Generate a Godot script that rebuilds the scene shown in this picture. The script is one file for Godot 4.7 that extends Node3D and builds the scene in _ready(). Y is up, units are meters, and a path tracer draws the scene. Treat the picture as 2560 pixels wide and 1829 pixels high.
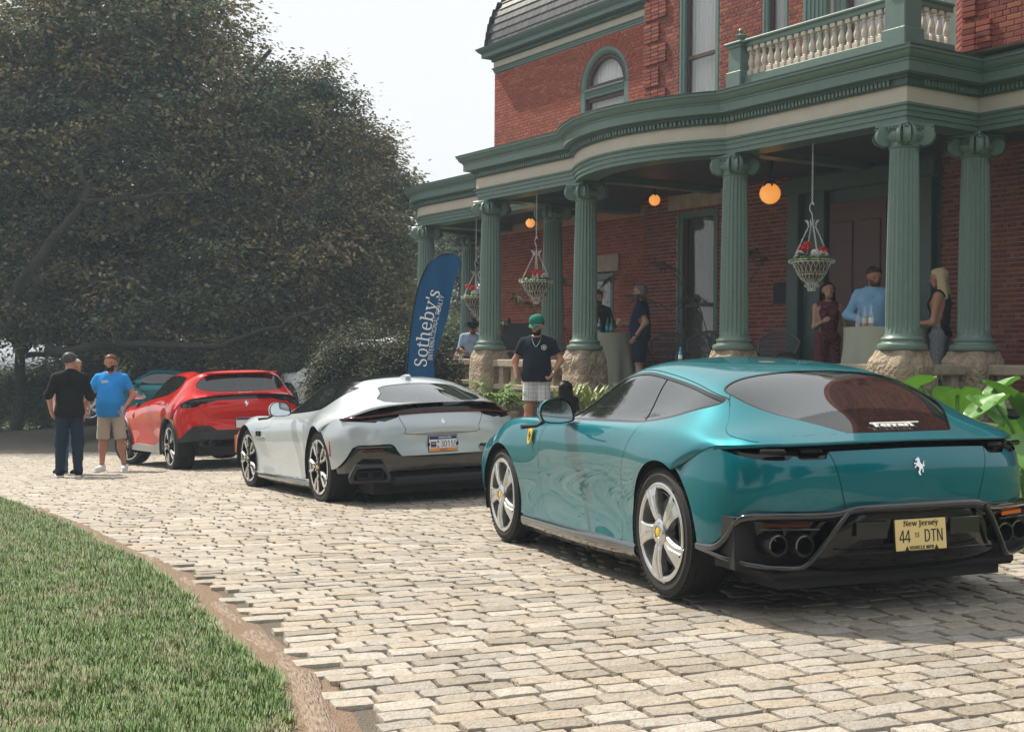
extends Node3D
const DRIVE_YAW:=.38
var mats:={}
var taken:={}
var rng:=RandomNumberGenerator.new()
var noise:=FastNoiseLite.new()
func _ready() -> void:
	rng.seed=77
	noise.seed=5
	noise.frequency=1.0
	noise.fractal_octaves=3
	var cam:=Camera3D.new()
	cam.name="camera"
	cam.fov=31.89
	cam.near=.05
	cam.far=600.0
	add_child(cam)
	cam.transform=Transform3D(Basis(Vector3(0,0,1),.008) ,Vector3.ZERO)
	cam.transform=Transform3D(Basis(Vector3(1,0,0),-.00766),Vector3(0,1.27,0))*cam.transform
	var we:=WorldEnvironment.new()
	we.name="environment"
	var env:=Environment.new()
	env.background_mode=Environment.BG_SKY
	var sky:=Sky.new()
	var sm:=ProceduralSkyMaterial.new()
	sm.sky_top_color=Color(.955,.965,.975)
	sm.sky_horizon_color=Color(.965,.97,.97)
	sm.sky_curve=.2
	sm.ground_bottom_color=Color(.3,.29,.27)
	sm.ground_horizon_color=Color(.62,.64,.64)
	sm.sky_energy_multiplier=SKY_E
	sky.sky_material=sm
	env.sky=sky
	env.tonemap_mode=Environment.TONE_MAPPER_LINEAR
	env.tonemap_exposure=EXPO
	env.sdfgi_enabled=true
	env.ssao_enabled=true
	env.ssil_enabled=true
	env.fog_enabled=FOG>.0
	env.fog_density=FOG
	env.fog_light_color=Color(.8,.88,.95)
	we.environment=env
	add_child(we)
	var sun:=DirectionalLight3D.new()
	sun.name="sun"
	sun.light_energy=SUN_E
	sun.light_color=Color(1.0,.955,.88)
	sun.light_angular_distance=1.4
	sun.shadow_enabled=true
	add_child(sun)
	var el:=deg_to_rad(50.0)
	var from:=Vector3(-.72*cos(el),sin(el),-.69*cos(el))
	sun.look_at_from_position(from*40.0,Vector3.ZERO)
	make_materials()
	build_all()
func numbered(called: String) -> String:
	var k: int=taken.get(called,0)
	taken[called]=k+1
	return called if k==0 else "%s_%03d" % [called,k]
func thing(called: String,label: String,category: String,xf:=Transform3D.IDENTITY,group:="") -> Node3D:
	var o:=Node3D.new()
	o.name=numbered(called)
	add_child(o)
	o.transform=xf
	o.set_meta("label",label)
	o.set_meta("category",category)
	if group!="":
		o.set_meta("group",group)
	return o
func part(parent: Node3D,called: String,m: Mesh,mat: Material,xf:=Transform3D.IDENTITY,label:="") -> MeshInstance3D:
	var o:=MeshInstance3D.new()
	o.name=called
	o.mesh=m
	o.material_override=mat
	o.transform=xf
	parent.add_child(o,true)
	if label!="":
		o.set_meta("label",label)
	return o
func one(called: String,label: String,category: String,m: Mesh,mat: Material,xf:=Transform3D.IDENTITY,group:="") -> MeshInstance3D:
	var o:=MeshInstance3D.new()
	o.name=numbered(called)
	o.mesh=m
	o.material_override=mat
	o.transform=xf
	add_child(o)
	o.set_meta("label",label)
	o.set_meta("category",category)
	if group!="":
		o.set_meta("group",group)
	return o
func structure(called: String,m: Mesh,mat: Material,label:="") -> MeshInstance3D:
	var o:=MeshInstance3D.new()
	o.name=numbered(called)
	o.mesh=m
	o.material_override=mat
	add_child(o)
	o.set_meta("kind","structure")
	if label!="":
		o.set_meta("label",label)
	return o
func scatter(parent: Node3D,called: String,m: Mesh,mat: Material,xfs: Array,cols: Array) -> MultiMeshInstance3D:
	var mm:=MultiMesh.new()
	mm.transform_format=MultiMesh.TRANSFORM_3D
	mm.use_colors=cols.size()>0
	mm.mesh=m
	mm.instance_count=xfs.size()
	for i in xfs.size():
		mm.set_instance_transform(i,xfs[i])
		if cols.size()>0:
			mm.set_instance_color(i,cols[i])
	var o:=MultiMeshInstance3D.new()
	o.name=called
	o.multimesh=mm
	o.material_override=mat
	parent.add_child(o,true)
	return o
func mat(key: String,c: Color,rough:=.6,metal:=.0,spec:=.5) -> StandardMaterial3D:
	if mats.has(key):
		return mats[key]
	var m:=StandardMaterial3D.new()
	m.resource_name=key
	m.albedo_color=c.linear_to_srgb()
	m.roughness=rough
	m.metallic=metal
	m.metallic_specular=spec
	mats[key]=m
	return m
func noise_tex(freq: float,lo: Color,hi: Color,octaves:=4,seed_:=1,normal:=false,size:=512,kind:=FastNoiseLite.TYPE_SIMPLEX_SMOOTH,bump:=6.0,mid:=.5) -> NoiseTexture2D:
	var n:=FastNoiseLite.new()
	n.noise_type=kind
	n.frequency=freq
	n.fractal_octaves=octaves
	n.seed=seed_
	var t:=NoiseTexture2D.new()
	t.width=size
	t.height=size
	t.seamless=true
	t.noise=n
	if normal:
		t.as_normal_map=true
		t.bump_strength=bump
	else:
		var g:=Gradient.new()
		g.offsets=PackedFloat32Array([.0,mid,1.0])
		g.colors=PackedColorArray([lo.linear_to_srgb(),lo.lerp(hi,.5).linear_to_srgb(),hi.linear_to_srgb()])
		t.color_ramp=g
	return t
func tri_map(m: StandardMaterial3D,scale: Vector3,world:=false) -> void:
	m.uv1_triplanar=true
	m.uv1_world_triplanar=world
	m.uv1_scale=scale
func noisy(key: String,lo: Color,hi: Color,freq: float,scale: Vector3,rough: float,bump_cm:=.0,bump_freq:=.05,seed_:=1,world:=false) -> StandardMaterial3D:
	var m:=mat(key,Color(1,1,1),rough)
	m.albedo_texture=noise_tex(freq,lo,hi,5,seed_)
	tri_map(m,scale,world)
	if bump_cm>.0:
		m.heightmap_enabled=true
		m.heightmap_scale=bump_cm
		m.heightmap_texture=noise_tex(bump_freq,Color(0,0,0),Color(1,1,1),5,seed_+9)
	return m
func glass(key: String,tint: Color,alpha: float) -> StandardMaterial3D:
	var m:=mat(key,tint,.0,.0,.5)
	m.albedo_color.a=alpha
	m.transparency=BaseMaterial3D.TRANSPARENCY_ALPHA
	m.roughness=.02
	return m
class MB:
	var v:=PackedVector3Array()
	var n:=PackedVector3Array()
	var uv:=PackedVector2Array()
	var c:=PackedColorArray()
	var idx:=PackedInt32Array()
	var col:=Color(1,1,1)
	var use_c:=false
	var use_uv:=false
	func color(k: Color) -> MB:
		col=k
		use_c=true
		return self
	func vert(p: Vector3,nn: Vector3,t:=Vector2.ZERO) -> int:
		v.append(p)
		n.append(nn)
		uv.append(t)
		c.append(col)
		return v.size()-1
	func face(a: int,b: int,d: int) -> void:
		idx.append(a)
		idx.append(d)
		idx.append(b)
	func tri(a: Vector3,b: Vector3,d: Vector3) -> void:
		var nn:=(b-a).cross(d-a).normalized()
		var i:=vert(a,nn)
		vert(b,nn)
		vert(d,nn)
		face(i,i+1,i+2)
	func quad(a: Vector3,b: Vector3,d: Vector3,e: Vector3,uvs:=false) -> void:
		var nn:=(d-a).cross(e-b).normalized()
		var i:=vert(a,nn,Vector2(0,1))
		vert(b,nn,Vector2(1,1))
		vert(d,nn,Vector2(1,0))
		vert(e,nn,Vector2(0,0))
		face(i,i+1,i+2)
		face(i,i+2,i+3)
		use_uv=use_uv or uvs
	func box(center: Vector3,size: Vector3,xf:=Transform3D.IDENTITY,bev:=.0) -> MB:
		var h:=size*.5
		if bev<=.0:
			var p: Array[Vector3]=[]
			for k in 8:
				p.append(xf*(center+Vector3(h.x if k & 1 else -h.x,h.y if k & 2 else -h.y,h.z if k & 4 else -h.z)))
			var flip:=xf.basis.determinant()<.0
			for f in [[0,2,3,1],[4,5,7,6],[0,1,5,4],[2,6,7,3],[0,4,6,2],[1,3,7,5]]:
				if flip:
					quad(p[f[3]],p[f[2]],p[f[1]],p[f[0]])
				else:
					quad(p[f[0]],p[f[1]],p[f[2]],p[f[3]])
			return self
		var b:=minf(bev,minf(h.x,minf(h.y,h.z))*.95)
		var q:={}
		for k in 8:
			var s:=Vector3(1 if k & 1 else -1,1 if k & 2 else -1,1 if k & 4 else -1)
			for ax in 3:
				var d:=h-Vector3(b,b,b)
				d[ax]=h[ax]
				q[k*3+ax]=xf*(center+s*d)
		var o:=xf*center
		for f in [[0,1,3,2,2],[4,5,7,6,2],[0,1,5,4,1],[2,3,7,6,1],[0,2,6,4,0],[1,3,7,5,0]]:
			_q(q[f[0]*3+f[4]],q[f[1]*3+f[4]],q[f[2]*3+f[4]],q[f[3]*3+f[4]],o)
		for e in [[0,1],[2,3],[4,5],[6,7],[0,2],[1,3],[4,6],[5,7],[0,4],[1,5],[2,6],[3,7]]:
			var d: int=e[0] ^ e[1]
			var ax:=0 if d==1 else 1 if d==2 else 2
			var u:=(ax+1) % 3
			var w:=(ax+2) % 3
			_q(q[e[0]*3+u],q[e[1]*3+u],q[e[1]*3+w],q[e[0]*3+w],o)
		for k in 8:
			var a: Vector3=q[k*3]
			var bb: Vector3=q[k*3+1]
			var cc: Vector3=q[k*3+2]
			if (bb-a).cross(cc-a).dot(a-o)<.0:
				tri(a,cc,bb)
			else:
				tri(a,bb,cc)
		return self
	func _q(a: Vector3,b: Vector3,d: Vector3,e: Vector3,o: Vector3) -> void:
		if (d-a).cross(e-b).dot((a+d)*.5-o)<.0:
			quad(e,d,b,a)
		else:
			quad(a,b,d,e)
	func grid(p: PackedVector3Array,nu: int,nv: int,close_u:=false,close_v:=false,flip:=false,uvs:=false) -> MB:
		var base:=v.size()
		use_uv=use_uv or uvs
		for i in nu:
			var i0:=i-1 if i>0 else (nu-1 if close_u else 0)
			var i1:=i+1 if i<nu-1 else (0 if close_u else nu-1)
			for j in nv:
				var j0:=j-1 if j>0 else (nv-1 if close_v else 0)
				var j1:=j+1 if j<nv-1 else (0 if close_v else nv-1)
				var du:=p[i1*nv+j]-p[i0*nv+j]
				var dv:=p[i*nv+j1]-p[i*nv+j0]
				var nn:=du.cross(dv)
				if nn.length_squared()<1e-18:
					var ii:=1 if i==0 else (nu-2 if i==nu-1 else i)
					var jj:=1 if j==0 else (nv-2 if j==nv-1 else j)
					nn=(p[mini(ii+1,nu-1)*nv+jj]-p[maxi(ii-1,0)*nv+jj]).cross(p[ii*nv+mini(jj+1,nv-1)]-p[ii*nv+maxi(jj-1,0)])
				nn=nn.normalized()
				vert(p[i*nv+j],-nn if flip else nn,Vector2(float(i)/maxi(1,nu-1),float(j)/maxi(1,nv-1)))
		for i in (nu if close_u else nu-1):
			var ib:=(i+1) % nu
			for j in (nv if close_v else nv-1):
				var jb:=(j+1) % nv
				var a:=base+i*nv+j
				var b:=base+ib*nv+j
				var d:=base+ib*nv+jb
				var e:=base+i*nv+jb
				if flip:
					face(a,d,b)
					face(a,e,d)
				else:
					face(a,b,d)
					face(a,d,e)
		return self
	func lathe(prof: PackedVector2Array,segs: int,xf:=Transform3D.IDENTITY,sharp:=35.0) -> MB:
		var cs:=cos(deg_to_rad(sharp))
		var flip:=xf.basis.determinant()<.0
		for k in prof.size()-1:
			var a:=prof[k]
			var b:=prof[k+1]
			var t:=(b-a)
			if t.length_squared()<1e-14:
				continue
			t=t.normalized()
			var na:=Vector2(t.y,-t.x)
			var nb:=na
			if k>0:
				var t0:=(a-prof[k-1]).normalized()
				if t0.dot(t)>cs:
					na=Vector2(t.y+t0.y,-t.x-t0.x).normalized()
			if k<prof.size()-2:
				var t1:=(prof[k+2]-b).normalized()
				if t1.dot(t)>cs:
					nb=Vector2(t.y+t1.y,-t.x-t1.x).normalized()
			var base:=v.size()
			for s in segs+1:
				var an:=TAU*s/segs
				var cx:=cos(an)
				var sx:=sin(an)
				vert(xf*Vector3(a.x*cx,a.y,-a.x*sx),(xf.basis*Vector3(na.x*cx,na.y,-na.x*sx)).normalized(),Vector2(float(s)/segs,a.y))
				vert(xf*Vector3(b.x*cx,b.y,-b.x*sx),(xf.basis*Vector3(nb.x*cx,nb.y,-nb.x*sx)).normalized(),Vector2(float(s)/segs,b.y))
			for s in segs:
				var i:=base+s*2
				if flip:
					face(i,i+3,i+2)
					face(i,i+1,i+3)
				else:
					face(i,i+2,i+3)
					face(i,i+3,i+1)
		return self
	func tube(path: PackedVector3Array,rad: PackedFloat32Array,segs:=8,caps:=true,squash:=1.0,up:=Vector3.UP) -> MB:
		var np:=path.size()
		var pts:=PackedVector3Array()
		var side:=Vector3.ZERO
		for i in np:
			var t:=(path[mini(i+1,np-1)]-path[maxi(i-1,0)]).normalized()
			if i==0:
				side=t.cross(up)
				if side.length()<.05:
					side=t.cross(Vector3(1,0,0))
			side=(side-t*side.dot(t)).normalized()
			var bi:=side.cross(t)
			var r:=rad[mini(i,rad.size()-1)]
			for s in segs:
				var a:=TAU*s/segs
				pts.append(path[i]+side*(cos(a)*r)+bi*(sin(a)*r*squash))
		grid(pts,np,segs,false,true,true)
		if caps:
			for e in [0,np-1]:
				var o:=path[e]
				for s in segs:
					var a:=pts[e*segs+s]
					var b:=pts[e*segs+(s+1) % segs]
					if e==0:
						tri(o,a,b)
					else:
						tri(o,b,a)
		return self
	func prism(poly: PackedVector2Array,z0: float,z1: float,xf:=Transform3D.IDENTITY,bev:=.0) -> MB:
		var ids:=Geometry2D.triangulate_polygon(poly)
		var np:=poly.size()
		var top:=poly
		if bev>.0:
			var off:=Geometry2D.offset_polygon(poly,-bev,Geometry2D.JOIN_MITER)
			if off.size()==1 and off[0].size()==np:
				var best:=0
				for k in np:
					if off[0][k].distance_squared_to(poly[0])<off[0][best].distance_squared_to(poly[0]):
						best=k
				top=PackedVector2Array()
				for k in np:
					top.append(off[0][(best+k) % np])
		for k in range(0,ids.size(),3):
			var a:=top[ids[k]]
			var b:=top[ids[k+1]]
			var d:=top[ids[k+2]]
			if (b-a).cross(d-a)<.0:
				var t:=b
				b=d
				d=t
			tri(xf*Vector3(a.x,a.y,z1),xf*Vector3(b.x,b.y,z1),xf*Vector3(d.x,d.y,z1))
			a=poly[ids[k]]
			b=poly[ids[k+1]]
			d=poly[ids[k+2]]
			if (b-a).cross(d-a)>.0:
				var t:=b
				b=d
				d=t
			tri(xf*Vector3(a.x,a.y,z0),xf*Vector3(b.x,b.y,z0),xf*Vector3(d.x,d.y,z0))
		var zm:=z1-(bev if top!=poly else .0)
		for k in np:
			var a:=poly[k]
			var b:=poly[(k+1) % np]
			quad(xf*Vector3(a.x,a.y,z0),xf*Vector3(b.x,b.y,z0),xf*Vector3(b.x,b.y,zm),xf*Vector3(a.x,a.y,zm))
			if top!=poly:
				var e:=top[(k+1) % np]
				var f:=top[k]
				quad(xf*Vector3(a.x,a.y,zm),xf*Vector3(b.x,b.y,zm),xf*Vector3(e.x,e.y,z1),xf*Vector3(f.x,f.y,z1))
		return self
	func ball(o: Vector3,r: Vector3,rings:=8,segs:=12,xf:=Transform3D.IDENTITY) -> MB:
		var prof:=PackedVector2Array()
		for k in rings+1:
			var a:=-PI/2+PI*k/rings
			prof.append(Vector2(cos(a),sin(a)))
		return lathe(prof,segs,xf*Transform3D(Basis.from_scale(r),o),80.0)
	func add(m: MB,xf: Transform3D) -> MB:
		var base:=v.size()
		var nb:=xf.basis.inverse().transposed()
		var flip:=xf.basis.determinant()<.0
		for i in m.v.size():
			v.append(xf*m.v[i])
			n.append((nb*m.n[i]).normalized())
			uv.append(m.uv[i])
			c.append(m.c[i] if m.use_c else col)
		for i in range(0,m.idx.size(),3):
			idx.append(base+m.idx[i])
			if flip:
				idx.append(base+m.idx[i+2])
				idx.append(base+m.idx[i+1])
			else:
				idx.append(base+m.idx[i+1])
				idx.append(base+m.idx[i+2])
		use_uv=use_uv or m.use_uv
		use_c=use_c or m.use_c
		return self
	func done() -> ArrayMesh:
		var am:=ArrayMesh.new()
		if idx.size()==0:
			return am
		var a:=[]
		a.resize(Mesh.ARRAY_MAX)
		a[Mesh.ARRAY_VERTEX]=v
		a[Mesh.ARRAY_NORMAL]=n
		if use_uv:
			a[Mesh.ARRAY_TEX_UV]=uv
		if use_c:
			a[Mesh.ARRAY_COLOR]=c
		a[Mesh.ARRAY_INDEX]=idx
		am.add_surface_from_arrays(Mesh.PRIMITIVE_TRIANGLES,a)
		return am
func pv2(a: Array) -> PackedVector2Array:
	var o:=PackedVector2Array()
	for k in range(0,a.size(),2):
		o.append(Vector2(a[k],a[k+1]))
	return o
func pv3(a: Array) -> PackedVector3Array:
	var o:=PackedVector3Array()
	for k in range(0,a.size(),3):
		o.append(Vector3(a[k],a[k+1],a[k+2]))
	return o
func at(x: float,y: float,z: float,yaw:=.0) -> Transform3D:
	return Transform3D(Basis(Vector3.UP,yaw),Vector3(x,y,z))
func smooth_path(p: PackedVector3Array,per:=6,closed:=false) -> PackedVector3Array:
	var o:=PackedVector3Array()
	var np:=p.size()
	for i in (np if closed else np-1):
		var a:=p[(i-1+np) % np] if closed else p[maxi(i-1,0)]
		var b:=p[i]
		var cc:=p[(i+1) % np]
		var d:=p[(i+2) % np] if closed else p[mini(i+2,np-1)]
		for k in per:
			o.append(b.cubic_interpolate(cc,a,d,float(k)/per))
	if not closed:
		o.append(p[np-1])
	return o
func smooth2(p: PackedVector2Array,per:=5,closed:=true) -> PackedVector2Array:
	var o:=PackedVector2Array()
	var np:=p.size()
	for i in (np if closed else np-1):
		var a:=p[(i-1+np) % np] if closed else p[maxi(i-1,0)]
		var b:=p[i]
		var cc:=p[(i+1) % np]
		var d:=p[(i+2) % np] if closed else p[mini(i+2,np-1)]
		for k in per:
			o.append(b.cubic_interpolate(cc,a,d,float(k)/per))
	if not closed:
		o.append(p[np-1])
	return o
const SKY_E:=.93
const SUN_E:=1.6
const EXPO:=1.3
const FOG:=.0017
func make_materials() -> void:
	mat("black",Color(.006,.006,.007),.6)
	mat("matte_black",Color(.012,.012,.013),.75)
	mat("gloss_black",Color(.006,.006,.007),.12)
	mat("green",Color(.125,.195,.172),.42)
	var gm: StandardMaterial3D=mats["green"]
	gm.albedo_texture=noise_tex(.02,Color(.83,.85,.85),Color(1,1,1),5,3)
	tri_map(gm,Vector3(.7,.7,.7))
	gm.heightmap_enabled=true
	gm.heightmap_scale=.12
	gm.heightmap_texture=noise_tex(.03,Color(0,0,0),Color(1,1,1),4,8)
	var gc: StandardMaterial3D=gm.duplicate()
	gc.albedo_color=Color(.165,.24,.212).linear_to_srgb()
	gc.roughness=.38
	mats["green_col"]=gc
	var gd: StandardMaterial3D=gm.duplicate()
	gd.albedo_color=Color(.055,.1,.095).linear_to_srgb()
	mats["green_dark"]=gd
	var cr:=mat("cream",Color(.6,.53,.46),.55)
	cr.albedo_texture=noise_tex(.012,Color(.88,.87,.85),Color(1,1,1),5,13)
	tri_map(cr,Vector3(.4,.4,.4))
	mat("roof_metal",Color(.05,.075,.07),.4)
	mat("deck",Color(.05,.05,.05),.6)
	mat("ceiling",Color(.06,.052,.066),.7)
	noisy("dark_stone",Color(.05,.045,.04),Color(.14,.12,.1),.02,Vector3(1,1,1),.9,3.0,.03)
	noisy("sandstone",Color(.24,.175,.12),Color(.5,.41,.32),.012,Vector3(.9,.9,.9),.92,3.5,.03,21)
	noisy("limestone",Color(.3,.25,.19),Color(.46,.38,.3),.01,Vector3(1,1,1),.85,.6,.05,31)
	mat("mortar_warm",Color(.46,.26,.18),.95)
	mat("mortar_white",Color(.52,.45,.4),.95)
	var bt:=mat("brick_tint",Color(1,1,1),.88)
	bt.vertex_color_use_as_albedo=true
	bt.albedo_texture=noise_tex(.03,Color(.72,.72,.72),Color(1,1,1),4,41)
	tri_map(bt,Vector3(2.3,2.3,2.3),true)
	bt.heightmap_enabled=true
	bt.heightmap_scale=.25
	bt.heightmap_texture=noise_tex(.06,Color(0,0,0),Color(1,1,1),4,43)
	var stt:=mat("slate_tint",Color(1,1,1),.55)
	stt.vertex_color_use_as_albedo=true
	mat("slate_plain",Color(.03,.032,.036),.8)
	mat("sash_brown",Color(.075,.035,.028),.45)
	glass("pane",Color(.1,.12,.12),.12)
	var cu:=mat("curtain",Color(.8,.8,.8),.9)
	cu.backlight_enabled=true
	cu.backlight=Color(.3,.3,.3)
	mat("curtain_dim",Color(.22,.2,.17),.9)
	var dw:=mat("door_wood",Color(.1,.028,.018),.45)
	dw.albedo_texture=noise_tex(.03,Color(.6,.6,.6),Color(1,1,1),4,51)
	tri_map(dw,Vector3(6,.6,6))
	var gr:=mat("grass",Color(1,1,1),.6)
	gr.vertex_color_use_as_albedo=true
	gr.backlight_enabled=true
	gr.backlight=Color(.35,.35,.35)
	gr.cull_mode=BaseMaterial3D.CULL_DISABLED
	mat("rubber",Color(.012,.012,.013),.72)
	mat("alloy",Color(.62,.63,.64),.22,.9)
	mat("alloy_dark",Color(.02,.021,.024),.25,.3)
	mat("chrome",Color(.75,.76,.78),.1,1.0)
	mat("disc",Color(.16,.16,.165),.4,.6)
	mat("caliper_dark",Color(.03,.03,.034),.4)
	mat("caliper_red",Color(.5,.012,.008),.35)
	mat("badge_yellow",Color(.75,.5,.02),.35)
	mat("carbon",Color(.01,.011,.013),.16)
	(mats["carbon"] as StandardMaterial3D).clearcoat_enabled=true
	(mats["carbon"] as StandardMaterial3D).clearcoat=1.0
	(mats["carbon"] as StandardMaterial3D).clearcoat_roughness=.04
	mat("trim_plastic",Color(.018,.018,.02),.5)
	mat("lamp_lens",Color(.014,.01,.011),.05)
	mat("lamp_red",Color(.07,.006,.007),.08)
	mat("reflector_red",Color(.5,.01,.01),.15)
	mat("reflector_amber",Color(.75,.14,.01),.2)
	mat("cabin",Color(.012,.012,.013),.8)
	mat("seat_leather",Color(.05,.045,.042),.5)
	mat("mirror_glass",Color(.55,.62,.66),.02,1.0)
	paint("paint_teal",Color(.003,.15,.19),.35,.42)
	paint("paint_silver",Color(.5,.555,.6),.35,.34)
	paint("paint_red",Color(.62,.01,.008),.15,.3)
	paint("paint_suv",Color(.45,.48,.5),.3,.3)
	glass("car_glass",Color(.01,.014,.015),.86)
	var cg: StandardMaterial3D=mats["car_glass"]
	cg.metallic_specular=.6
	cg.clearcoat_enabled=true
	cg.clearcoat=1.0
	cg.clearcoat_roughness=.01
	glass("dark_glass",Color(.006,.007,.008),.94)
	mat("plate_yellow",Color(.78,.6,.26),.4)
	mat("plate_white",Color(.75,.77,.78),.4)
	mat("ink",Color(.012,.012,.012),.5)
	mat("ink_navy",Color(.012,.035,.15),.45)
	mat("ink_orange",Color(.75,.28,.03),.45)
	mat("alloy_grey",Color(.3,.3,.3),.35,.3)
	mat("exhaust",Color(.035,.035,.04),.35,.7)
	mat("white_paint",Color(.8,.8,.79),.45)
func paint(key: String,c: Color,metal: float,rough: float) -> void:
	var m:=mat(key,c,rough,metal)
	m.clearcoat_enabled=true
	m.clearcoat=1.0
	m.clearcoat_roughness=.015
	m.metallic_specular=.12
func ground_y(x: float,z: float) -> float:
	var s:=x*-.5403+z*-.8415
	var n:=(x-4.64)*-.8415+(z+15.22)*.5403
	var t:=clampf(s,-5.5,22.0)-5.23
	var h:=-.024-.0225*t-.00105*t*t
	if s>22.0:
		var e:=minf(s-22.0,14.0)
		h -= .0577*e-.0577*e*e/28.0
	h+=.02*(6.0-clampf(n,-3.0,14.0))
	if n<3.5:
		h+=.18*minf(3.5-n,3.5)
	return h
func build_all() -> void:
	build_ground()
	build_mansion()
	build_trees()
	build_cars()
	build_people()
	build_props()
func build_cars() -> void:
	build_teal("teal_sports_car","glossy turquoise sports car nearest the camera with a cream New Jersey plate",car_frame(Vector3(1.7289,-.0239,-7.3211),.3462,-.0225,-.0154),true)
	build_silver("white_sports_car","silver white sports car with black tail blade and Pennsylvania dealer plate",car_frame(Vector3(-1.0901,-.2346,-13.6163),.477,-.0347,-.0264))
	build_red("red_sports_car","bright red tall sports car with black wheel arches parked behind the white car",car_frame(Vector3(-4.5997,-.5707,-20.8728),.5165,-.0442,-.0277))
	build_suv()
	var far:=build_teal("turquoise_sports_car","second turquoise sports car seen from its nose behind the standing men",car_frame(Vector3(-8.6,ground_y(-8.6,-34.4)+.03,-34.4),1.95,.0,.0),false)
	far.set_meta("group","sports cars on display")
var lawn_edge:=PackedVector2Array([Vector2(-.72,-2.2),Vector2(-.75,-3.4),Vector2(-.8,-4.6),Vector2(-.98,-5.27),Vector2(-1.22,-5.82),Vector2(-1.49,-6.43),Vector2(-1.94,-7.48),Vector2(-2.55,-8.8),Vector2(-3.03,-9.6),Vector2(-3.97,-11.4),Vector2(-5.9,-14.7),Vector2(-9.0,-18.6),Vector2(-13.0,-22.5),Vector2(-19.0,-26.0)])
var drive_right:=PackedVector2Array([Vector2(6.2,-1.0),Vector2(5.3,-4.0),Vector2(3.4,-8.45),Vector2(2.3,-12.0),Vector2(1.2,-15.5),Vector2(-.6,-20.0),Vector2(-3.0,-25.0),Vector2(-6.0,-30.5),Vector2(-9.0,-35.6),Vector2(-19.0,-36.4)])
func edge_x(pl: PackedVector2Array,z: float) -> float:
	for i in pl.size()-1:
		if z<=pl[i].y and z>=pl[i+1].y:
			return lerpf(pl[i].x,pl[i+1].x,(z-pl[i].y)/(pl[i+1].y-pl[i].y))
	return pl[0].x if z>pl[0].y else pl[pl.size()-1].x
func in_drive(x: float,z: float) -> bool:
	var tw:=.27*clampf((z+11.5)/3.0,.15,1.0)
	return x>edge_x(lawn_edge,z)+tw and x<edge_x(drive_right,z)
func sett_mesh(seed_: int) -> ArrayMesh:
	var m:=MB.new()
	var us:=[-1.0,-.985,-.93,-.5,.0,.5,.93,.985,1.0]
	var vs:=[-1.0,-.97,-.86,.0,.86,.97,1.0]
	var nu:=us.size()
	var nv:=vs.size()
	var p:=PackedVector3Array()
	var n:=FastNoiseLite.new()
	n.seed=seed_
	n.frequency=1.0
	var cut:=[n.get_noise_2d(9.0,1.0),n.get_noise_2d(9.0,7.0),n.get_noise_2d(19.0,1.0),n.get_noise_2d(19.0,8.0)]
	for i in nu:
		for j in nv:
			var u: float=us[i]
			var w: float=vs[j]
			var eu:=absf(u)
			var ew:=absf(w)
			var y:=.0045*n.get_noise_2d(u*1.3+seed_,w*1.1)+.0025*n.get_noise_2d(u*4.0,w*3.0+seed_)
			if eu>.95 or ew>.95:
				y -= .0035
			if i==0 or i==nu-1 or j==0 or j==nv-1:
				y=-.03
			var q: float=cut[(1 if u>0 else 0)+(2 if w>0 else 0)]
			var rnd:=(.045+.05*q)*pow(eu,4)*pow(ew,4)
			var px:=u*.5*(1.0-rnd)+.022*n.get_noise_2d(w*1.4,seed_*3.0+signf(u)*5.0)*eu
			var pz:=w*.5*(1.0-rnd*2.0)+.055*n.get_noise_2d(u*1.5+5.0,seed_*2.0+signf(w)*5.0)*ew
			p.append(Vector3(px,y,pz))
	m.grid(p,nu,nv,false,false,true)
	return m.done()
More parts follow.
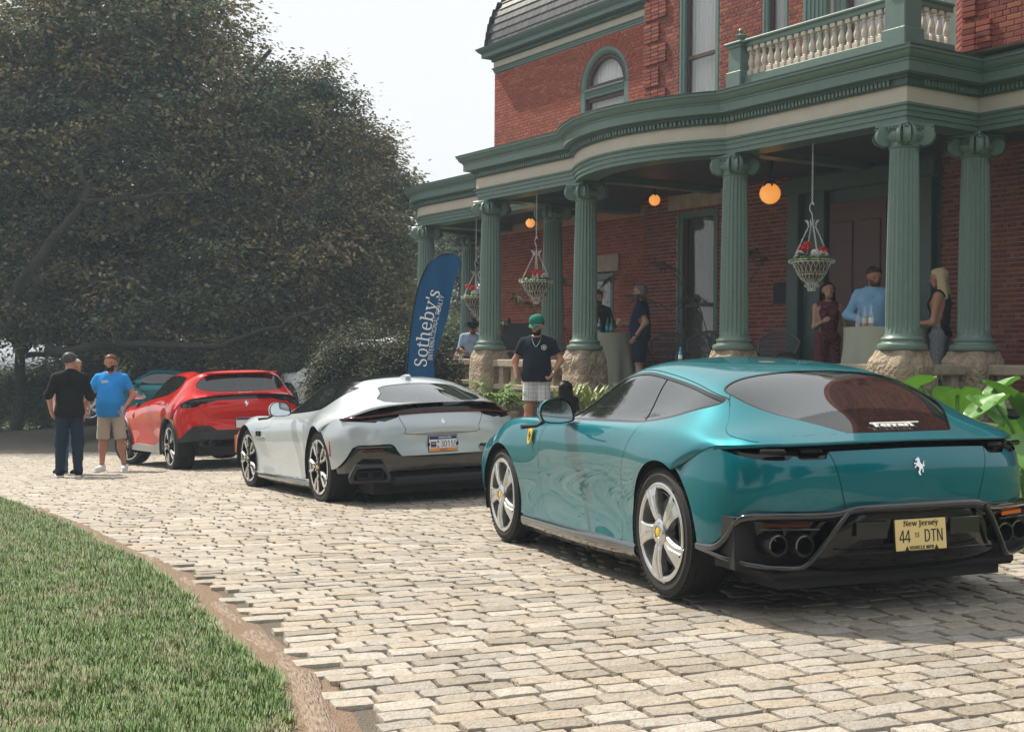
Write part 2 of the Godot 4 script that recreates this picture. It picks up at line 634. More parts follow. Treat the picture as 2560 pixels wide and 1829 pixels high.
func build_ground() -> void:
	var nx:=70
	var nz:=70
	var p:=PackedVector3Array()
	for i in nz:
		for j in nx:
			var u:=(j/(nx-1.0))*2.0-1.0
			var w:=(i/(nz-1.0))*2.0-1.0
			var x:=-3.0+u*14.0+u*u*u*u*u*100.0
			var z:=-14.0-w*16.0-w*w*w*w*w*100.0
			p.append(Vector3(x,ground_y(x,z)-.085,z))
	var gm:=noisy("meadow",Color(.045,.085,.018),Color(.1,.13,.035),.02,Vector3(.3,.3,.3),.95,.0,.05,61,true)
	structure("ground",MB.new().grid(p,nz,nx,false,false,true).done(),gm)
	var q:=PackedVector3Array()
	var rows:=110
	var cols:=14
	for i in rows:
		var z:=-2.2-34.0*pow(float(i)/(rows-1),1.5)
		var x0:=edge_x(lawn_edge,z)-.02
		var x1:=edge_x(drive_right,z)+.1
		for j in cols:
			var x:=lerpf(x0,x1,float(j)/(cols-1))
			q.append(Vector3(x,ground_y(x,z)-(.017 if z>-28.5 else .003),z))
	var bed:=noisy("grit",Color(.045,.036,.026),Color(.22,.19,.15),.09,Vector3(1.6,1.6,1.6),.95,.8,.12,71,true)
	var drive:=structure("cobbled_drive",MB.new().grid(q,rows,cols,false,false,true).done(),bed,"cobbled drive of worn pale stone setts laid in rows")
	var meshes:=[]
	for k in 12:
		meshes.append(sett_mesh(k*13+3))
	var tones:=[Color(.42,.375,.32),Color(.46,.425,.375),Color(.38,.345,.3),Color(.42,.395,.365),Color(.36,.34,.31),Color(.43,.375,.31),Color(.31,.28,.235),Color(.49,.46,.42)]
	var st:=mat("sett_tint",Color(1,1,1),.72)
	st.vertex_color_use_as_albedo=true
	st.albedo_texture=noise_tex(.022,Color(.66,.63,.59),Color(1.0,.99,.97),6,81)
	tri_map(st,Vector3(1.7,1.7,1.7),true)
	st.heightmap_enabled=true
	st.heightmap_scale=.55
	st.heightmap_texture=noise_tex(.045,Color(0,0,0),Color(1,1,1),5,83)
	var singles_mat:=[]
	for t in tones:
		var m: StandardMaterial3D=st.duplicate()
		m.vertex_color_use_as_albedo=false
		m.albedo_color=(t as Color).linear_to_srgb()
		singles_mat.append(m)
	var fwd:=Vector3(-.371,0,-.929)
	var rt:=Vector3(.929,0,-.371)
	var all:=[]
	var a:=.2
	while a<36.0:
		var pitch:=.118+.016*rng.randf()
		var r:=-16.0+rng.randf()*.3
		var wob:=rng.randf()*100.0
		while r<7.5:
			var ln:=.165+.115*rng.randf()
			var c:=fwd*(a+.05*noise.get_noise_2d((r+ln*.5)*.35,a*.12)+.012*noise.get_noise_2d(r*2.0+wob,3.0)-.006*r*r*.25)+rt*(r+ln*.5)
			r+=ln
			if c.z>-2.6 or c.z<-29.0 or not in_drive(c.x,c.z):
				continue
			if absf(c.x)>-c.z*.47+1.2 or -c.z<3.0:
				continue
			var y:=ground_y(c.x,c.z)+.004*rng.randf()
			var yaw:=atan2(-rt.z,rt.x)+.05*rng.randf_range(-1,1)+.003*r
			var tilt:=Vector3(rng.randf_range(-.02,.02),0,rng.randf_range(-.02,.02))
			var gap:=rng.randf_range(.004,.013)
			var bs:=Basis(Vector3.UP,yaw+(PI if rng.randf()<.5 else .0))*Basis.from_euler(tilt)*Basis.from_scale(Vector3(ln-gap,1.0,pitch-rng.randf_range(.004,.013)))
			var k:=int(pow(rng.randf(),1.25)*tones.size()) % tones.size()
			all.append([c.length(),Transform3D(bs,Vector3(c.x,y,c.z)),k,rng.randi() % 12,.88+.2*rng.randf()])
		a+=pitch
	all.sort_custom(func(s,t): return s[0]<t[0])
	var xs:=[]
	var cs:=[]
	for k in 12:
		xs.append([])
		cs.append([])
	var made:=0
	for e in all:
		var c: Vector3=e[1].origin
		if made<290 and c.z<-3.9 and absf(c.x)<-c.z*.4:
			part(drive,"cobble",meshes[e[3]],singles_mat[e[2]],e[1])
			made+=1
		else:
			xs[e[3]].append(e[1])
			cs[e[3]].append((tones[e[2]] as Color)*e[4])
	for k in 12:
		scatter(drive,"cobbles",meshes[k],st,xs[k],cs[k]).set_meta("kind","stuff")
	var wx:=[]
	var wc:=[]
	var tuft:=grass_tuft(5,9,.02,.7)
	for k in 900:
		var e=all[int(pow(rng.randf(),1.6)*all.size())]
		var t: Transform3D=e[1]
		var o: Vector3=t*Vector3(.5*(1 if rng.randf()<.5 else -1),-.012,rng.randf_range(-.5,.5))
		if noise.get_noise_2d(o.x*.8,o.z*.8)<.05:
			continue
		wx.append(Transform3D(Basis(Vector3.UP,rng.randf()*TAU).scaled(Vector3.ONE*rng.randf_range(.5,1.2)),o))
		wc.append([Color(.06,.085,.02),Color(.12,.1,.03),Color(.19,.075,.025),Color(.1,.045,.02)][rng.randi() % 4])
	scatter(drive,"joint_weeds",tuft,mats["grass"],wx,wc).set_meta("kind","stuff")
	build_lawn()
	build_timbers()
func grass_tuft(seed_: int,blades: int,hgt: float,spread: float) -> ArrayMesh:
	var r:=RandomNumberGenerator.new()
	r.seed=seed_
	var m:=MB.new()
	for k in blades:
		var a:=r.randf()*TAU
		var o:=Vector3(cos(a),0,sin(a))*r.randf()*.035
		var lean:=Vector3(cos(a+r.randf_range(-1,1)),0,sin(a+r.randf_range(-1,1)))*hgt*spread*r.randf()
		var hh:=hgt*r.randf_range(.6,1.15)
		var w:=Vector3(-sin(a),0,cos(a))*.0022
		var p1:=o+lean*.3+Vector3(0,hh*.6,0)
		var p2:=o+lean+Vector3(0,hh,0)
		m.quad(o-w,o+w,p1+w*.8,p1-w*.8)
		m.tri(p1-w*.8,p1+w*.8,p2)
	for i in m.n.size():
		m.n[i]=(m.n[i]*.6+Vector3(0,.8,0)).normalized() if m.n[i].y>=.0 else (m.n[i]*.6-Vector3(0,.8,0)).normalized()
	return m.done()
func build_lawn() -> void:
	var gr: StandardMaterial3D=mats["grass"]
	var soil:=noisy("turf_soil",Color(.04,.06,.015),Color(.12,.12,.05),.03,Vector3(1,1,1),.95,1.0,.08,91,true)
	var p:=PackedVector3Array()
	var rows:=60
	var cols:=12
	for i in rows:
		var z:=-1.5-25.0*pow(float(i)/(rows-1),1.3)
		var x0:=edge_x(lawn_edge,z)
		for j in cols:
			var x:=x0-14.0*pow(float(j)/(cols-1),1.6)
			p.append(Vector3(x,ground_y(x,z)+.006+.02*smoothstep(.0,.3,x0-x),z))
	structure("lawn",MB.new().grid(p,rows,cols,false,false,false).done(),soil,"green lawn that curves along the left side of the drive")
	var xs:=[]
	var cs:=[]
	var greens:=[Color(.075,.165,.028),Color(.1,.2,.036),Color(.06,.135,.03),Color(.14,.23,.05),Color(.2,.21,.1),Color(.28,.25,.16)]
	var tries:=0
	while tries<62000:
		tries+=1
		var z:=-3.2-13.0*pow(rng.randf(),1.35)
		var x0:=edge_x(lawn_edge,z)
		var x:=x0-2.6*rng.randf()+.05*noise.get_noise_2d(z*3.0,1.0)+.02
		if x<z*.43-.4:
			continue
		var dry:=noise.get_noise_2d(x*1.1+9.0,z*1.1)*.6+noise.get_noise_2d(x*4.0,z*4.0)*.5
		var k:=0
		if dry>.22 and rng.randf()<.75:
			k=4+int(rng.randf()<.5)
		else:
			k=int(rng.randf()*4.0) if rng.randf()<.85 else 4
		var sc:=rng.randf_range(.7,1.25)*(1.0+.35*noise.get_noise_2d(x*2.5,z*2.5+30.0))
		xs.append(Transform3D(Basis(Vector3.UP,rng.randf()*TAU).scaled(Vector3(1.1,sc,1.1)),Vector3(x,ground_y(x,z)+.012,z)))
		cs.append((greens[k] as Color)*(.85+.4*rng.randf()))
	for k in 9000:
		var z:=-5.0-8.0*rng.randf()
		var x:=edge_x(drive_right,z)+.04+2.4*pow(rng.randf(),1.3)
		xs.append(Transform3D(Basis(Vector3.UP,rng.randf()*TAU).scaled(Vector3(1.1,1.2,1.1)),Vector3(x,ground_y(x,z)+.0,z)))
		cs.append((greens[rng.randi() % 4] as Color)*(.9+.4*rng.randf()))
	var o:=scatter(self,"grass",grass_tuft(11,9,.052,.9),gr,xs,cs)
	o.set_meta("kind","stuff")
	o.set_meta("label","short green and straw coloured grass blades growing on the lawn")
	o.set_meta("category","grass")
	var q:=PackedVector3Array()
	for i in 40:
		var z:=-2.0-20.0*i/39.0
		for j in 8:
			var x:=edge_x(drive_right,z)+3.5*j/7.0
			q.append(Vector3(x,ground_y(x,z)-.004+.01*minf(j,1),z))
	structure("lawn",MB.new().grid(q,40,8,false,false,true).done(),soil,"grass strip between the drive and the porch")
func build_timbers() -> void:
	var w:=mat("old_timber",Color(1,1,1),.85)
	w.albedo_texture=noise_tex(.05,Color(.13,.09,.065),Color(.4,.31,.235),5,101)
	tri_map(w,Vector3(.35,3.0,3.0))
	w.heightmap_enabled=true
	w.heightmap_scale=1.4
	w.heightmap_texture=noise_tex(.06,Color(0,0,0),Color(1,1,1),4,102)
	var soilp:=PackedVector3Array()
	for i in 50:
		var z:=-2.4-11.0*i/49.0
		var x:=edge_x(lawn_edge,z)
		for j in 4:
			var xx:=x-.1+.13*j
			soilp.append(Vector3(xx,ground_y(xx,z)+.01+.006*noise.get_noise_2d(xx*9.0,z*9.0)-(.03 if j==3 else .0),z))
	structure("soil_strip",MB.new().grid(soilp,50,4,false,false,true).done(),noisy("edge_soil",Color(.16,.1,.065),Color(.36,.26,.19),.05,Vector3(2,2,2),.95,1.2,.1,111,true))
	var z:=-2.9
	var names:=["cut timber edging block at the foot of the photo","second timber edging beam from the front beside the lawn corner","third timber edging beam, long and cracked, beside the lawn","fourth timber edging beam where the lawn bends away","fifth timber edging beam, worn pale and half sunken","sixth timber edging beam, small and split","farthest timber edging beam, almost buried in soil"]
	var lens:=[1.1,.55,1.05,.95,.9,1.0,1.1]
	for k in lens.size():
		var ln: float=lens[k]
		var z1:=z-ln*.92
		var a:=Vector2(edge_x(lawn_edge,z)+.16,z)
		var b:=Vector2(edge_x(lawn_edge,z1)+.16,z1)
		var d:=(b-a).normalized()
		var pts:=PackedVector3Array()
		var half:=.095-.007*k
		for i in 12:
			var t:=i/11.0
			var e:=1.0-.08*pow(absf(t*2.0-1.0),6)
			for s in 9:
				var an:=PI*s/8.0
				var cx:=cos(an)
				var sx:=pow(maxf(sin(an),.0),.35)
				var nn:=noise.get_noise_3d(t*4.0+k*9.0,cx*3.0,1.0)*.012+noise.get_noise_3d(t*1.5,cx*9.0,k*4.0)*.01
				pts.append(Vector3((t-.5)*ln*.98,(-.1+.125*sx+nn*sx-.006*k)*(1.0 if i>0 and i<11 else .93),cx*half*e+nn))
		var m:=MB.new().grid(pts,12,9,false,false,false)
		for s in 7:
			m.tri(pts[8],pts[s+1],pts[s])
			m.tri(pts[11*9+8],pts[11*9+s],pts[11*9+s+1])
		var c:=(a+b)*.5
		var bx:=Vector3(d.x,0,d.y)
		var xf:=Transform3D(Basis(bx,Vector3.UP,bx.cross(Vector3.UP)),Vector3(c.x,ground_y(c.x,c.y)+.012,c.y))
		one("timber_edging",names[k],"timber edging",m.done(),w,xf,"timbers that edge the lawn")
		z=z1-.02
func leaf_clump(seed_: int,count: int,radius: float,flat: float,leaf: Vector2,droop:=.3) -> ArrayMesh:
	var r:=RandomNumberGenerator.new()
	r.seed=seed_
	var m:=MB.new()
	for k in count:
		var d:=Vector3(r.randfn(.0,.5),r.randfn(.0,.5)*flat,r.randfn(.0,.5))*radius
		var out:=Vector3(d.x,0,d.z).normalized() if Vector2(d.x,d.z).length()>.01 else Vector3(1,0,0)
		out=(out.rotated(Vector3.UP,r.randfn(.0,.7))+Vector3(0,-droop+r.randfn(.0,.35),0)).normalized()
		var side:=out.cross(Vector3.UP).normalized().rotated(out,r.randfn(.0,.6))
		var nn:=side.cross(out)
		var l:=leaf.x*r.randf_range(.7,1.25)
		var w:=leaf.y*r.randf_range(.7,1.25)
		var a:=d
		var b:=d+out*l*.5+side*w*.5+nn*.12*w
		var c:=d+out*l
		var e:=d+out*l*.5-side*w*.5+nn*.12*w
		m.tri(a,c,b)
		m.tri(a,e,c)
	return m.done()
func limb(m: MB,a: Vector3,b: Vector3,r0: float,r1: float,bend: float,k: int) -> PackedVector3Array:
	var pts:=PackedVector3Array()
	var rad:=PackedFloat32Array()
	for i in 9:
		var t:=i/8.0
		var w:=Vector3(noise.get_noise_2d(t*2.2+k*5.1,1.0),noise.get_noise_2d(t*2.0+k*3.3,9.0)*.6,noise.get_noise_2d(t*2.2+k*7.7,17.0))*bend*sin(PI*minf(t*1.2,1.0))
		pts.append(a.lerp(b,t)+w)
		rad.append(lerpf(r0,r1,pow(t,.8)))
	m.tube(pts,rad,8)
	return pts
func crown(parent: Node3D,blobs: Array,mesh: Mesh,per: int,tones: Array,scale: float,shell:=.45,holes:=.0) -> void:
	var xs:=[]
	var cs:=[]
	for e in blobs:
		var o: Vector3=e[0]
		var rr: Vector3=e[1]
		var n:=int(per*float(e[2]))
		for k in n:
			var d:=Vector3(rng.randfn(),rng.randfn(),rng.randfn()).normalized()
			var t:=pow(rng.randf(),shell)
			var lump:=1.0+.28*noise.get_noise_3d(d.x*1.9+o.x,d.y*1.9+o.y,d.z*1.9+o.z)
			var p:=o+d*rr*t*lump
			if holes>.0 and noise.get_noise_3d(p.x*.55,p.y*.65,p.z*.55+40.0)>.42-holes:
				continue
			var sc:=scale*rng.randf_range(.7,1.3)
			var bs:=Basis(Vector3.UP,rng.randf()*TAU)*Basis.from_euler(Vector3(rng.randfn(.0,.25),0,rng.randfn(.0,.25)))
			xs.append(Transform3D(bs.scaled(Vector3.ONE*sc),p))
			var pick:=noise.get_noise_3d(p.x*.6+7.0,p.y*.6,p.z*.6)*.9+rng.randfn(.0,.35)
			var c: Color=tones[clampi(int((pick+.6)/1.2*tones.size()),0,tones.size()-1)]
			cs.append(c*rng.randf_range(.75,1.3))
	var s:=scatter(parent,"crown",mesh,mats["leaf"],xs,cs)
	s.set_meta("kind","stuff")
func build_trees() -> void:
	var lf:=mat("leaf",Color(1,1,1),.55,.0,.3)
	lf.vertex_color_use_as_albedo=true
	lf.backlight_enabled=true
	lf.backlight=Color(.62,.62,.52)
	lf.cull_mode=BaseMaterial3D.CULL_DISABLED
	var bark:=noisy("bark",Color(.016,.014,.013),Color(.06,.05,.045),.03,Vector3(1.5,.7,1.5),.95,1.5,.05,121)
	var beech:=leaf_clump(3,46,.62,.26,Vector2(.125,.068),.4)
	var small:=leaf_clump(5,34,.34,.7,Vector2(.085,.045),.25)
	var bronze:=[Color(.075,.11,.075),Color(.115,.15,.095),Color(.17,.185,.11),Color(.23,.21,.12),Color(.3,.245,.135)]
	var deep:=[Color(.045,.065,.036),Color(.065,.09,.045),Color(.095,.125,.058),Color(.14,.165,.075),Color(.12,.125,.07)]
	var fresh:=[Color(.07,.1,.045),Color(.1,.135,.06),Color(.13,.155,.075),Color(.15,.165,.085)]
	var g:=ground_y(-12.7,-38.0)
	var t1:=thing("beech_tree","huge copper green beech tree that fills the left of the view with dark limbs","tree",at(-12.7,g,-38.0).scaled_local(Vector3(1.2,1.2,1.2)),"trees beyond the drive")
	var tr:=MB.new()
	limb(tr,Vector3(0,-.2,0),Vector3(.2,3.4,.3),.62,.45,.2,1)
	var ends:=[Vector3(2.6,7.4,.6),Vector3(-2.2,8.6,.4),Vector3(.6,10.0,-1.0),Vector3(5.6,6.2,-.6),Vector3(-3.2,5.4,1.2),Vector3(1.6,6.6,2.4),Vector3(4.6,9.2,.2),Vector3(-1.5,7.0,2.6)]
	for k in ends.size():
		var pts:=limb(tr,Vector3(.2,3.0+.15*k,.3),ends[k],.26,.05,1.5,k+3)
		for q in 3:
			limb(tr,pts[4+q],pts[4+q]+Vector3(rng.randfn(.0,1.2),rng.randf_range(-.6,1.4),rng.randfn(.0,1.0))*1.3,.09,.02,.7,k*7+q)
	for e in [[Vector3(-.6,2.9,3.2),Vector3(1.2,5.0,3.7),.17],[Vector3(1.2,5.0,3.7),Vector3(1.0,6.6,3.5),.1],[Vector3(1.2,5.0,3.7),Vector3(3.6,5.3,3.4),.07],[Vector3(-1.2,5.6,3.4),Vector3(.2,7.4,3.7),.11],[Vector3(.0,1.8,2.6),Vector3(4.2,1.9,3.4),.12],[Vector3(4.2,1.9,3.4),Vector3(6.4,2.8,3.0),.07]]:
		limb(tr,e[0],e[1],e[2],e[2]*.5,.5,int(e[2]*100.0))
	part(t1,"trunk",tr.done(),bark)
	crown(t1,[[Vector3(-.2,9.2,0),Vector3(3.6,2.4,4.0),1.1],[Vector3(1.6,9.4,.4),Vector3(2.6,2.3,3.4),.8],[Vector3(3.6,6.8,.2),Vector3(2.4,2.4,3.0),.75],[Vector3(-1.4,6.8,1.0),Vector3(2.6,2.6,3.2),.8],[Vector3(.8,6.2,1.6),Vector3(3.6,1.9,2.4),.8],[Vector3(4.2,3.6,.6),Vector3(2.8,1.7,2.4),.7],[Vector3(1.0,2.8,.9),Vector3(3.4,1.3,2.2),.6],[Vector3(-2.2,3.8,1.2),Vector3(2.6,2.0,2.6),.7]],beech,1080,bronze,1.0,.42,.13)
	g=ground_y(-5.0,-38.0)
	var t2:=thing("beech_tree","second beech tree behind the white car, crown sloping down towards the porch","tree",at(-5.35,g,-38.0),"trees beyond the drive")
	tr=MB.new()
	limb(tr,Vector3(0,-.2,0),Vector3(-.2,3.0,0),.42,.32,.2,31)
	for e in [Vector3(-1.4,8.4,.2),Vector3(1.6,6.4,.2),Vector3(-3.0,6.0,.5),Vector3(.4,7.6,-.6),Vector3(2.0,4.4,.8)]:
		limb(tr,Vector3(-.2,2.6,0),e,.17,.03,.9,int(e.x*10+50))
	part(t2,"trunk",tr.done(),bark)
	crown(t2,[[Vector3(-1.9,7.0,0),Vector3(1.7,2.2,2.2),.5],[Vector3(-.5,7.3,0),Vector3(.9,2.2,1.5),.28],[Vector3(.5,6.5,0),Vector3(1.0,2.2,1.7),.32],[Vector3(1.3,5.4,.2),Vector3(1.0,2.0,1.8),.34],[Vector3(1.5,3.4,.3),Vector3(1.2,2.0,2.0),.4],[Vector3(-.6,4.6,.6),Vector3(2.1,2.4,2.2),.7],[Vector3(-2.4,2.4,.8),Vector3(2.4,1.5,2.0),.5],[Vector3(.6,1.8,.8),Vector3(1.8,1.2,1.8),.4],[Vector3(-.4,9.5,0),Vector3(.3,.9,.4),.05],[Vector3(.5,8.7,0),Vector3(.3,.8,.4),.05],[Vector3(1.3,7.6,0),Vector3(.3,.7,.4),.05],[Vector3(2.1,6.4,0),Vector3(.35,.6,.4),.05],[Vector3(-1.5,9.2,0),Vector3(.6,.8,.7),.08]],beech,1250,bronze,1.0,.42,.04)
	g=ground_y(-14.6,-37.6)
	var t3:=thing("small_tree","dark leafy small tree at the left edge with branches down to the grass","tree",at(-14.6,g,-37.6).scaled_local(Vector3(1.38,1.38,1.38)),"trees beyond the drive")
	tr=MB.new()
	limb(tr,Vector3(0,-.2,0),Vector3(.1,2.2,0),.16,.1,.2,61)
	for e in [Vector3(1.6,3.4,.2),Vector3(-1.6,4.0,.2),Vector3(.3,4.8,-.6),Vector3(1.9,1.8,.8)]:
		limb(tr,Vector3(.1,1.6,0),e,.07,.015,.5,int(e.x*10+80))
	part(t3,"trunk",tr.done(),bark)
	crown(t3,[[Vector3(.2,3.9,0),Vector3(2.2,1.6,1.8),1.0],[Vector3(-1.2,4.8,0),Vector3(1.8,1.3,1.6),.6],[Vector3(1.0,2.9,.3),Vector3(1.7,.9,1.4),.6],[Vector3(-1.0,2.8,.3),Vector3(1.8,1.0,1.5),.6]],small,1100,deep,1.0,.45)
	var far:=[[-17.0,-58.0,9.0,"pale hazy tree far behind the copper beech"],[-2.5,-60.0,8.6,"hazy green tree seen between the banner and the first porch column"],[.6,-72.0,9.5,"farthest hazy tree behind the porch corner"],[-9.0,-66.0,10.0,"hazy tree between the two beeches"],[-25.0,-60.0,11.0,"hazy tree behind the left edge"],[-5.0,-52.0,5.0,"low hazy tree under the crown of the second beech"]]
	for k in far.size():
		var e: Array=far[k]
		var gy:=ground_y(e[0],e[1])
		var t:=thing("background_tree",e[3],"tree",at(e[0],gy,e[1]),"trees in the haze")
		tr=MB.new()
		limb(tr,Vector3(0,-.2,0),Vector3(.1,e[2]*.6,0),.3,.12,.3,90+k)
		part(t,"trunk",tr.done(),bark)
		var hh: float=e[2]
		var bl:=[]
		for q in 6:
			bl.append([Vector3(rng.randfn(.0,1.5),hh*rng.randf_range(.25,.85),rng.randfn(.0,1.0)),Vector3(2.4,hh*.2,2.2),.5])
		crown(t,bl,beech,900,fresh,1.25,.45)
	for e in [[-15.0,-4.0,12.5,"garden tree left of the lawn outside the view, mirrored in the car windows"],[-17.0,7.0,13.5,"garden tree behind the viewer's left shoulder, mirrored in the turquoise door"],[-8.0,14.0,13.5,"garden tree behind the viewer, a little to the left"],[-13.5,2.0,12.0,"garden tree outside the left edge of the view beside the lawn"],[5.0,18.0,12.0,"tallest garden tree straight behind the viewer, mirrored in the turquoise tail"],[16.0,12.0,11.0,"garden tree behind the viewer's right shoulder"]]:
		var gy:=ground_y(e[0],e[1])
		var t:=thing("garden_tree",e[3],"tree",at(e[0],gy,e[1]),"garden trees mirrored in the cars")
		tr=MB.new()
		limb(tr,Vector3(0,-.2,0),Vector3(.1,e[2]*.6,0),.3,.12,.3,90)
		part(t,"trunk",tr.done(),bark)
		var bl:=[]
		for q in 7:
			bl.append([Vector3(rng.randfn(.0,2.0),e[2]*rng.randf_range(.25,.8),rng.randfn(.0,1.8)),Vector3(3.0,e[2]*.24,3.0),.5])
		crown(t,bl,beech,800,deep,1.5,.45)
	var yews:=[[-3.1,-26.2,1.0,1.2,1.0,"broad dark shrub beside the white car and the blue banner"],[-1.95,-25.4,.95,1.0,.9,"round grey green shrub at the foot of the blue banner"],[-4.9,-30.5,1.2,1.0,1.0,"loose shrub behind the silver vehicle"]]
	for e in yews:
		var gy:=ground_y(e[0],e[1])
		var t:=thing("shrub",e[5],"shrub",at(e[0],gy,e[1]),"shrubs by the drive")
		tr=MB.new()
		for q in 6:
			limb(tr,Vector3(rng.randfn(.0,.1),-.1,rng.randfn(.0,.1)),Vector3(rng.randfn(.0,.5),e[3]*1.1,rng.randfn(.0,.4)),.03,.01,.2,q+130)
		part(t,"stem",tr.done(),bark)
		crown(t,[[Vector3(0,e[3]*.85,0),Vector3(e[2],e[3]*.85,e[4]),1.0],[Vector3(-e[2]*.5,e[3]*.6,.2),Vector3(e[2]*.6,e[3]*.6,e[4]*.8),.5]],small,1000,[Color(.03,.04,.022),Color(.05,.062,.035),Color(.08,.09,.055),Color(.11,.11,.07)],.7,.5)
	var hedges:=[[-13.8,-38.6,2.2,"low dark bush beyond the far end of the drive"],[-17.2,-39.0,2.4,"low dark bush at the far left beside the turquoise car"],[-10.4,-39.5,2.2,"low dark bush behind the turquoise car"],[-7.2,-40.5,2.0,"low bush behind the red car"]]
	for e in hedges:
		var gy:=ground_y(e[0],e[1])
		var t:=thing("bush",e[3],"bush",at(e[0],gy,e[1]),"bushes beyond the drive")
		crown(t,[[Vector3(0,.9,0),Vector3(e[2],1.1,1.2),1.0]],small,1500,deep,1.0,.5)
var MX:=Transform3D(Basis(Vector3(.5403,0,.8415),Vector3.UP,Vector3(-.8415,0,.5403)),Vector3(4.64,0,-15.22))
func bow_path(x0: float,x1: float,sag: float,z: float,k: int) -> Array:
	var o:=[]
	var c:=absf(x0-x1)
	var r:=(c*c/4.0+sag*sag)/(2.0*sag)
	var half:=asin(c/2.0/r)
	for i in k+1:
		var a:=half-2.0*half*i/k
		o.append(Vector2((x0+x1)*.5+sin(a)*r,z+cos(a)*r-(r-sag)))
	return o
func sweep(path: PackedVector2Array,prof: PackedVector2Array) -> MB:
	var m:=MB.new()
	var np:=path.size()
	var dirs:=[]
	for i in np-1:
		dirs.append((path[i+1]-path[i]).normalized())
	var mit:=PackedVector2Array()
	for i in np:
		var a: Vector2=dirs[maxi(i-1,0)]
		var b: Vector2=dirs[mini(i,np-2)]
		var na:=Vector2(a.y,-a.x)
		var nb:=Vector2(b.y,-b.x)
		var s:=(na+nb).normalized()
		mit.append(s/maxf(.3,s.dot(nb)))
	for k in prof.size()-1:
		var pa:=prof[k]
		var pb:=prof[k+1]
		var e:=(pb-pa).normalized()
		for i in np-1:
			var d: Vector2=dirs[i]
			var nn:=Vector2(d.y,-d.x)
			var n0:=nn
			var n1:=nn
			if i>0 and d.dot(dirs[i-1])>.9:
				n0=mit[i].normalized()
			if i<np-2 and d.dot(dirs[i+1])>.9:
				n1=mit[i+1].normalized()
			var a0:=path[i]+mit[i]*pa.x
			var a1:=path[i+1]+mit[i+1]*pa.x
			var b0:=path[i]+mit[i]*pb.x
			var b1:=path[i+1]+mit[i+1]*pb.x
			var f0:=Vector3(n0.x*e.y,-e.x,n0.y*e.y)
			var f1:=Vector3(n1.x*e.y,-e.x,n1.y*e.y)
			var q:=m.vert(Vector3(a0.x,pa.y,a0.y),f0)
			m.vert(Vector3(a1.x,pa.y,a1.y),f1)
			m.vert(Vector3(b1.x,pb.y,b1.y),f1)
			m.vert(Vector3(b0.x,pb.y,b0.y),f0)
			m.face(q,q+2,q+1)
			m.face(q,q+3,q+2)
	return m
func along(path: PackedVector2Array,step: float,out: float,y: float) -> Array:
	var o:=[]
	var left:=step*.5
	for i in path.size()-1:
		var d:=path[i+1]-path[i]
		var ln:=d.length()
		d/=ln
		var nn:=Vector2(d.y,-d.x)
		while left<ln:
			var p:=path[i]+d*left+nn*out
			o.append(Transform3D(Basis(Vector3(-d.x,0,-d.y),Vector3.UP,Vector3(nn.x,0,nn.y)),Vector3(p.x,y,p.y)))
			left+=step
		left -= ln
	return o
func entablature(h: Node3D,path: PackedVector2Array,y: float,s: float,face: float,proj: float) -> void:
	var green: Material=mats["green"]
	part(h,"architrave",sweep(path,pv2([-face,y+.2*s,-face,y,face-.03,y,face-.03,y+.06*s,face-.012,y+.062*s,face-.012,y+.125*s,face+.006,y+.127*s,face+.006,y+.175*s,face+.03,y+.185*s,face+.035,y+.212*s,face-.005,y+.214*s])).done(),green)
	part(h,"frieze",sweep(path,pv2([face-.005,y+.205*s,face-.005,y+.42*s])).done(),mats["cream"])
	var b:=y+.405*s
	part(h,"bed_moulding",sweep(path,pv2([face-.004,b,face+.02,b,face+.035,b+.02*s,face+.035,b+.085*s,face+.06,b+.086*s,face+.075,b+.11*s,face+.1,b+.125*s])).done(),mats["green_dark"])
	part(h,"corona",sweep(path,pv2([face+.09,b+.122*s,face+proj-.1,b+.13*s,face+proj-.1,b+.25*s])).done(),green)
	part(h,"crown_moulding",sweep(path,pv2([face+proj-.1,b+.25*s,face+proj-.085,b+.252*s,face+proj-.085,b+.272*s,face+proj-.06,b+.285*s,face+proj-.035,b+.315*s,face+proj-.02,b+.355*s,face+proj,b+.362*s,face+proj,b+.395*s])).done(),green)
	part(h,"gutter_edge",sweep(path,pv2([face+proj,b+.395*s,face+proj+.012,b+.397*s,face+proj+.012,b+.41*s,face-.3,b+.47*s])).done(),mats["roof_metal"])
	var dm:=MB.new().box(Vector3(0,0,0),Vector3(.036,.058*s,.04)).done()
	var dn:=scatter(h,"dentil",dm,green,along(path,.062,face+.052,b+.05*s),[])
	dn.set_meta("kind","stuff")
func flute_grid(r0: float,r1: float,hgt: float,flutes: int,per: int,rows: int) -> MB:
	var p:=PackedVector3Array()
	var nn:=flutes*per
	for i in rows:
		var t:=float(i)/(rows-1)
		var r:=lerpf(r0,r1,t)+.006*sin(PI*t)
		var fade:=smoothstep(.0,.022,t)*smoothstep(1.0,.975,t)
		for j in nn:
			var a:=TAU*j/nn
			var ph:=float(j % per)/per
			var w:=sin(PI*clampf((ph-.1)/.8,.0,1.0))
			var rr:=r-.023*sqrt(w)*fade
			p.append(Vector3(cos(a)*rr,hgt*t,-sin(a)*rr))
	return MB.new().grid(p,rows,nn,false,true,true)
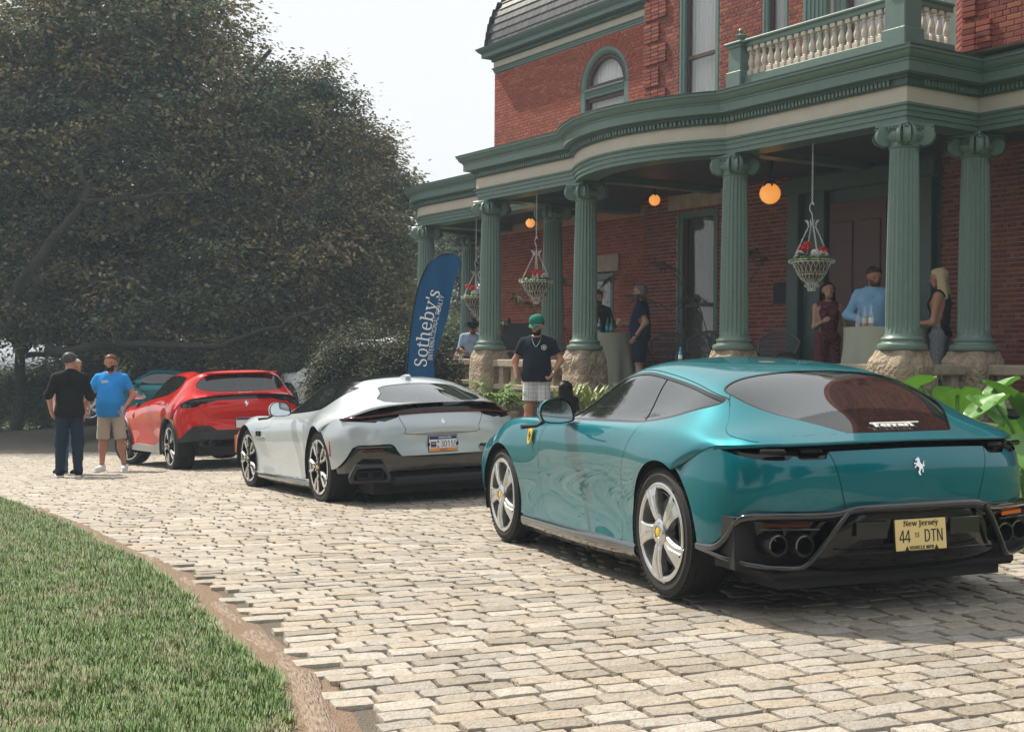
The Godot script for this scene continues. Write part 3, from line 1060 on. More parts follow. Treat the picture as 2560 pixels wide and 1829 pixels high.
func column(h: Node3D,x: float,z: float,n_pier: int) -> void:
	var y0:=1.376
	var g: Material=mats["green_col"]
	var c:=Node3D.new()
	c.name="column"
	h.add_child(c,true)
	c.position=Vector3(x,0,z)
	if not mats.has("_shaft"):
		mats["_shaft"]=flute_grid(.2,.168,2.2,20,8,24).done()
		mats["_base"]=MB.new().lathe(pv2([0,0,.262,0,.286,.012,.296,.04,.29,.068,.262,.082,.25,.084,.238,.1,.235,.112,.246,.12,.25,.138,.238,.155,.222,.158,.212,.17,.206,.195]),40).done()
		var m:=MB.new()
		m.lathe(pv2([.166,0,.184,.008,.187,.02,.172,.032,.17,.07,.19,.085,.222,.12,.226,.145,.2,.165,.19,.2]),32)
		mats["_bell"]=m.done()
		var ab:=PackedVector2Array()
		for q in 4:
			for k in 9:
				var t:=(k-4)/4.0
				var e:=.232-.042*(1.0-t*t)
				ab.append(Vector2(.232*t*.96,-e).rotated(PI/2*q))
		var am:=MB.new()
		var flat:=Transform3D(Basis(Vector3(1,0,0),-PI/2),Vector3.ZERO)
		am.prism(ab,.0,.05,flat*Transform3D(Basis.from_scale(Vector3(.94,.94,1)),Vector3(0,0,.2)))
		am.prism(ab,.0,.036,flat*Transform3D(Basis.from_scale(Vector3(1.04,1.04,1)),Vector3(0,0,.248)),.01)
		for k in 44:
			var t:=ab[(k*36)/44].lerp(ab[((k*36)/44+1) % 36],fmod(k*36.0/44.0,1.0))*1.02
			am.ball(Vector3(t.x,.225,t.y),Vector3(.017,.017,.017),4,6)
		mats["_abacus"]=am.done()
		var vm:=MB.new()
		for s in [-1,1]:
			var fx:=Transform3D(Basis(Vector3.UP,s*.36),Vector3(0,0,0))*Transform3D(Basis.IDENTITY,Vector3(.235,.115,s*.022))
			var prof:=pv2([.0,-.016,.108,-.016,.112,-.01,.112,.01,.108,.014,.0,.016])
			vm.lathe(prof,26,fx*Transform3D(Basis(Vector3(1,0,0),PI/2*s),Vector3.ZERO))
			var sp:=PackedVector3Array()
			var rr:=PackedFloat32Array()
			for k in 66:
				var t:=k/65.0
				var a:=t*TAU*2.4+PI*.5
				var r:=.104*pow(1.0-t,.85)+.012
				sp.append(Vector3(-cos(a)*r*1.0,sin(a)*r,.018*s))
				rr.append(lerpf(.0135,.008,t))
			vm.tube(sp,rr,6,true).v.size()
			var cnt:=sp.size()*6+36
			for q in range(vm.v.size()-cnt,vm.v.size()):
				vm.v[q]=fx*vm.v[q]
				vm.n[q]=fx.basis*vm.n[q]
			vm.ball(fx*Vector3(0,0,.018*s),Vector3(.02,.02,.02),5,8)
		var bp:=PackedVector3Array()
		for k in 9:
			var t:=k/8.0
			for e in 5:
				var w:=(e/4.0-.5)*lerpf(.16,.07,t)
				bp.append(Vector3(lerpf(.12,.245,t),.195+.03*sin(PI*t)+.006*cos(w*30.0),w))
		vm.grid(bp,9,5)
		var db:=PackedVector3Array()
		for k in 12:
			var a:=PI*.55-k*.25
			for e in 5:
				var w:=(e/4.0-.5)*.085
				db.append(Vector3(.245+cos(a)*(.11+.01*cos(e*PI/2.0)),.115+sin(a)*.11,w))
		vm.grid(db,12,5)
		mats["_volute"]=vm.done()
	part(c,"column_base",mats["_base"],g,at(0,y0,0))
	part(c,"shaft",mats["_shaft"],g,at(0,y0+.19,0))
	part(c,"capital_bell",mats["_bell"],g,at(0,y0+2.385,0))
	part(c,"abacus",mats["_abacus"],g,at(0,y0+2.395,0))
	for q in 4:
		part(c,"volute",mats["_volute"],g,at(0,y0+2.41,0,PI/4+PI/2*q))
	if n_pier>=0:
		var p:=PackedVector3Array()
		var hs:=.27
		var nr:=26
		var ns:=56
		for i in nr:
			var t:=float(i)/(nr-1)
			for j in ns:
				var a:=TAU*(j+.5)/ns
				var dir:=Vector3(cos(a),0,-sin(a))
				var k:=1.0/maxf(absf(dir.x),absf(dir.z))
				var edge:=k>1.36
				var base:=dir*hs*minf(k,1.3)
				var yy:=lerpf(.0,1.376,t)
				var b:=noise.get_noise_3d(base.x*1.3+n_pier*7.7,yy*1.1,base.z*1.3)*.75+noise.get_noise_3d(base.x*4.0+n_pier,yy*4.0,base.z*4.0+4.0)*.22
				var off:=(.0 if edge else .075*(b+.35))*smoothstep(1.0,.9,t)
				if edge:
					off=-.012+.02*noise.get_noise_2d(yy*6.0,j*3.0+n_pier)
				var top:=smoothstep(.8,1.0,t)
				p.append(base*(1.0-.13*top*top)+base.normalized()*off+Vector3(0,yy,0))
		var pm:=MB.new().grid(p,nr,ns,false,true,true)
		var fan:=PackedVector3Array()
		for j in ns:
			fan.append(p[(nr-1)*ns+j])
		for j in ns:
			pm.tri(Vector3(0,1.378,0),fan[j],fan[(j+1) % ns])
		part(c,"pier",pm.done(),mats["sandstone"])
func brick_wall(h: Node3D,xf: Transform3D,wd: float,y0: float,y1: float,gaps: Callable,look: String,singles:=0,pitch:=.068,ln:=.205) -> void:
	var xs:=[]
	var cs:=[]
	var row:=0
	var y:=y0+pitch*.5
	var bm: Mesh=mats["_brick"]
	var made:=0
	var pal: Array=mats["_pal_"+look]
	while y<y1-pitch*.3:
		var header:=row % 6==5
		var l:=ln*.5 if header else ln
		var x:=-l*(.5 if row % 2 else .0)
		var open: Array=gaps.call(y)
		while x<wd:
			var a:=maxf(x,.0)
			var b:=minf(x+l,wd)
			x+=l
			for g in open:
				if a>=g[0] and b<=g[1]:
					b=a
				elif a<g[0] and b>g[0]:
					b=g[0]
				elif a<g[1] and b>g[1]:
					a=g[1]
			if b-a<.025:
				continue
			var mid:=(a+b)*.5
			var k:=int(rng.randf()*6.0) % pal.size()
			var sc:=Vector3(b-a-.011,pitch-.0115,.022)
			var t:=xf*Transform3D(Basis.from_scale(sc),Vector3(mid,y,.001+rng.randf()*.0035))
			if made<singles:
				part(h,"brick",bm,pal_mat(look,k),t)
				made+=1
			else:
				xs.append(t)
				cs.append((pal[k] as Color)*(.86+.28*rng.randf()))
		row+=1
		y+=pitch
	if xs.size():
		var s:=scatter(h,"brickwork",bm,mats["brick_tint"],xs,cs)
		s.set_meta("kind","stuff")
func holed(m: MB,x0: float,x1: float,y0: float,y1: float,z: float,th: float,holes: Array) -> void:
	var ys:=[y0,y1]
	for h in holes:
		ys.append(clampf(h[2],y0,y1))
		ys.append(clampf(h[3],y0,y1))
	ys.sort()
	for i in ys.size()-1:
		if ys[i+1]-ys[i]<.001:
			continue
		var mid: float=(ys[i]+ys[i+1])*.5
		var cuts:=[]
		for h in holes:
			if mid>h[2] and mid<h[3]:
				cuts.append([h[0],h[1]])
		cuts.sort()
		var x:=x0
		cuts.append([x1,x1])
		for c in cuts:
			if c[0]-x>.001:
				m.box(Vector3((x+c[0])*.5,mid,z-th*.5),Vector3(c[0]-x,ys[i+1]-ys[i],th))
			x=c[1]
func pal_mat(look: String,k: int) -> Material:
	var key:="brick_%s_%d" % [look,k]
	if not mats.has(key):
		var m: StandardMaterial3D=mats["brick_tint"].duplicate()
		m.vertex_color_use_as_albedo=false
		m.albedo_color=(mats["_pal_"+look][k] as Color).linear_to_srgb()
		mats[key]=m
	return mats[key]
func never(_y: float) -> Array:
	return []
func curtain(wd: float,ht: float,folds: int) -> ArrayMesh:
	var p:=PackedVector3Array()
	var nu:=2
	var nv:=folds*6+1
	for i in nu:
		for j in nv:
			var u:=float(j)/(nv-1)
			p.append(Vector3((u-.5)*wd,ht*i,.018*sin(u*TAU*folds)+.008*sin(u*31.0+2.0)))
	return MB.new().grid(p,nu,nv,false,false,true).done()
func window_sash(h: Node3D,xf: Transform3D,wd: float,ht: float,fr: float,split: float,curtain_mat: Material) -> void:
	var w:=Node3D.new()
	w.name="window"
	h.add_child(w,true)
	w.transform=xf
	var f:=MB.new()
	for s in [-1,1]:
		f.box(Vector3(s*(wd*.5-fr*.5),ht*.5,.0),Vector3(fr,ht,.12),Transform3D.IDENTITY,.012)
		f.box(Vector3(s*(wd*.5-fr*.3),ht*.5,.045),Vector3(fr*.45,ht+.004,.07),Transform3D.IDENTITY,.012)
	f.box(Vector3(0,ht-fr*.5,-.002),Vector3(wd-2*fr-.002,fr,.115),Transform3D.IDENTITY,.012)
	part(w,"frame",f.done(),mats["green"])
	var s:=MB.new()
	var iw:=wd-2*fr
	for e in [-1,1]:
		s.box(Vector3(e*(iw*.5-.03),(ht-fr)*.5,-.03),Vector3(.055,ht-fr-.004,.05))
	s.box(Vector3(0,split,-.022),Vector3(iw-.12,.06,.06))
	s.box(Vector3(0,.05,-.028),Vector3(iw-.12,.09,.05))
	part(w,"sash",s.done(),mats["sash_brown"])
	part(w,"pane",MB.new().box(Vector3(0,(ht-fr)*.5,-.045),Vector3(iw,ht-fr,.006)).done(),mats["pane"])
	part(w,"curtain",curtain(iw+.1,ht,9),curtain_mat,at(0,0,-.16))
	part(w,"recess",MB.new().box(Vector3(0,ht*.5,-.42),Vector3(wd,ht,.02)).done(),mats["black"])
func build_mansion() -> void:
	mats["_brick"]=MB.new().box(Vector3(0,0,0),Vector3(1,1,1),Transform3D.IDENTITY,.06).done()
	mats["_pal_orange"]=[Color(.36,.085,.05),Color(.4,.1,.06),Color(.33,.075,.045),Color(.42,.12,.07),Color(.36,.09,.06)]
	mats["_pal_red"]=[Color(.27,.06,.042),Color(.23,.045,.036),Color(.31,.075,.045),Color(.2,.045,.04),Color(.34,.1,.055)]
	mats["_pal_dark"]=[Color(.22,.06,.042),Color(.18,.048,.038),Color(.25,.075,.05)]
	var h:=thing("brick_mansion","red brick Victorian mansion with green Ionic porch, balcony and slate mansard roof","mansion",MX)
	var path:=PackedVector2Array([Vector2(9.0,-1.3),Vector2(.0,-1.3),Vector2(.0,.0),Vector2(-2.75,.0)])
	for p in bow_path(-2.95,-6.4,.55,.02,22):
		path.append(p)
	path.append_array([Vector2(-6.6,.0),Vector2(-9.33,.0),Vector2(-9.33,-1.3),Vector2(-13.7,-1.3)])
	for k in 9:
		var a:=PI/2*(k+1)/9.0
		path.append(Vector2(-13.7-sin(a)*1.6,-2.9+cos(a)*1.6))
	path.append(Vector2(-15.3,-9.0))
	entablature(h,path,4.06,1.0,.2,.27)
	var cols:=[[.0,.0],[.01,-1.3],[-2.92,.0],[-6.42,.0],[-9.33,.0],[-9.25,-1.3],[-14.1,-1.3],[-15.2,-3.05],[4.6,-1.3]]
	for i in cols.size():
		column(h,cols[i][0],cols[i][1],i)
	var deck:=Geometry2D.offset_polygon(PackedVector2Array([Vector2(9,-1.3),Vector2(0,-1.3),Vector2(0,0),Vector2(-2.9,0),Vector2(-4.7,.5),Vector2(-6.4,0),Vector2(-9.33,0),Vector2(-9.33,-1.3),Vector2(-14.2,-1.3),Vector2(-15.3,-2.6),Vector2(-15.3,-9),Vector2(9,-9)]),.12)[0]
	var up:=Transform3D(Basis(Vector3(1,0,0),Vector3(0,0,1),Vector3(0,-1,0)),Vector3.ZERO)
	if not Geometry2D.is_polygon_clockwise(deck):
		pass
	var lay:=func(poly: PackedVector2Array,y0: float,y1: float) -> Mesh:
		var m:=MB.new()
		var pp:=PackedVector2Array()
		for q in poly:
			pp.append(Vector2(q.x,-q.y))
		if Geometry2D.is_polygon_clockwise(pp):
			pp.reverse()
		m.prism(pp,y0,y1,Transform3D(Basis(Vector3(1,0,0),Vector3(0,0,-1),Vector3(0,1,0)),Vector3.ZERO))
		return m.done()
	part(h,"porch_floor",lay.call(deck,.6,.67),mats["deck"])
	part(h,"porch_base",lay.call(Geometry2D.offset_polygon(deck,-.16)[0],-2.0,.598),mats["dark_stone"])
	var inner:=Geometry2D.offset_polygon(PackedVector2Array([Vector2(9,-1.3),Vector2(0,-1.3),Vector2(0,0),Vector2(-2.9,0),Vector2(-4.7,.5),Vector2(-6.4,0),Vector2(-9.33,0),Vector2(-9.33,-1.3),Vector2(-14.2,-1.3),Vector2(-15.3,-2.6),Vector2(-15.3,-9),Vector2(9,-9)]),-.1)[0]
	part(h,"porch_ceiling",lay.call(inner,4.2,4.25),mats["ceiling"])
	part(h,"porch_roof",lay.call(Geometry2D.offset_polygon(inner,.2)[0],4.84,4.9),mats["roof_metal"])
	for e in [[-9.33,4.12,-2.3,.36,.16,1.9],[-13.9,4.12,-2.3,.36,.16,1.9],[-3.0,4.15,-1.5,.24,.1,2.55],[-6.4,4.15,-1.5,.24,.1,2.55]]:
		part(h,"ceiling_beam",MB.new().box(Vector3(e[0],e[1],e[2]),Vector3(e[3],e[4],e[5])).done(),mats["green"])
	for seg in [[Vector2(-.28,.0),Vector2(-2.64,.0)],[Vector2(-6.7,.0),Vector2(-9.05,.0)],[Vector2(-9.6,-1.3),Vector2(-13.8,-1.3)],[Vector2(.02,-.3),Vector2(.02,-1.05)],[Vector2(4.3,-1.3),Vector2(.3,-1.3)]]:
		var a: Vector2=seg[0]
		var b: Vector2=seg[1]
		var d:=(b-a)
		var ln:=d.length()
		d/=ln
		var fr:=Transform3D(Basis(Vector3(d.x,0,d.y),Vector3.UP,Vector3(d.x,0,d.y).cross(Vector3.UP)),Vector3(a.x,0,a.y))
		var rail:=Node3D.new()
		rail.name="stone_railing"
		h.add_child(rail,true)
		rail.transform=fr
		part(rail,"rail_cap",MB.new().box(Vector3(ln*.5,1.145,0),Vector3(ln,.13,.24),Transform3D.IDENTITY,.015).done(),mats["limestone"])
		part(rail,"rail_foot",MB.new().box(Vector3(ln*.5,.73,0),Vector3(ln,.1,.24),Transform3D.IDENTITY,.015).done(),mats["limestone"])
		var nb:=int(ln/.34)
		var bal:=MB.new()
		var pp:=PackedVector2Array([Vector2(-.085,.782),Vector2(.085,.782),Vector2(.065,.93),Vector2(.06,1.0),Vector2(.085,1.078),Vector2(-.085,1.078),Vector2(-.06,1.0),Vector2(-.065,.93)])
		bal.prism(pp,-.06,.06)
		var bmesh:=bal.done()
		for k in nb:
			part(rail,"baluster",bmesh,mats["limestone"],at((k+.5)*ln/nb,0,0))
	var mort:=MB.new()
	var lhole:=[[-11.2,-10.0,.8,2.97],[-11.18,-9.58,4.9,6.69]]
	for k in 12:
		var t0:=k/12.0*.8
		var t1:=(k+1)/12.0*.8
		var w:=sqrt(maxf(.0,.64-t1*t1)) if k<11 else .12
		lhole.append([-10.38-w,-10.38+w,6.69+t0,6.69+t1])
	holed(mort,-14.54,-8.44,.6,7.8,-3.3,.3,lhole)
	part(h,"wall",mort.done(),mats["mortar_warm"])
	var m2:=MB.new()
	holed(m2,-8.42,.3,.6,9.2,-2.8,.3,[[-7.49,-6.37,.95,3.9],[-7.46,-6.4,5.6,8.6],[-5.35,-4.75,5.6,8.8],[-3.8,-1.5,5.0,8.8]])
	m2.box(Vector3(-8.41,4.9,-3.2),Vector3(.04,8.6,.78))
	part(h,"wall",m2.done(),mats["mortar_white"])
	var m3:=MB.new()
	m3.box(Vector3(2.8,7.2,-2.0),Vector3(5.2,4.5,2.4))
	holed(m3,.32,9.0,.6,5.0,-3.05,.3,[[1.64,2.76,.95,3.6]])
	part(h,"wall",m3.done(),mats["mortar_white"])
	var side:=MB.new()
	side.box(Vector3(-14.4,4.2,-6.2),Vector3(.26,7.2,5.2))
	part(h,"wall",side.done(),mats["mortar_warm"])
	var arch:=func(y: float) -> Array:
		var o:=[]
		if y>4.0 and y<4.95:
			return [[.0,99.0]]
		if y>4.9 and y<6.69:
			o.append([3.36,4.96])
		elif y>=6.69 and y<7.81:
			var w:=sqrt(maxf(.0,1.12*1.12-(y-6.69)*(y-6.69)))
			o.append([4.16-w,4.16+w])
		if y>.8 and y<2.97:
			o.append([3.34,4.54])
		elif y>=2.97 and y<3.31:
			o.append([3.24,4.74])
		return o
	brick_wall(h,at(-14.54,0,-3.3),6.14,.67,7.68,arch,"orange",60)
	var vx:=[]
	var vc:=[]
	for ring in 2:
		var r:=.88+ring*.155
		var nn:=int(PI*r/.066)
		for k in nn+1:
			var a:=PI*k/nn
			vx.append(Transform3D(Basis(Vector3(0,0,1),a-PI/2)*Basis.from_scale(Vector3(.055,.145,.024)),Vector3(-10.38+cos(a)*r,6.69+sin(a)*r,-3.296)))
			vc.append((mats["_pal_orange"][k % 5] as Color)*(.85+.25*rng.randf()))
	var vs:=scatter(h,"arch_brickwork",mats["_brick"],mats["brick_tint"],vx,vc)
	vs.set_meta("kind","stuff")
	var rw:=func(y: float) -> Array:
		if y>4.2 and y<4.92:
			return [[.0,99.0]]
		if y<4.2:
			var o:=[[3.73,6.73]]
			if y>.95 and y<3.9:
				o.append([.94,2.06])
			return o
		if y>5.6:
			return [[.97,2.03],[3.08,3.68],[4.08,7.48]]
		return [[4.08,7.48]]
	brick_wall(h,at(-8.43,0,-2.8),8.7,.67,8.6,rw,"red",60)
	var qx:=[]
	var qc:=[]
	for k in 8:
		var yy:=5.02+k*.408
		var wide:=.44 if k % 2 else .64
		for row in 5:
			var n:=int(wide/.213)
			for b in n:
				qx.append(Transform3D(Basis.from_scale(Vector3(wide/n-.012,.057,.05)),Vector3(-8.43+(b+.5)*wide/n,yy+row*.068+.034,-2.77)))
				qc.append((mats["_pal_red"][(k+b+row) % 5] as Color)*(.85+.3*rng.randf()))
	var qs:=scatter(h,"quoin_brickwork",mats["_brick"],mats["brick_tint"],qx,qc)
	qs.set_meta("kind","stuff")
	brick_wall(h,at(.2,0,-.795),5.0,4.95,9.4,never,"red",150)
	var cant:=MB.new()
	cant.box(Vector3(-.17,7.2,-.005),Vector3(.34,4.5,.03))
	var cxf:=Transform3D(Basis(Vector3.UP,deg_to_rad(-38.0)),Vector3(.2,0,-.82))
	part(h,"wall",cant.done(),mats["mortar_white"],cxf)
	brick_wall(h,cxf*at(-.34,0,.012),.34,4.95,9.4,never,"red",30)
	var pq:=[]
	var pc:=[]
	for k in 6:
		for row in 5:
			for b in (1 if k % 2 else 2):
				pq.append(Transform3D(Basis.from_scale(Vector3(.2,.057,.05)),Vector3(.31+b*.21,4.99+k*.408+row*.068,-.765)))
				pc.append((mats["_pal_red"][(k+b+row) % 5] as Color)*(.85+.3*rng.randf()))
	var pqs:=scatter(h,"quoin_brickwork",mats["_brick"],mats["brick_tint"],pq,pc)
	pqs.set_meta("kind","stuff")
	brick_wall(h,at(-.2,0,-3.045),8.0,.67,4.2,func(y: float) -> Array: return [[1.84,2.96]] if y>.95 and y<3.6 else [],"red",0)
	window_sash(h,at(-6.93,5.6,-2.86),1.06,3.0,.13,1.0,mats["curtain"])
	window_sash(h,at(-5.05,5.6,-2.86),.6,3.2,.12,1.0,mats["curtain"])
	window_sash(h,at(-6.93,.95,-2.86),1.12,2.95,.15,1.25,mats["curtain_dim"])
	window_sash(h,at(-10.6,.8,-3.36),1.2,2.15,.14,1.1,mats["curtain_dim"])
	part(h,"lintel",MB.new().box(Vector3(-10.55,3.14,-3.28),Vector3(1.5,.34,.08),Transform3D.IDENTITY,.012).done(),mats["limestone"])
	part(h,"lintel",MB.new().box(Vector3(-6.93,4.04,-2.78),Vector3(1.5,.26,.08),Transform3D.IDENTITY,.012).done(),mats["limestone"])
	part(h,"lintel",MB.new().box(Vector3(2.2,3.75,-3.03),Vector3(1.5,.26,.08),Transform3D.IDENTITY,.012).done(),mats["limestone"])
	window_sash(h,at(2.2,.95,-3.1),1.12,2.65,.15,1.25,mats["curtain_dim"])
	var aw:=Node3D.new()
	aw.name="arched_window"
	h.add_child(aw,true)
	aw.position=Vector3(-10.38,6.69,-3.36)
	var ring:=MB.new()
	var rp:=PackedVector3Array()
	var rs:=PackedVector3Array()
	for k in 29:
		var a:=PI*k/28.0
		for q in [[.81,-.05],[.81,.07],[.74,.075],[.72,.05],[.66,.045],[.65,-.05]]:
			rp.append(Vector3(cos(a)*q[0],sin(a)*q[0],q[1]))
		for q in [[.65,-.05],[.65,.02],[.57,.015],[.57,-.05]]:
			rs.append(Vector3(cos(a)*q[0],sin(a)*q[0],q[1]))
	ring.grid(rp,29,6,false,false,true)
	for s in [-1,1]:
		ring.box(Vector3(s*.73,-.9,.01),Vector3(.16,1.8,.12),Transform3D.IDENTITY,.012)
	ring.box(Vector3(0,-.06,.01),Vector3(1.3,.2,.1),Transform3D.IDENTITY,.012)
	ring.box(Vector3(0,.0,.05),Vector3(1.3,.045,.08),Transform3D.IDENTITY,.01)
	for k in 30:
		ring.box(Vector3(-.63+k*.0434,-.075,.065),Vector3(.02,.05,.025))
	part(aw,"frame",ring.done(),mats["green"])
	var sash:=MB.new().grid(rs,29,4,false,false,true)
	sash.box(Vector3(0,.075,-.02),Vector3(1.16,.07,.06))
	sash.box(Vector3(0,-.2,-.02),Vector3(1.3,.07,.06))
	for s in [-1,1]:
		sash.box(Vector3(s*.61,-.9,-.02),Vector3(.07,1.5,.06))
	part(aw,"sash",sash.done(),mats["sash_brown"])
	var glassp:=MB.new()
	for k in 24:
		var a:=PI*k/24.0
		var b:=PI*(k+1)/24.0
		glassp.tri(Vector3(0,.05,-.03),Vector3(cos(a)*.62,sin(a)*.62+.02,-.03),Vector3(cos(b)*.62,sin(b)*.62+.02,-.03))
	glassp.box(Vector3(0,-.9,-.03),Vector3(1.2,1.4,.006))
	part(aw,"pane",glassp.done(),mats["pane"])
	part(aw,"curtain",curtain(1.3,2.6,9),mats["curtain"],at(0,-1.9,-.14))
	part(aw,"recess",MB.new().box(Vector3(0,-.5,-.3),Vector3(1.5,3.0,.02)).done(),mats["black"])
	for x in [-4.1,-1.2]:
		var pil:=MB.new()
		pil.box(Vector3(x,6.9,-2.76),Vector3(.5,3.9,.12),Transform3D.IDENTITY,.01)
		for k in 5:
			pil.box(Vector3(x-.17+k*.085,6.9,-2.695),Vector3(.035,3.7,.03),Transform3D.IDENTITY,.01)
		part(h,"pilaster",pil.done(),mats["green"])
	window_sash(h,at(-2.65,5.0,-2.9),2.3,3.8,.22,1.6,mats["curtain"])
	var db:=MB.new()
	db.box(Vector3(-3.2,2.45,-2.84),Vector3(3.0,3.56,.1))
	for x in [-4.5,-3.95,-2.45,-1.9]:
		db.box(Vector3(x,2.4,-2.74),Vector3(.26,3.4,.14),Transform3D.IDENTITY,.012)
		db.box(Vector3(x,.95,-2.72),Vector3(.32,.55,.18),Transform3D.IDENTITY,.012)
	db.box(Vector3(-3.2,4.0,-2.72),Vector3(3.0,.26,.18),Transform3D.IDENTITY,.012)
	part(h,"door_surround",db.done(),mats["green_dark"])
	var door:=Node3D.new()
	door.name="front_door"
	h.add_child(door,true)
	door.position=Vector3(-3.2,.67,-2.76)
	part(door,"door_leaf",MB.new().box(Vector3(0,1.5,0),Vector3(1.12,3.0,.06)).done(),mats["door_wood"])
	for x in [-.27,.27]:
		for yy in [.55,1.95]:
			part(door,"door_panel",MB.new().box(Vector3(x,yy,.035),Vector3(.4,.7 if yy<1 else 1.5,.03),Transform3D.IDENTITY,.014).done(),mats["door_wood"])
	var up_path:=PackedVector2Array([Vector2(-8.4,-3.3),Vector2(-14.54,-3.3),Vector2(-14.54,-9.0)])
	entablature(h,up_path,7.66,.74,.03,.3)
	var sx:=[]
	var sc:=[]
	var prev:=Vector2(.12,8.27)
	for row in 15:
		var t:=row/14.0
		var cur:=Vector2(.12-.25*t-2.2*t*t*t,8.27+2.6*t-.55*t*t)
		var nx:=Vector2(.12-.25*(t+.0714)-2.2*pow(t+.0714,3),8.27+2.6*(t+.0714)-.55*pow(t+.0714,2))
		var slope:=(nx-cur)
		var ang:=atan2(-slope.x,slope.y)
		var x:=-14.55-cur.x+(.12 if row % 2 else .0)
		while x<-8.5:
			var w:=.24+.04*rng.randf()
			sx.append(Transform3D(Basis(Vector3(1,0,0),-ang-.06)*Basis.from_scale(Vector3(w-.008,slope.length()*1.3,.016)),Vector3(x+w*.5,cur.y+slope.y*.5,-3.28+cur.x)))
			var g:=.045+.035*rng.randf()
			sc.append(Color(g*.92,g,g*1.12))
			x+=w
		var zz:=-3.2+cur.x
		while zz>-8.5:
			var w:=.24+.04*rng.randf()
			sx.append(Transform3D(Basis(Vector3.UP,-PI/2)*Basis(Vector3(1,0,0),-ang-.06)*Basis.from_scale(Vector3(w-.008,slope.length()*1.3,.016)),Vector3(-14.55-cur.x,cur.y+slope.y*.5,zz-w*.5)))
			var g:=.045+.035*rng.randf()
			sc.append(Color(g*.92,g,g*1.12))
			zz -= w
		prev=cur
	var roof:=Node3D.new()
	roof.name="mansard_roof"
	h.add_child(roof,true)
	var sl:=scatter(roof,"slates",mats["_brick"],mats["slate_tint"],sx,sc)
	sl.set_meta("kind","stuff")
	var rb:=PackedVector3Array()
	for row in 16:
		var t:=row/14.0
		var o:=.12-.25*t-2.2*t*t*t-.03
		var yy:=8.27+2.6*t-.55*t*t
		rb.append(Vector3(-8.45,yy,-3.29+o))
		rb.append(Vector3(-14.53-o,yy,-3.29+o))
		rb.append(Vector3(-14.53-o,yy,-9.0))
	part(roof,"roof_boards",MB.new().grid(rb,16,3,false,false,true).done(),mats["slate_plain"])
	build_balcony(h)
func build_balcony(h: Node3D) -> void:
	var b:=Node3D.new()
	b.name="balcony_balustrade"
	h.add_child(b,true)
	var g: Material=mats["green"]
	var bl:=MB.new()
	bl.box(Vector3(0,.035,0),Vector3(.085,.07,.085),Transform3D.IDENTITY,.006)
	bl.lathe(pv2([.034,.07,.036,.085,.026,.1,.032,.125,.041,.16,.04,.19,.03,.235,.021,.275,.02,.29,.03,.298,.03,.31,.022,.316,.03,.335]),16)
	bl.box(Vector3(0,.362,0),Vector3(.085,.055,.085),Transform3D.IDENTITY,.006)
	var bmesh:=bl.done()
	for seg in [[Vector2(-2.52,.16),Vector2(-.05,.16)],[Vector2(.12,.02),Vector2(.12,-.66)],[Vector2(-2.66,.02),Vector2(-2.66,-.9)]]:
		var a: Vector2=seg[0]
		var e: Vector2=seg[1]
		var d:=e-a
		var ln:=d.length()
		d/=ln
		var fr:=Transform3D(Basis(Vector3(d.x,0,d.y),Vector3.UP,Vector3(d.x,0,d.y).cross(Vector3.UP)),Vector3(a.x,0,a.y))
		part(b,"bottom_rail",MB.new().box(Vector3(ln*.5,4.985,0),Vector3(ln,.13,.15),Transform3D.IDENTITY,.01).done(),g,fr)
		var tr:=MB.new()
		tr.box(Vector3(ln*.5,5.475,0),Vector3(ln,.075,.1),Transform3D.IDENTITY,.01)
		tr.box(Vector3(ln*.5,5.525,0),Vector3(ln,.045,.16),Transform3D.IDENTITY,.015)
		part(b,"top_rail",tr.done(),g,fr)
		var nb:=int(ln/.1235)
		for k in nb:
			part(b,"baluster",bmesh,mats["cream"],fr*at((k+.5)*ln/nb,5.05,0))
	var post:=func(x: float,z: float,w: float,top: float,tall: bool) -> void:
		var m:=MB.new()
		m.box(Vector3(x,5.02,z),Vector3(w+.05,.22,w+.05),Transform3D.IDENTITY,.012)
		m.box(Vector3(x,4.95+(top-4.95)*.5,z),Vector3(w,top-4.96,w),Transform3D.IDENTITY,.01)
		m.box(Vector3(x,top,z),Vector3(w+.05,.05,w+.05),Transform3D.IDENTITY,.014)
		m.box(Vector3(x,top+.035,z),Vector3(w+.1,.04,w+.1),Transform3D.IDENTITY,.014)
		part(b,"post",m.done(),g)
		var f:=MB.new()
		f.lathe(pv2([.06,0,.05,.015,.03,.03,.04,.045,.085,.085,.09,.1,.075,.11,.03,.12,.02,.14,.035,.16,.036,.175,.02,.2,.0,.205]),20,at(x,top+.055,z))
		part(b,"finial",f.done(),g)
	post.call(-2.66,.16,.24,5.47,false)
	post.call(.1,.16,.3,5.62,true)
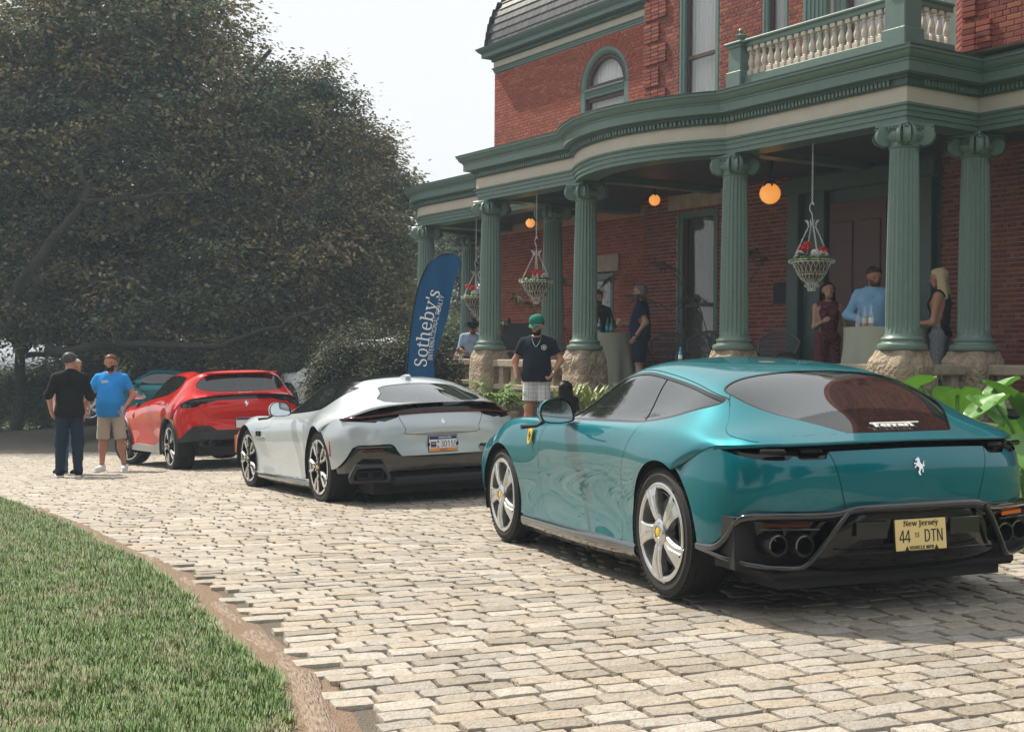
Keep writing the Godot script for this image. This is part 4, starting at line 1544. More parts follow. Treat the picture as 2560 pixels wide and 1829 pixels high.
class Soup:
	var v:=PackedVector3Array()
	var n:=PackedVector3Array()
	var t:=PackedInt32Array()
	static func from_grid(p: PackedVector3Array,nu: int,nv: int,flip:=false) -> Soup:
		var s:=Soup.new()
		var m:=MB.new().grid(p,nu,nv,false,false,flip)
		s.v=m.v
		s.n=m.n
		for k in range(0,m.idx.size(),3):
			s.t.append(m.idx[k])
			s.t.append(m.idx[k+2])
			s.t.append(m.idx[k+1])
		return s
	func split(f: PackedFloat32Array) -> Array:
		var o:=[Soup.new(),Soup.new()]
		var maps:=[PackedInt32Array(),PackedInt32Array()]
		for q in 2:
			maps[q].resize(v.size())
			maps[q].fill(-1)
		var cuts:={}
		var one:=func(q: int,i: int) -> int:
			if maps[q][i]<0:
				maps[q][i]=o[q].v.size()
				o[q].v.append(v[i])
				o[q].n.append(n[i])
			return maps[q][i]
		var nvv:=v.size()
		var edge:=func(q: int,i: int,j: int) -> int:
			var a:=mini(i,j)
			var b:=maxi(i,j)
			var key: int=(a*nvv+b)*2+q
			if not cuts.has(key):
				var w: float=f[a]/(f[a]-f[b])
				cuts[key]=o[q].v.size()
				o[q].v.append(v[a].lerp(v[b],w))
				o[q].n.append(n[a].lerp(n[b],w).normalized())
			return cuts[key]
		for k in range(0,t.size(),3):
			var i:=[t[k],t[k+1],t[k+2]]
			var s:=[f[i[0]]>=.0,f[i[1]]>=.0,f[i[2]]>=.0]
			var c:=int(s[0])+int(s[1])+int(s[2])
			if c==0 or c==3:
				var q:=1 if c==3 else 0
				o[q].t.append_array(PackedInt32Array([one.call(q,i[0]),one.call(q,i[1]),one.call(q,i[2])]))
				continue
			var l:=0
			for e in 3:
				if int(s[e])==(1 if c==1 else 0):
					l=e
			var a: int=i[l]
			var b: int=i[(l+1) % 3]
			var d: int=i[(l+2) % 3]
			var ql:=1 if c==1 else 0
			var qo:=1-ql
			o[ql].t.append_array(PackedInt32Array([one.call(ql,a),edge.call(ql,a,b),edge.call(ql,a,d)]))
			var e1: int=edge.call(qo,a,b)
			var e2: int=edge.call(qo,a,d)
			var ib: int=one.call(qo,b)
			var id: int=one.call(qo,d)
			o[qo].t.append_array(PackedInt32Array([e1,ib,id,e1,id,e2]))
		return o
	func push(d: float) -> Soup:
		var s:=Soup.new()
		s.t=t
		s.n=n
		s.v=v.duplicate()
		for i in s.v.size():
			s.v[i]+=n[i]*d
		return s
	func into(m: MB,both:=true) -> MB:
		var b:=m.v.size()
		for i in v.size():
			m.vert(v[i],n[i])
		for k in range(0,t.size(),3):
			m.face(b+t[k],b+t[k+1],b+t[k+2])
		if both:
			b=m.v.size()
			for i in v.size():
				m.vert(v[i]*Vector3(1,1,-1),n[i]*Vector3(1,1,-1))
			for k in range(0,t.size(),3):
				m.face(b+t[k],b+t[k+2],b+t[k+1])
		return m
	func mesh(both:=true) -> ArrayMesh:
		return into(MB.new(),both).done()
func spline(p: PackedVector3Array,kn: PackedFloat32Array,ts: PackedFloat32Array) -> PackedVector3Array:
	var n:=p.size()
	var m:=PackedVector3Array()
	m.resize(n)
	var cp:=PackedFloat32Array()
	cp.resize(n)
	var dp:=PackedVector3Array()
	dp.resize(n)
	for i in range(1,n-1):
		var h0:=kn[i]-kn[i-1]
		var h1:=kn[i+1]-kn[i]
		var r:=((p[i+1]-p[i])/h1-(p[i]-p[i-1])/h0)*6.0
		var b:=2.0*(h0+h1)-h0*cp[i-1]
		cp[i]=h1/b
		dp[i]=(r-dp[i-1]*h0)/b
	for i in range(n-2,0,-1):
		m[i]=dp[i]-m[i+1]*cp[i]
	var o:=PackedVector3Array()
	var k:=0
	for t in ts:
		while k<n-2 and t>kn[k+1]:
			k+=1
		while k>0 and t<kn[k]:
			k -= 1
		var h:=kn[k+1]-kn[k]
		var a:=(kn[k+1]-t)/h
		var b:=(t-kn[k])/h
		o.append(p[k]*a+p[k+1]*b+(m[k]*(a*a*a-a)+m[k+1]*(b*b*b-b))*(h*h/6.0))
	return o
func patch(rows: Array,nu: int,nv: int,mirror_end: bool,power:=.7) -> PackedVector3Array:
	var nr:=rows.size()
	var nc: int=rows[0].size()/3
	var ctl:=[]
	for r in rows:
		var q:=PackedVector3Array()
		for k in nc:
			q.append(Vector3(r[k*3],r[k*3+1],-r[k*3+2]))
		ctl.append(q)
	var ku:=PackedFloat32Array([.0])
	for i in range(1,nr):
		var d:=.0
		for k in nc:
			d+=pow((ctl[i][k] as Vector3).distance_to(ctl[i-1][k])+.004,power)
		ku.append(ku[i-1]+d/nc)
	var kv:=PackedFloat32Array([.0])
	for k in range(1,nc):
		var d:=.0
		for i in nr:
			d+=pow((ctl[i][k] as Vector3).distance_to(ctl[i][k-1])+.004,power)
		kv.append(kv[k-1]+d/nr)
	var last:=kv[nc-1]
	if mirror_end:
		kv.append(last*2.0-kv[nc-2])
		kv.append(last*2.0-kv[nc-3])
	var tu:=PackedFloat32Array()
	for i in nu:
		tu.append(ku[nr-1]*i/(nu-1))
	var tv:=PackedFloat32Array()
	for j in nv:
		tv.append(last*j/(nv-1))
	var cols:=[]
	for k in nc:
		var c:=PackedVector3Array()
		for i in nr:
			c.append(ctl[i][k])
		cols.append(spline(c,ku,tu))
	var o:=PackedVector3Array()
	for i in nu:
		var c:=PackedVector3Array()
		for k in nc:
			c.append(cols[k][i])
		if mirror_end:
			c[nc-1].z=.0
			c.append(c[nc-2]*Vector3(1,1,-1))
			c.append(c[nc-3]*Vector3(1,1,-1))
		o.append_array(spline(c,kv,tv))
	return o
func sd_poly(poly: PackedVector2Array,p: Vector2) -> float:
	var d:=1e9
	var inside:=false
	var n:=poly.size()
	var j:=n-1
	for i in n:
		var a:=poly[j]
		var b:=poly[i]
		var e:=b-a
		var w:=p-a
		var t:=clampf(w.dot(e)/maxf(e.length_squared(),1e-12),.0,1.0)
		d=minf(d,(w-e*t).length_squared())
		if (a.y>p.y)!=(b.y>p.y) and p.x<(b.x-a.x)*(p.y-a.y)/(b.y-a.y)+a.x:
			inside=not inside
		j=i
	return -sqrt(d) if inside else sqrt(d)
func sd_line(poly: PackedVector2Array,p: Vector2) -> float:
	var d:=1e9
	for i in poly.size()-1:
		var a:=poly[i]
		var e:=poly[i+1]-a
		var w:=p-a
		var t:=clampf(w.dot(e)/maxf(e.length_squared(),1e-12),.0,1.0)
		d=minf(d,(w-e*t).length_squared())
	return sqrt(d)
func plane_of(p: Vector3,view: String) -> Vector2:
	return Vector2(p.x,p.y) if view=="side" else Vector2(p.x,-p.z) if view=="top" else Vector2(-p.z,p.y)
func field(s: Soup,view: String,poly: PackedVector2Array,ok: Callable) -> PackedFloat32Array:
	var lo:=poly[0]
	var hi:=poly[0]
	for q in poly:
		lo=lo.min(q)
		hi=hi.max(q)
	lo -= Vector2(.06,.06)
	hi+=Vector2(.06,.06)
	var f:=PackedFloat32Array()
	f.resize(s.v.size())
	f.fill(.06)
	for i in s.v.size():
		var p:=s.v[i]
		var q:=plane_of(p,view)
		if q.x>lo.x and q.y>lo.y and q.x<hi.x and q.y<hi.y and ok.call(p,s.n[i]):
			f[i]=sd_poly(poly,q)
	return f
func band(s: Soup,view: String,line: PackedVector2Array,half: float,ok: Callable) -> PackedFloat32Array:
	var lo:=line[0]
	var hi:=line[0]
	for q in line:
		lo=lo.min(q)
		hi=hi.max(q)
	lo -= Vector2(.06,.06)
	hi+=Vector2(.06,.06)
	var f:=PackedFloat32Array()
	f.resize(s.v.size())
	f.fill(.06)
	for i in s.v.size():
		var p:=s.v[i]
		var q:=plane_of(p,view)
		if q.x>lo.x and q.y>lo.y and q.x<hi.x and q.y<hi.y and ok.call(p,s.n[i]):
			f[i]=sd_line(line,q)-half
	return f
func any_where(_p: Vector3,_n: Vector3) -> bool:
	return true
func refine(s: Soup,f: PackedFloat32Array,lim: float) -> Soup:
	var o:=Soup.new()
	o.v=s.v.duplicate()
	o.n=s.n.duplicate()
	var mids:={}
	var nv:=s.v.size()
	var mid:=func(a: int,b: int) -> int:
		var key:=mini(a,b)*nv+maxi(a,b)
		if not mids.has(key):
			mids[key]=o.v.size()
			o.v.append((s.v[a]+s.v[b])*.5)
			o.n.append((s.n[a]+s.n[b]).normalized())
		return mids[key]
	for k in range(0,s.t.size(),3):
		var i:=[s.t[k],s.t[k+1],s.t[k+2]]
		var m:=[]
		for e in 3:
			var a: int=i[e]
			var b: int=i[(e+1) % 3]
			m.append(minf(absf(f[a]),absf(f[b]))<lim)
		var c:=int(m[0])+int(m[1])+int(m[2])
		if c==0:
			o.t.append_array(PackedInt32Array(i))
		elif c==3:
			var a: int=mid.call(i[0],i[1])
			var b: int=mid.call(i[1],i[2])
			var d: int=mid.call(i[2],i[0])
			o.t.append_array(PackedInt32Array([i[0],a,d,a,i[1],b,d,b,i[2],a,b,d]))
		elif c==2:
			var e:=0
			while m[(e+2) % 3]:
				e+=1
			var a: int=mid.call(i[e],i[(e+1) % 3])
			var b: int=mid.call(i[(e+1) % 3],i[(e+2) % 3])
			o.t.append_array(PackedInt32Array([i[e],a,i[(e+2) % 3],a,i[(e+1) % 3],b,a,b,i[(e+2) % 3]]))
		else:
			var e:=0
			while not m[e]:
				e+=1
			var a: int=mid.call(i[e],i[(e+1) % 3])
			o.t.append_array(PackedInt32Array([i[e],a,i[(e+2) % 3],a,i[(e+1) % 3],i[(e+2) % 3]]))
	return o
func groove(s: Soup,view: String,line: PackedVector2Array,half: float,dark: Array,ok: Callable) -> Soup:
	for k in 2:
		s=refine(s,band(s,view,line,.0,ok),.03/(k+1))
	var parts:=s.split(band(s,view,line,half,ok))
	dark.append(parts[0].push(-.004))
	return parts[1]
func cut(s: Soup,view: String,poly: PackedVector2Array,ok: Callable) -> Array:
	return s.split(field(s,view,poly,ok))
func joined_soups(a: Array,both:=true) -> ArrayMesh:
	var m:=MB.new()
	for s in a:
		s.into(m,both)
	return m.done()
func make_wheel(parent: Node3D,xf: Transform3D,style: String,r_tyre: float,width: float,r_rim: float) -> void:
	var w:=Node3D.new()
	w.name="wheel"
	parent.add_child(w,true)
	w.transform=xf
	var key:="_wheel_%s_%.3f_%.3f" % [style,r_tyre,width]
	if not mats.has(key):
		var ax:=Transform3D(Basis(Vector3(1,0,0),-PI/2),Vector3.ZERO)
		var h:=width*.5
		var ty:=MB.new()
		var pr:=pv2([r_rim-.01,-h+.02,r_rim+.004,-h+.012,r_rim+.02,-h-.001,r_rim+.04,-h-.006,r_tyre-.04,-h-.004,r_tyre-.024,-h+.006,r_tyre-.01,-h+.02,r_tyre-.003,-h+.04])
		for g in 4:
			var c:=-h+.055+g*(width-.11)/3.0
			pr.append_array(pv2([r_tyre,c-.006,r_tyre-.008,c-.005,r_tyre-.008,c+.005,r_tyre,c+.006]))
		pr.append_array(pv2([r_tyre-.003,h-.04,r_tyre-.012,h-.015,r_tyre-.04,h,r_rim,h-.01]))
		ty.lathe(pr,72,ax)
		for k in 60:
			var a:=TAU*k/60.0
			ty.box(Vector3(r_tyre-.006,0,0),Vector3(.006,.026,.05),Transform3D(Basis(Vector3(0,0,1),a),Vector3(0,0,-h+.032)))
			ty.box(Vector3(r_tyre-.006,0,0),Vector3(.006,.026,.05),Transform3D(Basis(Vector3(0,0,1),a),Vector3(0,0,h-.032)))
		var rim:=MB.new()
		rim.lathe(pv2([r_rim-.045,h,r_rim-.05,-h+.09,r_rim-.03,-h+.05,r_rim-.022,-h+.014,r_rim-.016,-h+.006,r_rim-.002,-h+.002,r_rim+.004,-h+.006,r_rim+.004,-h+.03]),72,ax*Transform3D(Basis.from_scale(Vector3(1,1,1)),Vector3.ZERO))
		mats[key]=[ty.done(),rim.done()]
		var spokes:=MB.new()
		var face:=MB.new()
		var dirs:=Transform3D(Basis(Vector3(1,0,0),PI),Vector3.ZERO)
		for k in 5:
			var rot:=Transform3D(Basis(Vector3(0,0,1),TAU*k/5.0),Vector3.ZERO)
			var put:=rot*Transform3D(Basis(Vector3(1,0,0),PI),Vector3(0,0,-h+.0))
			if style=="star":
				blade(spokes,put,[.045,-.03,.03,.0,.095,-.044,.032,.01,.15,-.06,.03,.014,.205,-.082,.034,.01,r_rim-.012,-.112,.046,.0])
				blade(spokes,put*Transform3D(Basis.IDENTITY,Vector3(0,0,.005)),[.07,-.004,.012,.004,.15,-.022,.002,.016,r_rim-.02,-.07,-.035,.003])
			elif style=="split":
				blade(spokes,put,[.045,-.03,.03,-.01,.15,-.035,.035,.0,r_rim-.02,-.075,.075,.0])
				for e in [-1,1]:
					blade(face,put*Transform3D(Basis(Vector3(0,0,1),.0),Vector3(0,0,.012)),[.13,e*.026-.01,e*.026+.01,.0,r_rim-.06,e*.052-.02,e*.052+.02,.0,r_rim-.012,e*.05-.012,e*.05+.012,.0])
				blade(face,put*Transform3D(Basis.IDENTITY,Vector3(0,0,.01)),[.05,-.014,.014,-.006,.15,-.02,.02,.004])
			else:
				blade(spokes,put,[.045,-.028,.028,-.01,.14,-.026,.026,.006,r_rim-.02,-.09,.05,.0])
				blade(face,put*Transform3D(Basis.IDENTITY,Vector3(0,0,.01)),[.12,-.024,-.002,.006,r_rim-.09,-.06,-.02,.004,r_rim-.012,-.075,-.055,.0])
				blade(face,put*Transform3D(Basis.IDENTITY,Vector3(0,0,.011)),[.12,.004,.024,.006,r_rim-.06,.012,.046,.004,r_rim-.012,.03,.045,.0])
		spokes.lathe(pv2([.075,-.05,.075,.012,.06,.022,.034,.024,.034,.014,0,.014]),28,Transform3D(Basis(Vector3(1,0,0),-PI/2),Vector3(0,0,-h+.004)))
		if style=="star":
			spokes.lathe(pv2([r_rim-.034,-.03,r_rim-.03,.002,r_rim-.022,.008,r_rim-.006,.01,r_rim+.003,.006,r_rim+.003,-.01]),72,Transform3D(Basis(Vector3(1,0,0),-PI/2),Vector3(0,0,-h+.006)))
		else:
			face.lathe(pv2([r_rim-.03,.0,r_rim-.03,.012,r_rim-.004,.013,r_rim-.004,.0]),72,Transform3D(Basis(Vector3(1,0,0),-PI/2),Vector3(0,0,-h+.012)))
		var nuts:=MB.new()
		for k in 5:
			var a:=TAU*(k+.5)/5.0
			nuts.lathe(pv2([.011,0,.011,.014,.007,.016,.0,.012]),10,Transform3D(Basis(Vector3(1,0,0),-PI/2),Vector3(cos(a)*.052,sin(a)*.052,-h-.006)))
		var disc:=MB.new().lathe(pv2([.07,-.015,r_rim-.075,-.015,r_rim-.075,.015,.07,.015]),48,Transform3D(Basis(Vector3(1,0,0),-PI/2),Vector3(0,0,-h+.1)))
		var cal:=MB.new()
		var cp:=PackedVector3Array()
		for k in 9:
			var a:=deg_to_rad(-28.0+56.0*k/8.0)
			for q in [[r_rim-.15,.05],[r_rim-.15,.125],[r_rim-.052,.125],[r_rim-.052,.05]]:
				cp.append(Vector3(cos(a)*q[0],sin(a)*q[0],-h+q[1]))
		cal.grid(cp,9,4,false,true,true)
		var back:=MB.new().lathe(pv2([.02,.0,r_rim-.045,.0]),40,Transform3D(Basis(Vector3(1,0,0),-PI/2),Vector3(0,0,-h+.16)))
		var cap:=MB.new().lathe(pv2([.026,.0,.026,.006,.022,.008,.0,.008]),20,Transform3D(Basis(Vector3(1,0,0),-PI/2),Vector3(0,0,-h-.012)))
		mats[key].append_array([spokes.done(),face.done(),nuts.done(),disc.done(),cal.done(),back.done(),cap.done()])
	var mm: Array=mats[key]
	part(w,"tyre",mm[0],mats["rubber"])
	part(w,"rim",mm[1],mats["alloy"] if style=="star" else mats["alloy_dark"])
	part(w,"spokes",mm[2],mats["alloy"] if style=="star" else mats["alloy_dark"])
	if style!="star":
		part(w,"spoke_face",mm[3],mats["alloy"])
	part(w,"wheel_nuts",mm[4],mats["chrome"])
	part(w,"brake_disc",mm[5],mats["disc"])
	part(w,"brake_caliper",mm[6],mats["caliper_red"] if style=="split" else mats["caliper_dark"],Transform3D(Basis(Vector3(0,0,1),PI*.86),Vector3.ZERO))
	part(w,"wheel_well_back",mm[7],mats["black"])
	part(w,"hub_cap",mm[8],mats["badge_yellow"])
func blade(m: MB,xf: Transform3D,a: Array) -> void:
	var top:=PackedVector3Array()
	for k in range(0,a.size(),4):
		var r: float=a[k]
		var e0: float=a[k+1]
		var e1: float=a[k+2]
		var z: float=a[k+3]
		var b:=minf(.008,(e1-e0)*.2)
		for q in [[e0,z-.045],[e0,z-.009],[e0+b,z],[e1-b,z],[e1,z-.009],[e1,z-.045]]:
			top.append(Vector3(r,-q[0],q[1]))
	var n:=a.size()/4
	for i in n-1:
		for j in 5:
			m.quad(xf*top[i*6+j+1],xf*top[i*6+j],xf*top[(i+1)*6+j],xf*top[(i+1)*6+j+1])
func text_mesh(s: String,font: String,size: float,depth: float,bold:=400) -> MB:
	var tm:=TextMesh.new()
	var f:=SystemFont.new()
	f.font_names=PackedStringArray([font])
	f.font_weight=bold
	tm.font=f
	tm.text=s
	tm.font_size=64
	tm.pixel_size=size/64.0
	tm.depth=depth
	tm.curve_step=3.0
	var m:=MB.new()
	var ar:=tm.surface_get_arrays(0) if tm.get_surface_count()>0 else []
	for k in tm.get_surface_count():
		ar=tm.surface_get_arrays(k)
		var b:=m.v.size()
		var vv: PackedVector3Array=ar[Mesh.ARRAY_VERTEX]
		var nn: PackedVector3Array=ar[Mesh.ARRAY_NORMAL]
		for i in vv.size():
			m.vert(vv[i],nn[i])
		var ii: PackedInt32Array=ar[Mesh.ARRAY_INDEX]
		for i in ii:
			m.idx.append(b+i)
	return m
func horse() -> PackedVector2Array:
	return pv2([-.02,-.5,.08,-.47,.04,-.4,.02,-.3,.1,-.2,.14,-.12,.2,-.2,.16,-.33,.22,-.36,.24,-.3,.25,-.18,.22,-.06,.24,.0,.3,-.06,.34,.04,.31,.16,.36,.28,.3,.25,.25,.14,.26,.06,.2,.08,.12,.14,.06,.24,.06,.36,.0,.46,-.06,.5,-.08,.45,-.16,.42,-.24,.33,-.21,.29,-.12,.33,-.12,.24,-.17,.16,-.25,.22,-.33,.16,-.33,.1,-.26,.13,-.18,.07,-.26,.02,-.32,-.08,-.26,-.1,-.22,-.02,-.1,.0,-.02,-.08,-.02,-.2,-.1,-.32,-.06,-.42])
func car_frame(o: Vector3,yaw: float,pit: float,rol: float) -> Transform3D:
	var f:=Vector3(-sin(yaw)*cos(pit),sin(pit),-cos(yaw)*cos(pit))
	var l:=Vector3(-cos(yaw),0,sin(yaw))
	var u:=l.cross(f)*-1.0
	if u.y<.0:
		u=-u
	var l2:=l*cos(rol)+u*sin(rol)
	var u2:=u*cos(rol)-l*sin(rol)
	return Transform3D(Basis(f,u2,-l2),o)
func side_pair(o: Node3D,called: String,s: Soup,m: Material) -> void:
	var w:=s.mesh(false)
	part(o,called,w,m)
	var r:=Soup.new()
	r.v=s.v.duplicate()
	r.n=s.n.duplicate()
	for i in r.v.size():
		r.v[i].z=-r.v[i].z
		r.n[i].z=-r.n[i].z
	for k in range(0,s.t.size(),3):
		r.t.append_array(PackedInt32Array([s.t[k],s.t[k+2],s.t[k+1]]))
	part(o,called,r.mesh(false),m)
func arches(s: Soup,wheels: Array) -> Soup:
	for e in wheels:
		var f:=PackedFloat32Array()
		f.resize(s.v.size())
		for i in s.v.size():
			var p:=s.v[i]
			f[i]=Vector2(p.x-e[0],p.y-e[1]).length()-e[2] if p.z<-.45 else .3
		s=s.split(f)[1]
	return s
func arch_liners(o: Node3D,wheels: Array,w_out: float) -> void:
	for e in wheels:
		for side in [-1,1]:
			var p:=PackedVector3Array()
			for k in 25:
				var a:=PI*1.22*k/24.0-PI*.11
				for q in [w_out-.012,w_out-.03,.55]:
					p.append(Vector3(e[0]+cos(a)*(e[2]+.002),e[1]+sin(a)*(e[2]+.002),side*q))
			part(o,"wheel_arch_liner",MB.new().grid(p,25,3,false,false,side<0).done(),mats["matte_black"])
func cabin(o: Node3D,x0: float,x1: float,w: float,y_belt: float,tan_seats: bool) -> void:
	var m:=MB.new()
	m.box(Vector3((x0+x1)*.5,.33,0),Vector3(x1-x0,.1,w*2))
	m.box(Vector3(x1-.12,y_belt-.12,0),Vector3(.36,.18,w*2-.05),Transform3D.IDENTITY,.06)
	for s in [-1,1]:
		m.box(Vector3((x0+x1)*.5,.6,s*(w-.02)),Vector3(x1-x0,.5,.05))
	m.box(Vector3((x0+x1)*.5+.1,.55,0),Vector3((x1-x0)*.6,.34,.24),Transform3D.IDENTITY,.05)
	part(o,"interior",m.done(),mats["cabin"])
	for s in [-1,1]:
		var seat:=MB.new()
		seat.box(Vector3(0,.16,0),Vector3(.5,.16,.48),Transform3D.IDENTITY,.06)
		seat.box(Vector3(0,.32,0),Vector3(.14,.66,.46),Transform3D(Basis(Vector3(0,0,1),.36),Vector3(-.28,.02,0)),.06)
		seat.box(Vector3(0,.74,0),Vector3(.1,.2,.24),Transform3D(Basis(Vector3(0,0,1),.3),Vector3(-.28,.02,0)),.045)
		part(o,"seat",seat.done(),mats["seat_leather"],at(x0+.85,.3,s*.38))
	var st:=MB.new()
	var ring:=PackedVector3Array()
	for k in 25:
		ring.append(Vector3(0,cos(TAU*k/24.0)*.17,sin(TAU*k/24.0)*.17))
	st.tube(ring,PackedFloat32Array([.015]),8,false)
	st.box(Vector3(.02,0,0),Vector3(.04,.05,.32))
	part(o,"steering_wheel",st.done(),mats["cabin"],Transform3D(Basis(Vector3(0,0,1),.4),Vector3(x1-.42,y_belt-.1,-.38)))
func door_mirror(o: Node3D,at_: Vector3,paint_: Material,s: float) -> void:
	for side in [-1,1]:
		var m:=Node3D.new()
		m.name="door_mirror"
		o.add_child(m,true)
		m.position=Vector3(at_.x,at_.y,at_.z*-side)
		var pts:=PackedVector3Array()
		var outl:=smooth2(pv2([-.125,-.045,-.1,-.072,.0,-.082,.085,-.07,.115,-.03,.11,.035,.06,.075,-.03,.078,-.1,.045]),4)
		var nn:=outl.size()
		for q in [[.0,1.0],[.03,1.02],[.08,.93],[.12,.7],[.14,.3],[.143,.02]]:
			for p in outl:
				pts.append(Vector3(q[0],p.y*q[1]*s+(.01 if q[0]>.1 else .0),p.x*side*-1.0*q[1]*s))
		part(m,"mirror_shell",MB.new().grid(pts,6,nn,false,true,side>0).done(),paint_)
		var face:=MB.new()
		var rim_:=MB.new()
		for k in nn:
			var a:=outl[k]
			var b:=outl[(k+1) % nn]
			var va:=Vector3(.004,a.y*s*.9,-a.x*side*.9*s)
			var vb:=Vector3(.004,b.y*s*.9,-b.x*side*.9*s)
			if side>0:
				face.tri(Vector3(.004,0,0),vb,va)
			else:
				face.tri(Vector3(.004,0,0),va,vb)
			var wa:=Vector3(.001,a.y*s,-a.x*side*s)
			var wb:=Vector3(.001,b.y*s,-b.x*side*s)
			rim_._q(va+Vector3(-.003,0,0),vb+Vector3(-.003,0,0),wb,wa,Vector3(.2,0,0))
		part(m,"mirror_glass",face.done(),mats["mirror_glass"])
		part(m,"mirror_rim",rim_.done(),mats["gloss_black"])
		part(m,"mirror_foot",MB.new().tube(PackedVector3Array([Vector3(.06,-.05,side*-.03),Vector3(.07,-.095,side*-.12),Vector3(.09,-.1,side*-.22)]),PackedFloat32Array([.03,.022,.03]),8,true,.5).done(),mats["gloss_black"])
func number_plate(o: Node3D,xf: Transform3D,base: Material,rows: Array,w:=.305,h:=.155) -> Node3D:
	var p:=Node3D.new()
	p.name="number_plate"
	o.add_child(p,true)
	p.transform=xf
	part(p,"plate",MB.new().box(Vector3(0,0,0),Vector3(w,h,.006),Transform3D.IDENTITY,.003).done(),base)
	part(p,"plate_frame",MB.new().box(Vector3(0,0,-.006),Vector3(w+.014,h+.014,.008),Transform3D.IDENTITY,.003).done(),mats["gloss_black"])
	for r in rows:
		var t:=text_mesh(r[0],r[1],r[2],.002,r[7] if r.size()>7 else 400)
		part(p,"lettering",t.done(),r[5],Transform3D(Basis.from_scale(Vector3(r[6],1,1)),Vector3(r[3],r[4],.0042)))
	return p
func rear_xf(x: float,y: float,z: float,lean:=.0) -> Transform3D:
	return Transform3D(Basis(Vector3(0,0,1),-lean)*Basis(Vector3(0,0,1),Vector3(0,1,0),Vector3(-1,0,0)),Vector3(x,y,z))
func horse_badge(o: Node3D,xf: Transform3D,s: float) -> void:
	var m:=MB.new()
	m.prism(horse(),.0,.012,Transform3D(Basis.from_scale(Vector3(s,s,.5)),Vector3.ZERO))
	part(o,"horse_emblem",m.done(),mats["chrome"],xf)
func shield_badge(o: Node3D,xf: Transform3D,s: float) -> void:
	var sh:=pv2([.0,-.62,.16,-.5,.3,-.28,.36,.0,.36,.5,.0,.55,-.36,.5,-.36,.0,-.3,-.28,-.16,-.5])
	var b:=Node3D.new()
	b.name="shield_badge"
	o.add_child(b,true)
	b.transform=xf
	part(b,"shield",MB.new().prism(sh,.0,.006,Transform3D(Basis.from_scale(Vector3(s,s,1)),Vector3.ZERO),.0).done(),mats["badge_yellow"])
	part(b,"horse",MB.new().prism(horse(),.006,.008,Transform3D(Basis.from_scale(Vector3(s*.72,s*.72,1)),Vector3(0,-.02*s,0))).done(),mats["ink"])
func exhaust_tip(o: Node3D,p: Vector3,r: float,ln: float,tick: bool) -> void:
	var m:=MB.new()
	var ax:=Transform3D(Basis(Vector3(0,0,1),PI/2),p)
	m.lathe(pv2([r*1.02,-ln,r*1.14,-ln*.35,r*1.12,-.02,r,.0,r*.82,.0,r*.76,-.02,r*.74,-ln]),32,ax)
	m.lathe(pv2([r*.75,-ln*.55,.0,-ln*.55]),24,ax)
	part(o,"exhaust_tip",m.done(),mats["exhaust"])
	if tick:
		var t:=MB.new()
		for k in 13:
			var a:=PI*.95+k*.15
			t.box(Vector3(-.001,0,0),Vector3(.003,.0035,r*.12),Transform3D(Basis(Vector3(1,0,0),a),p+Vector3(0,-sin(a-PI/2)*.0,0))*at(0,0,r*.9))
		part(o,"exhaust_marks",t.done(),mats["chrome"])
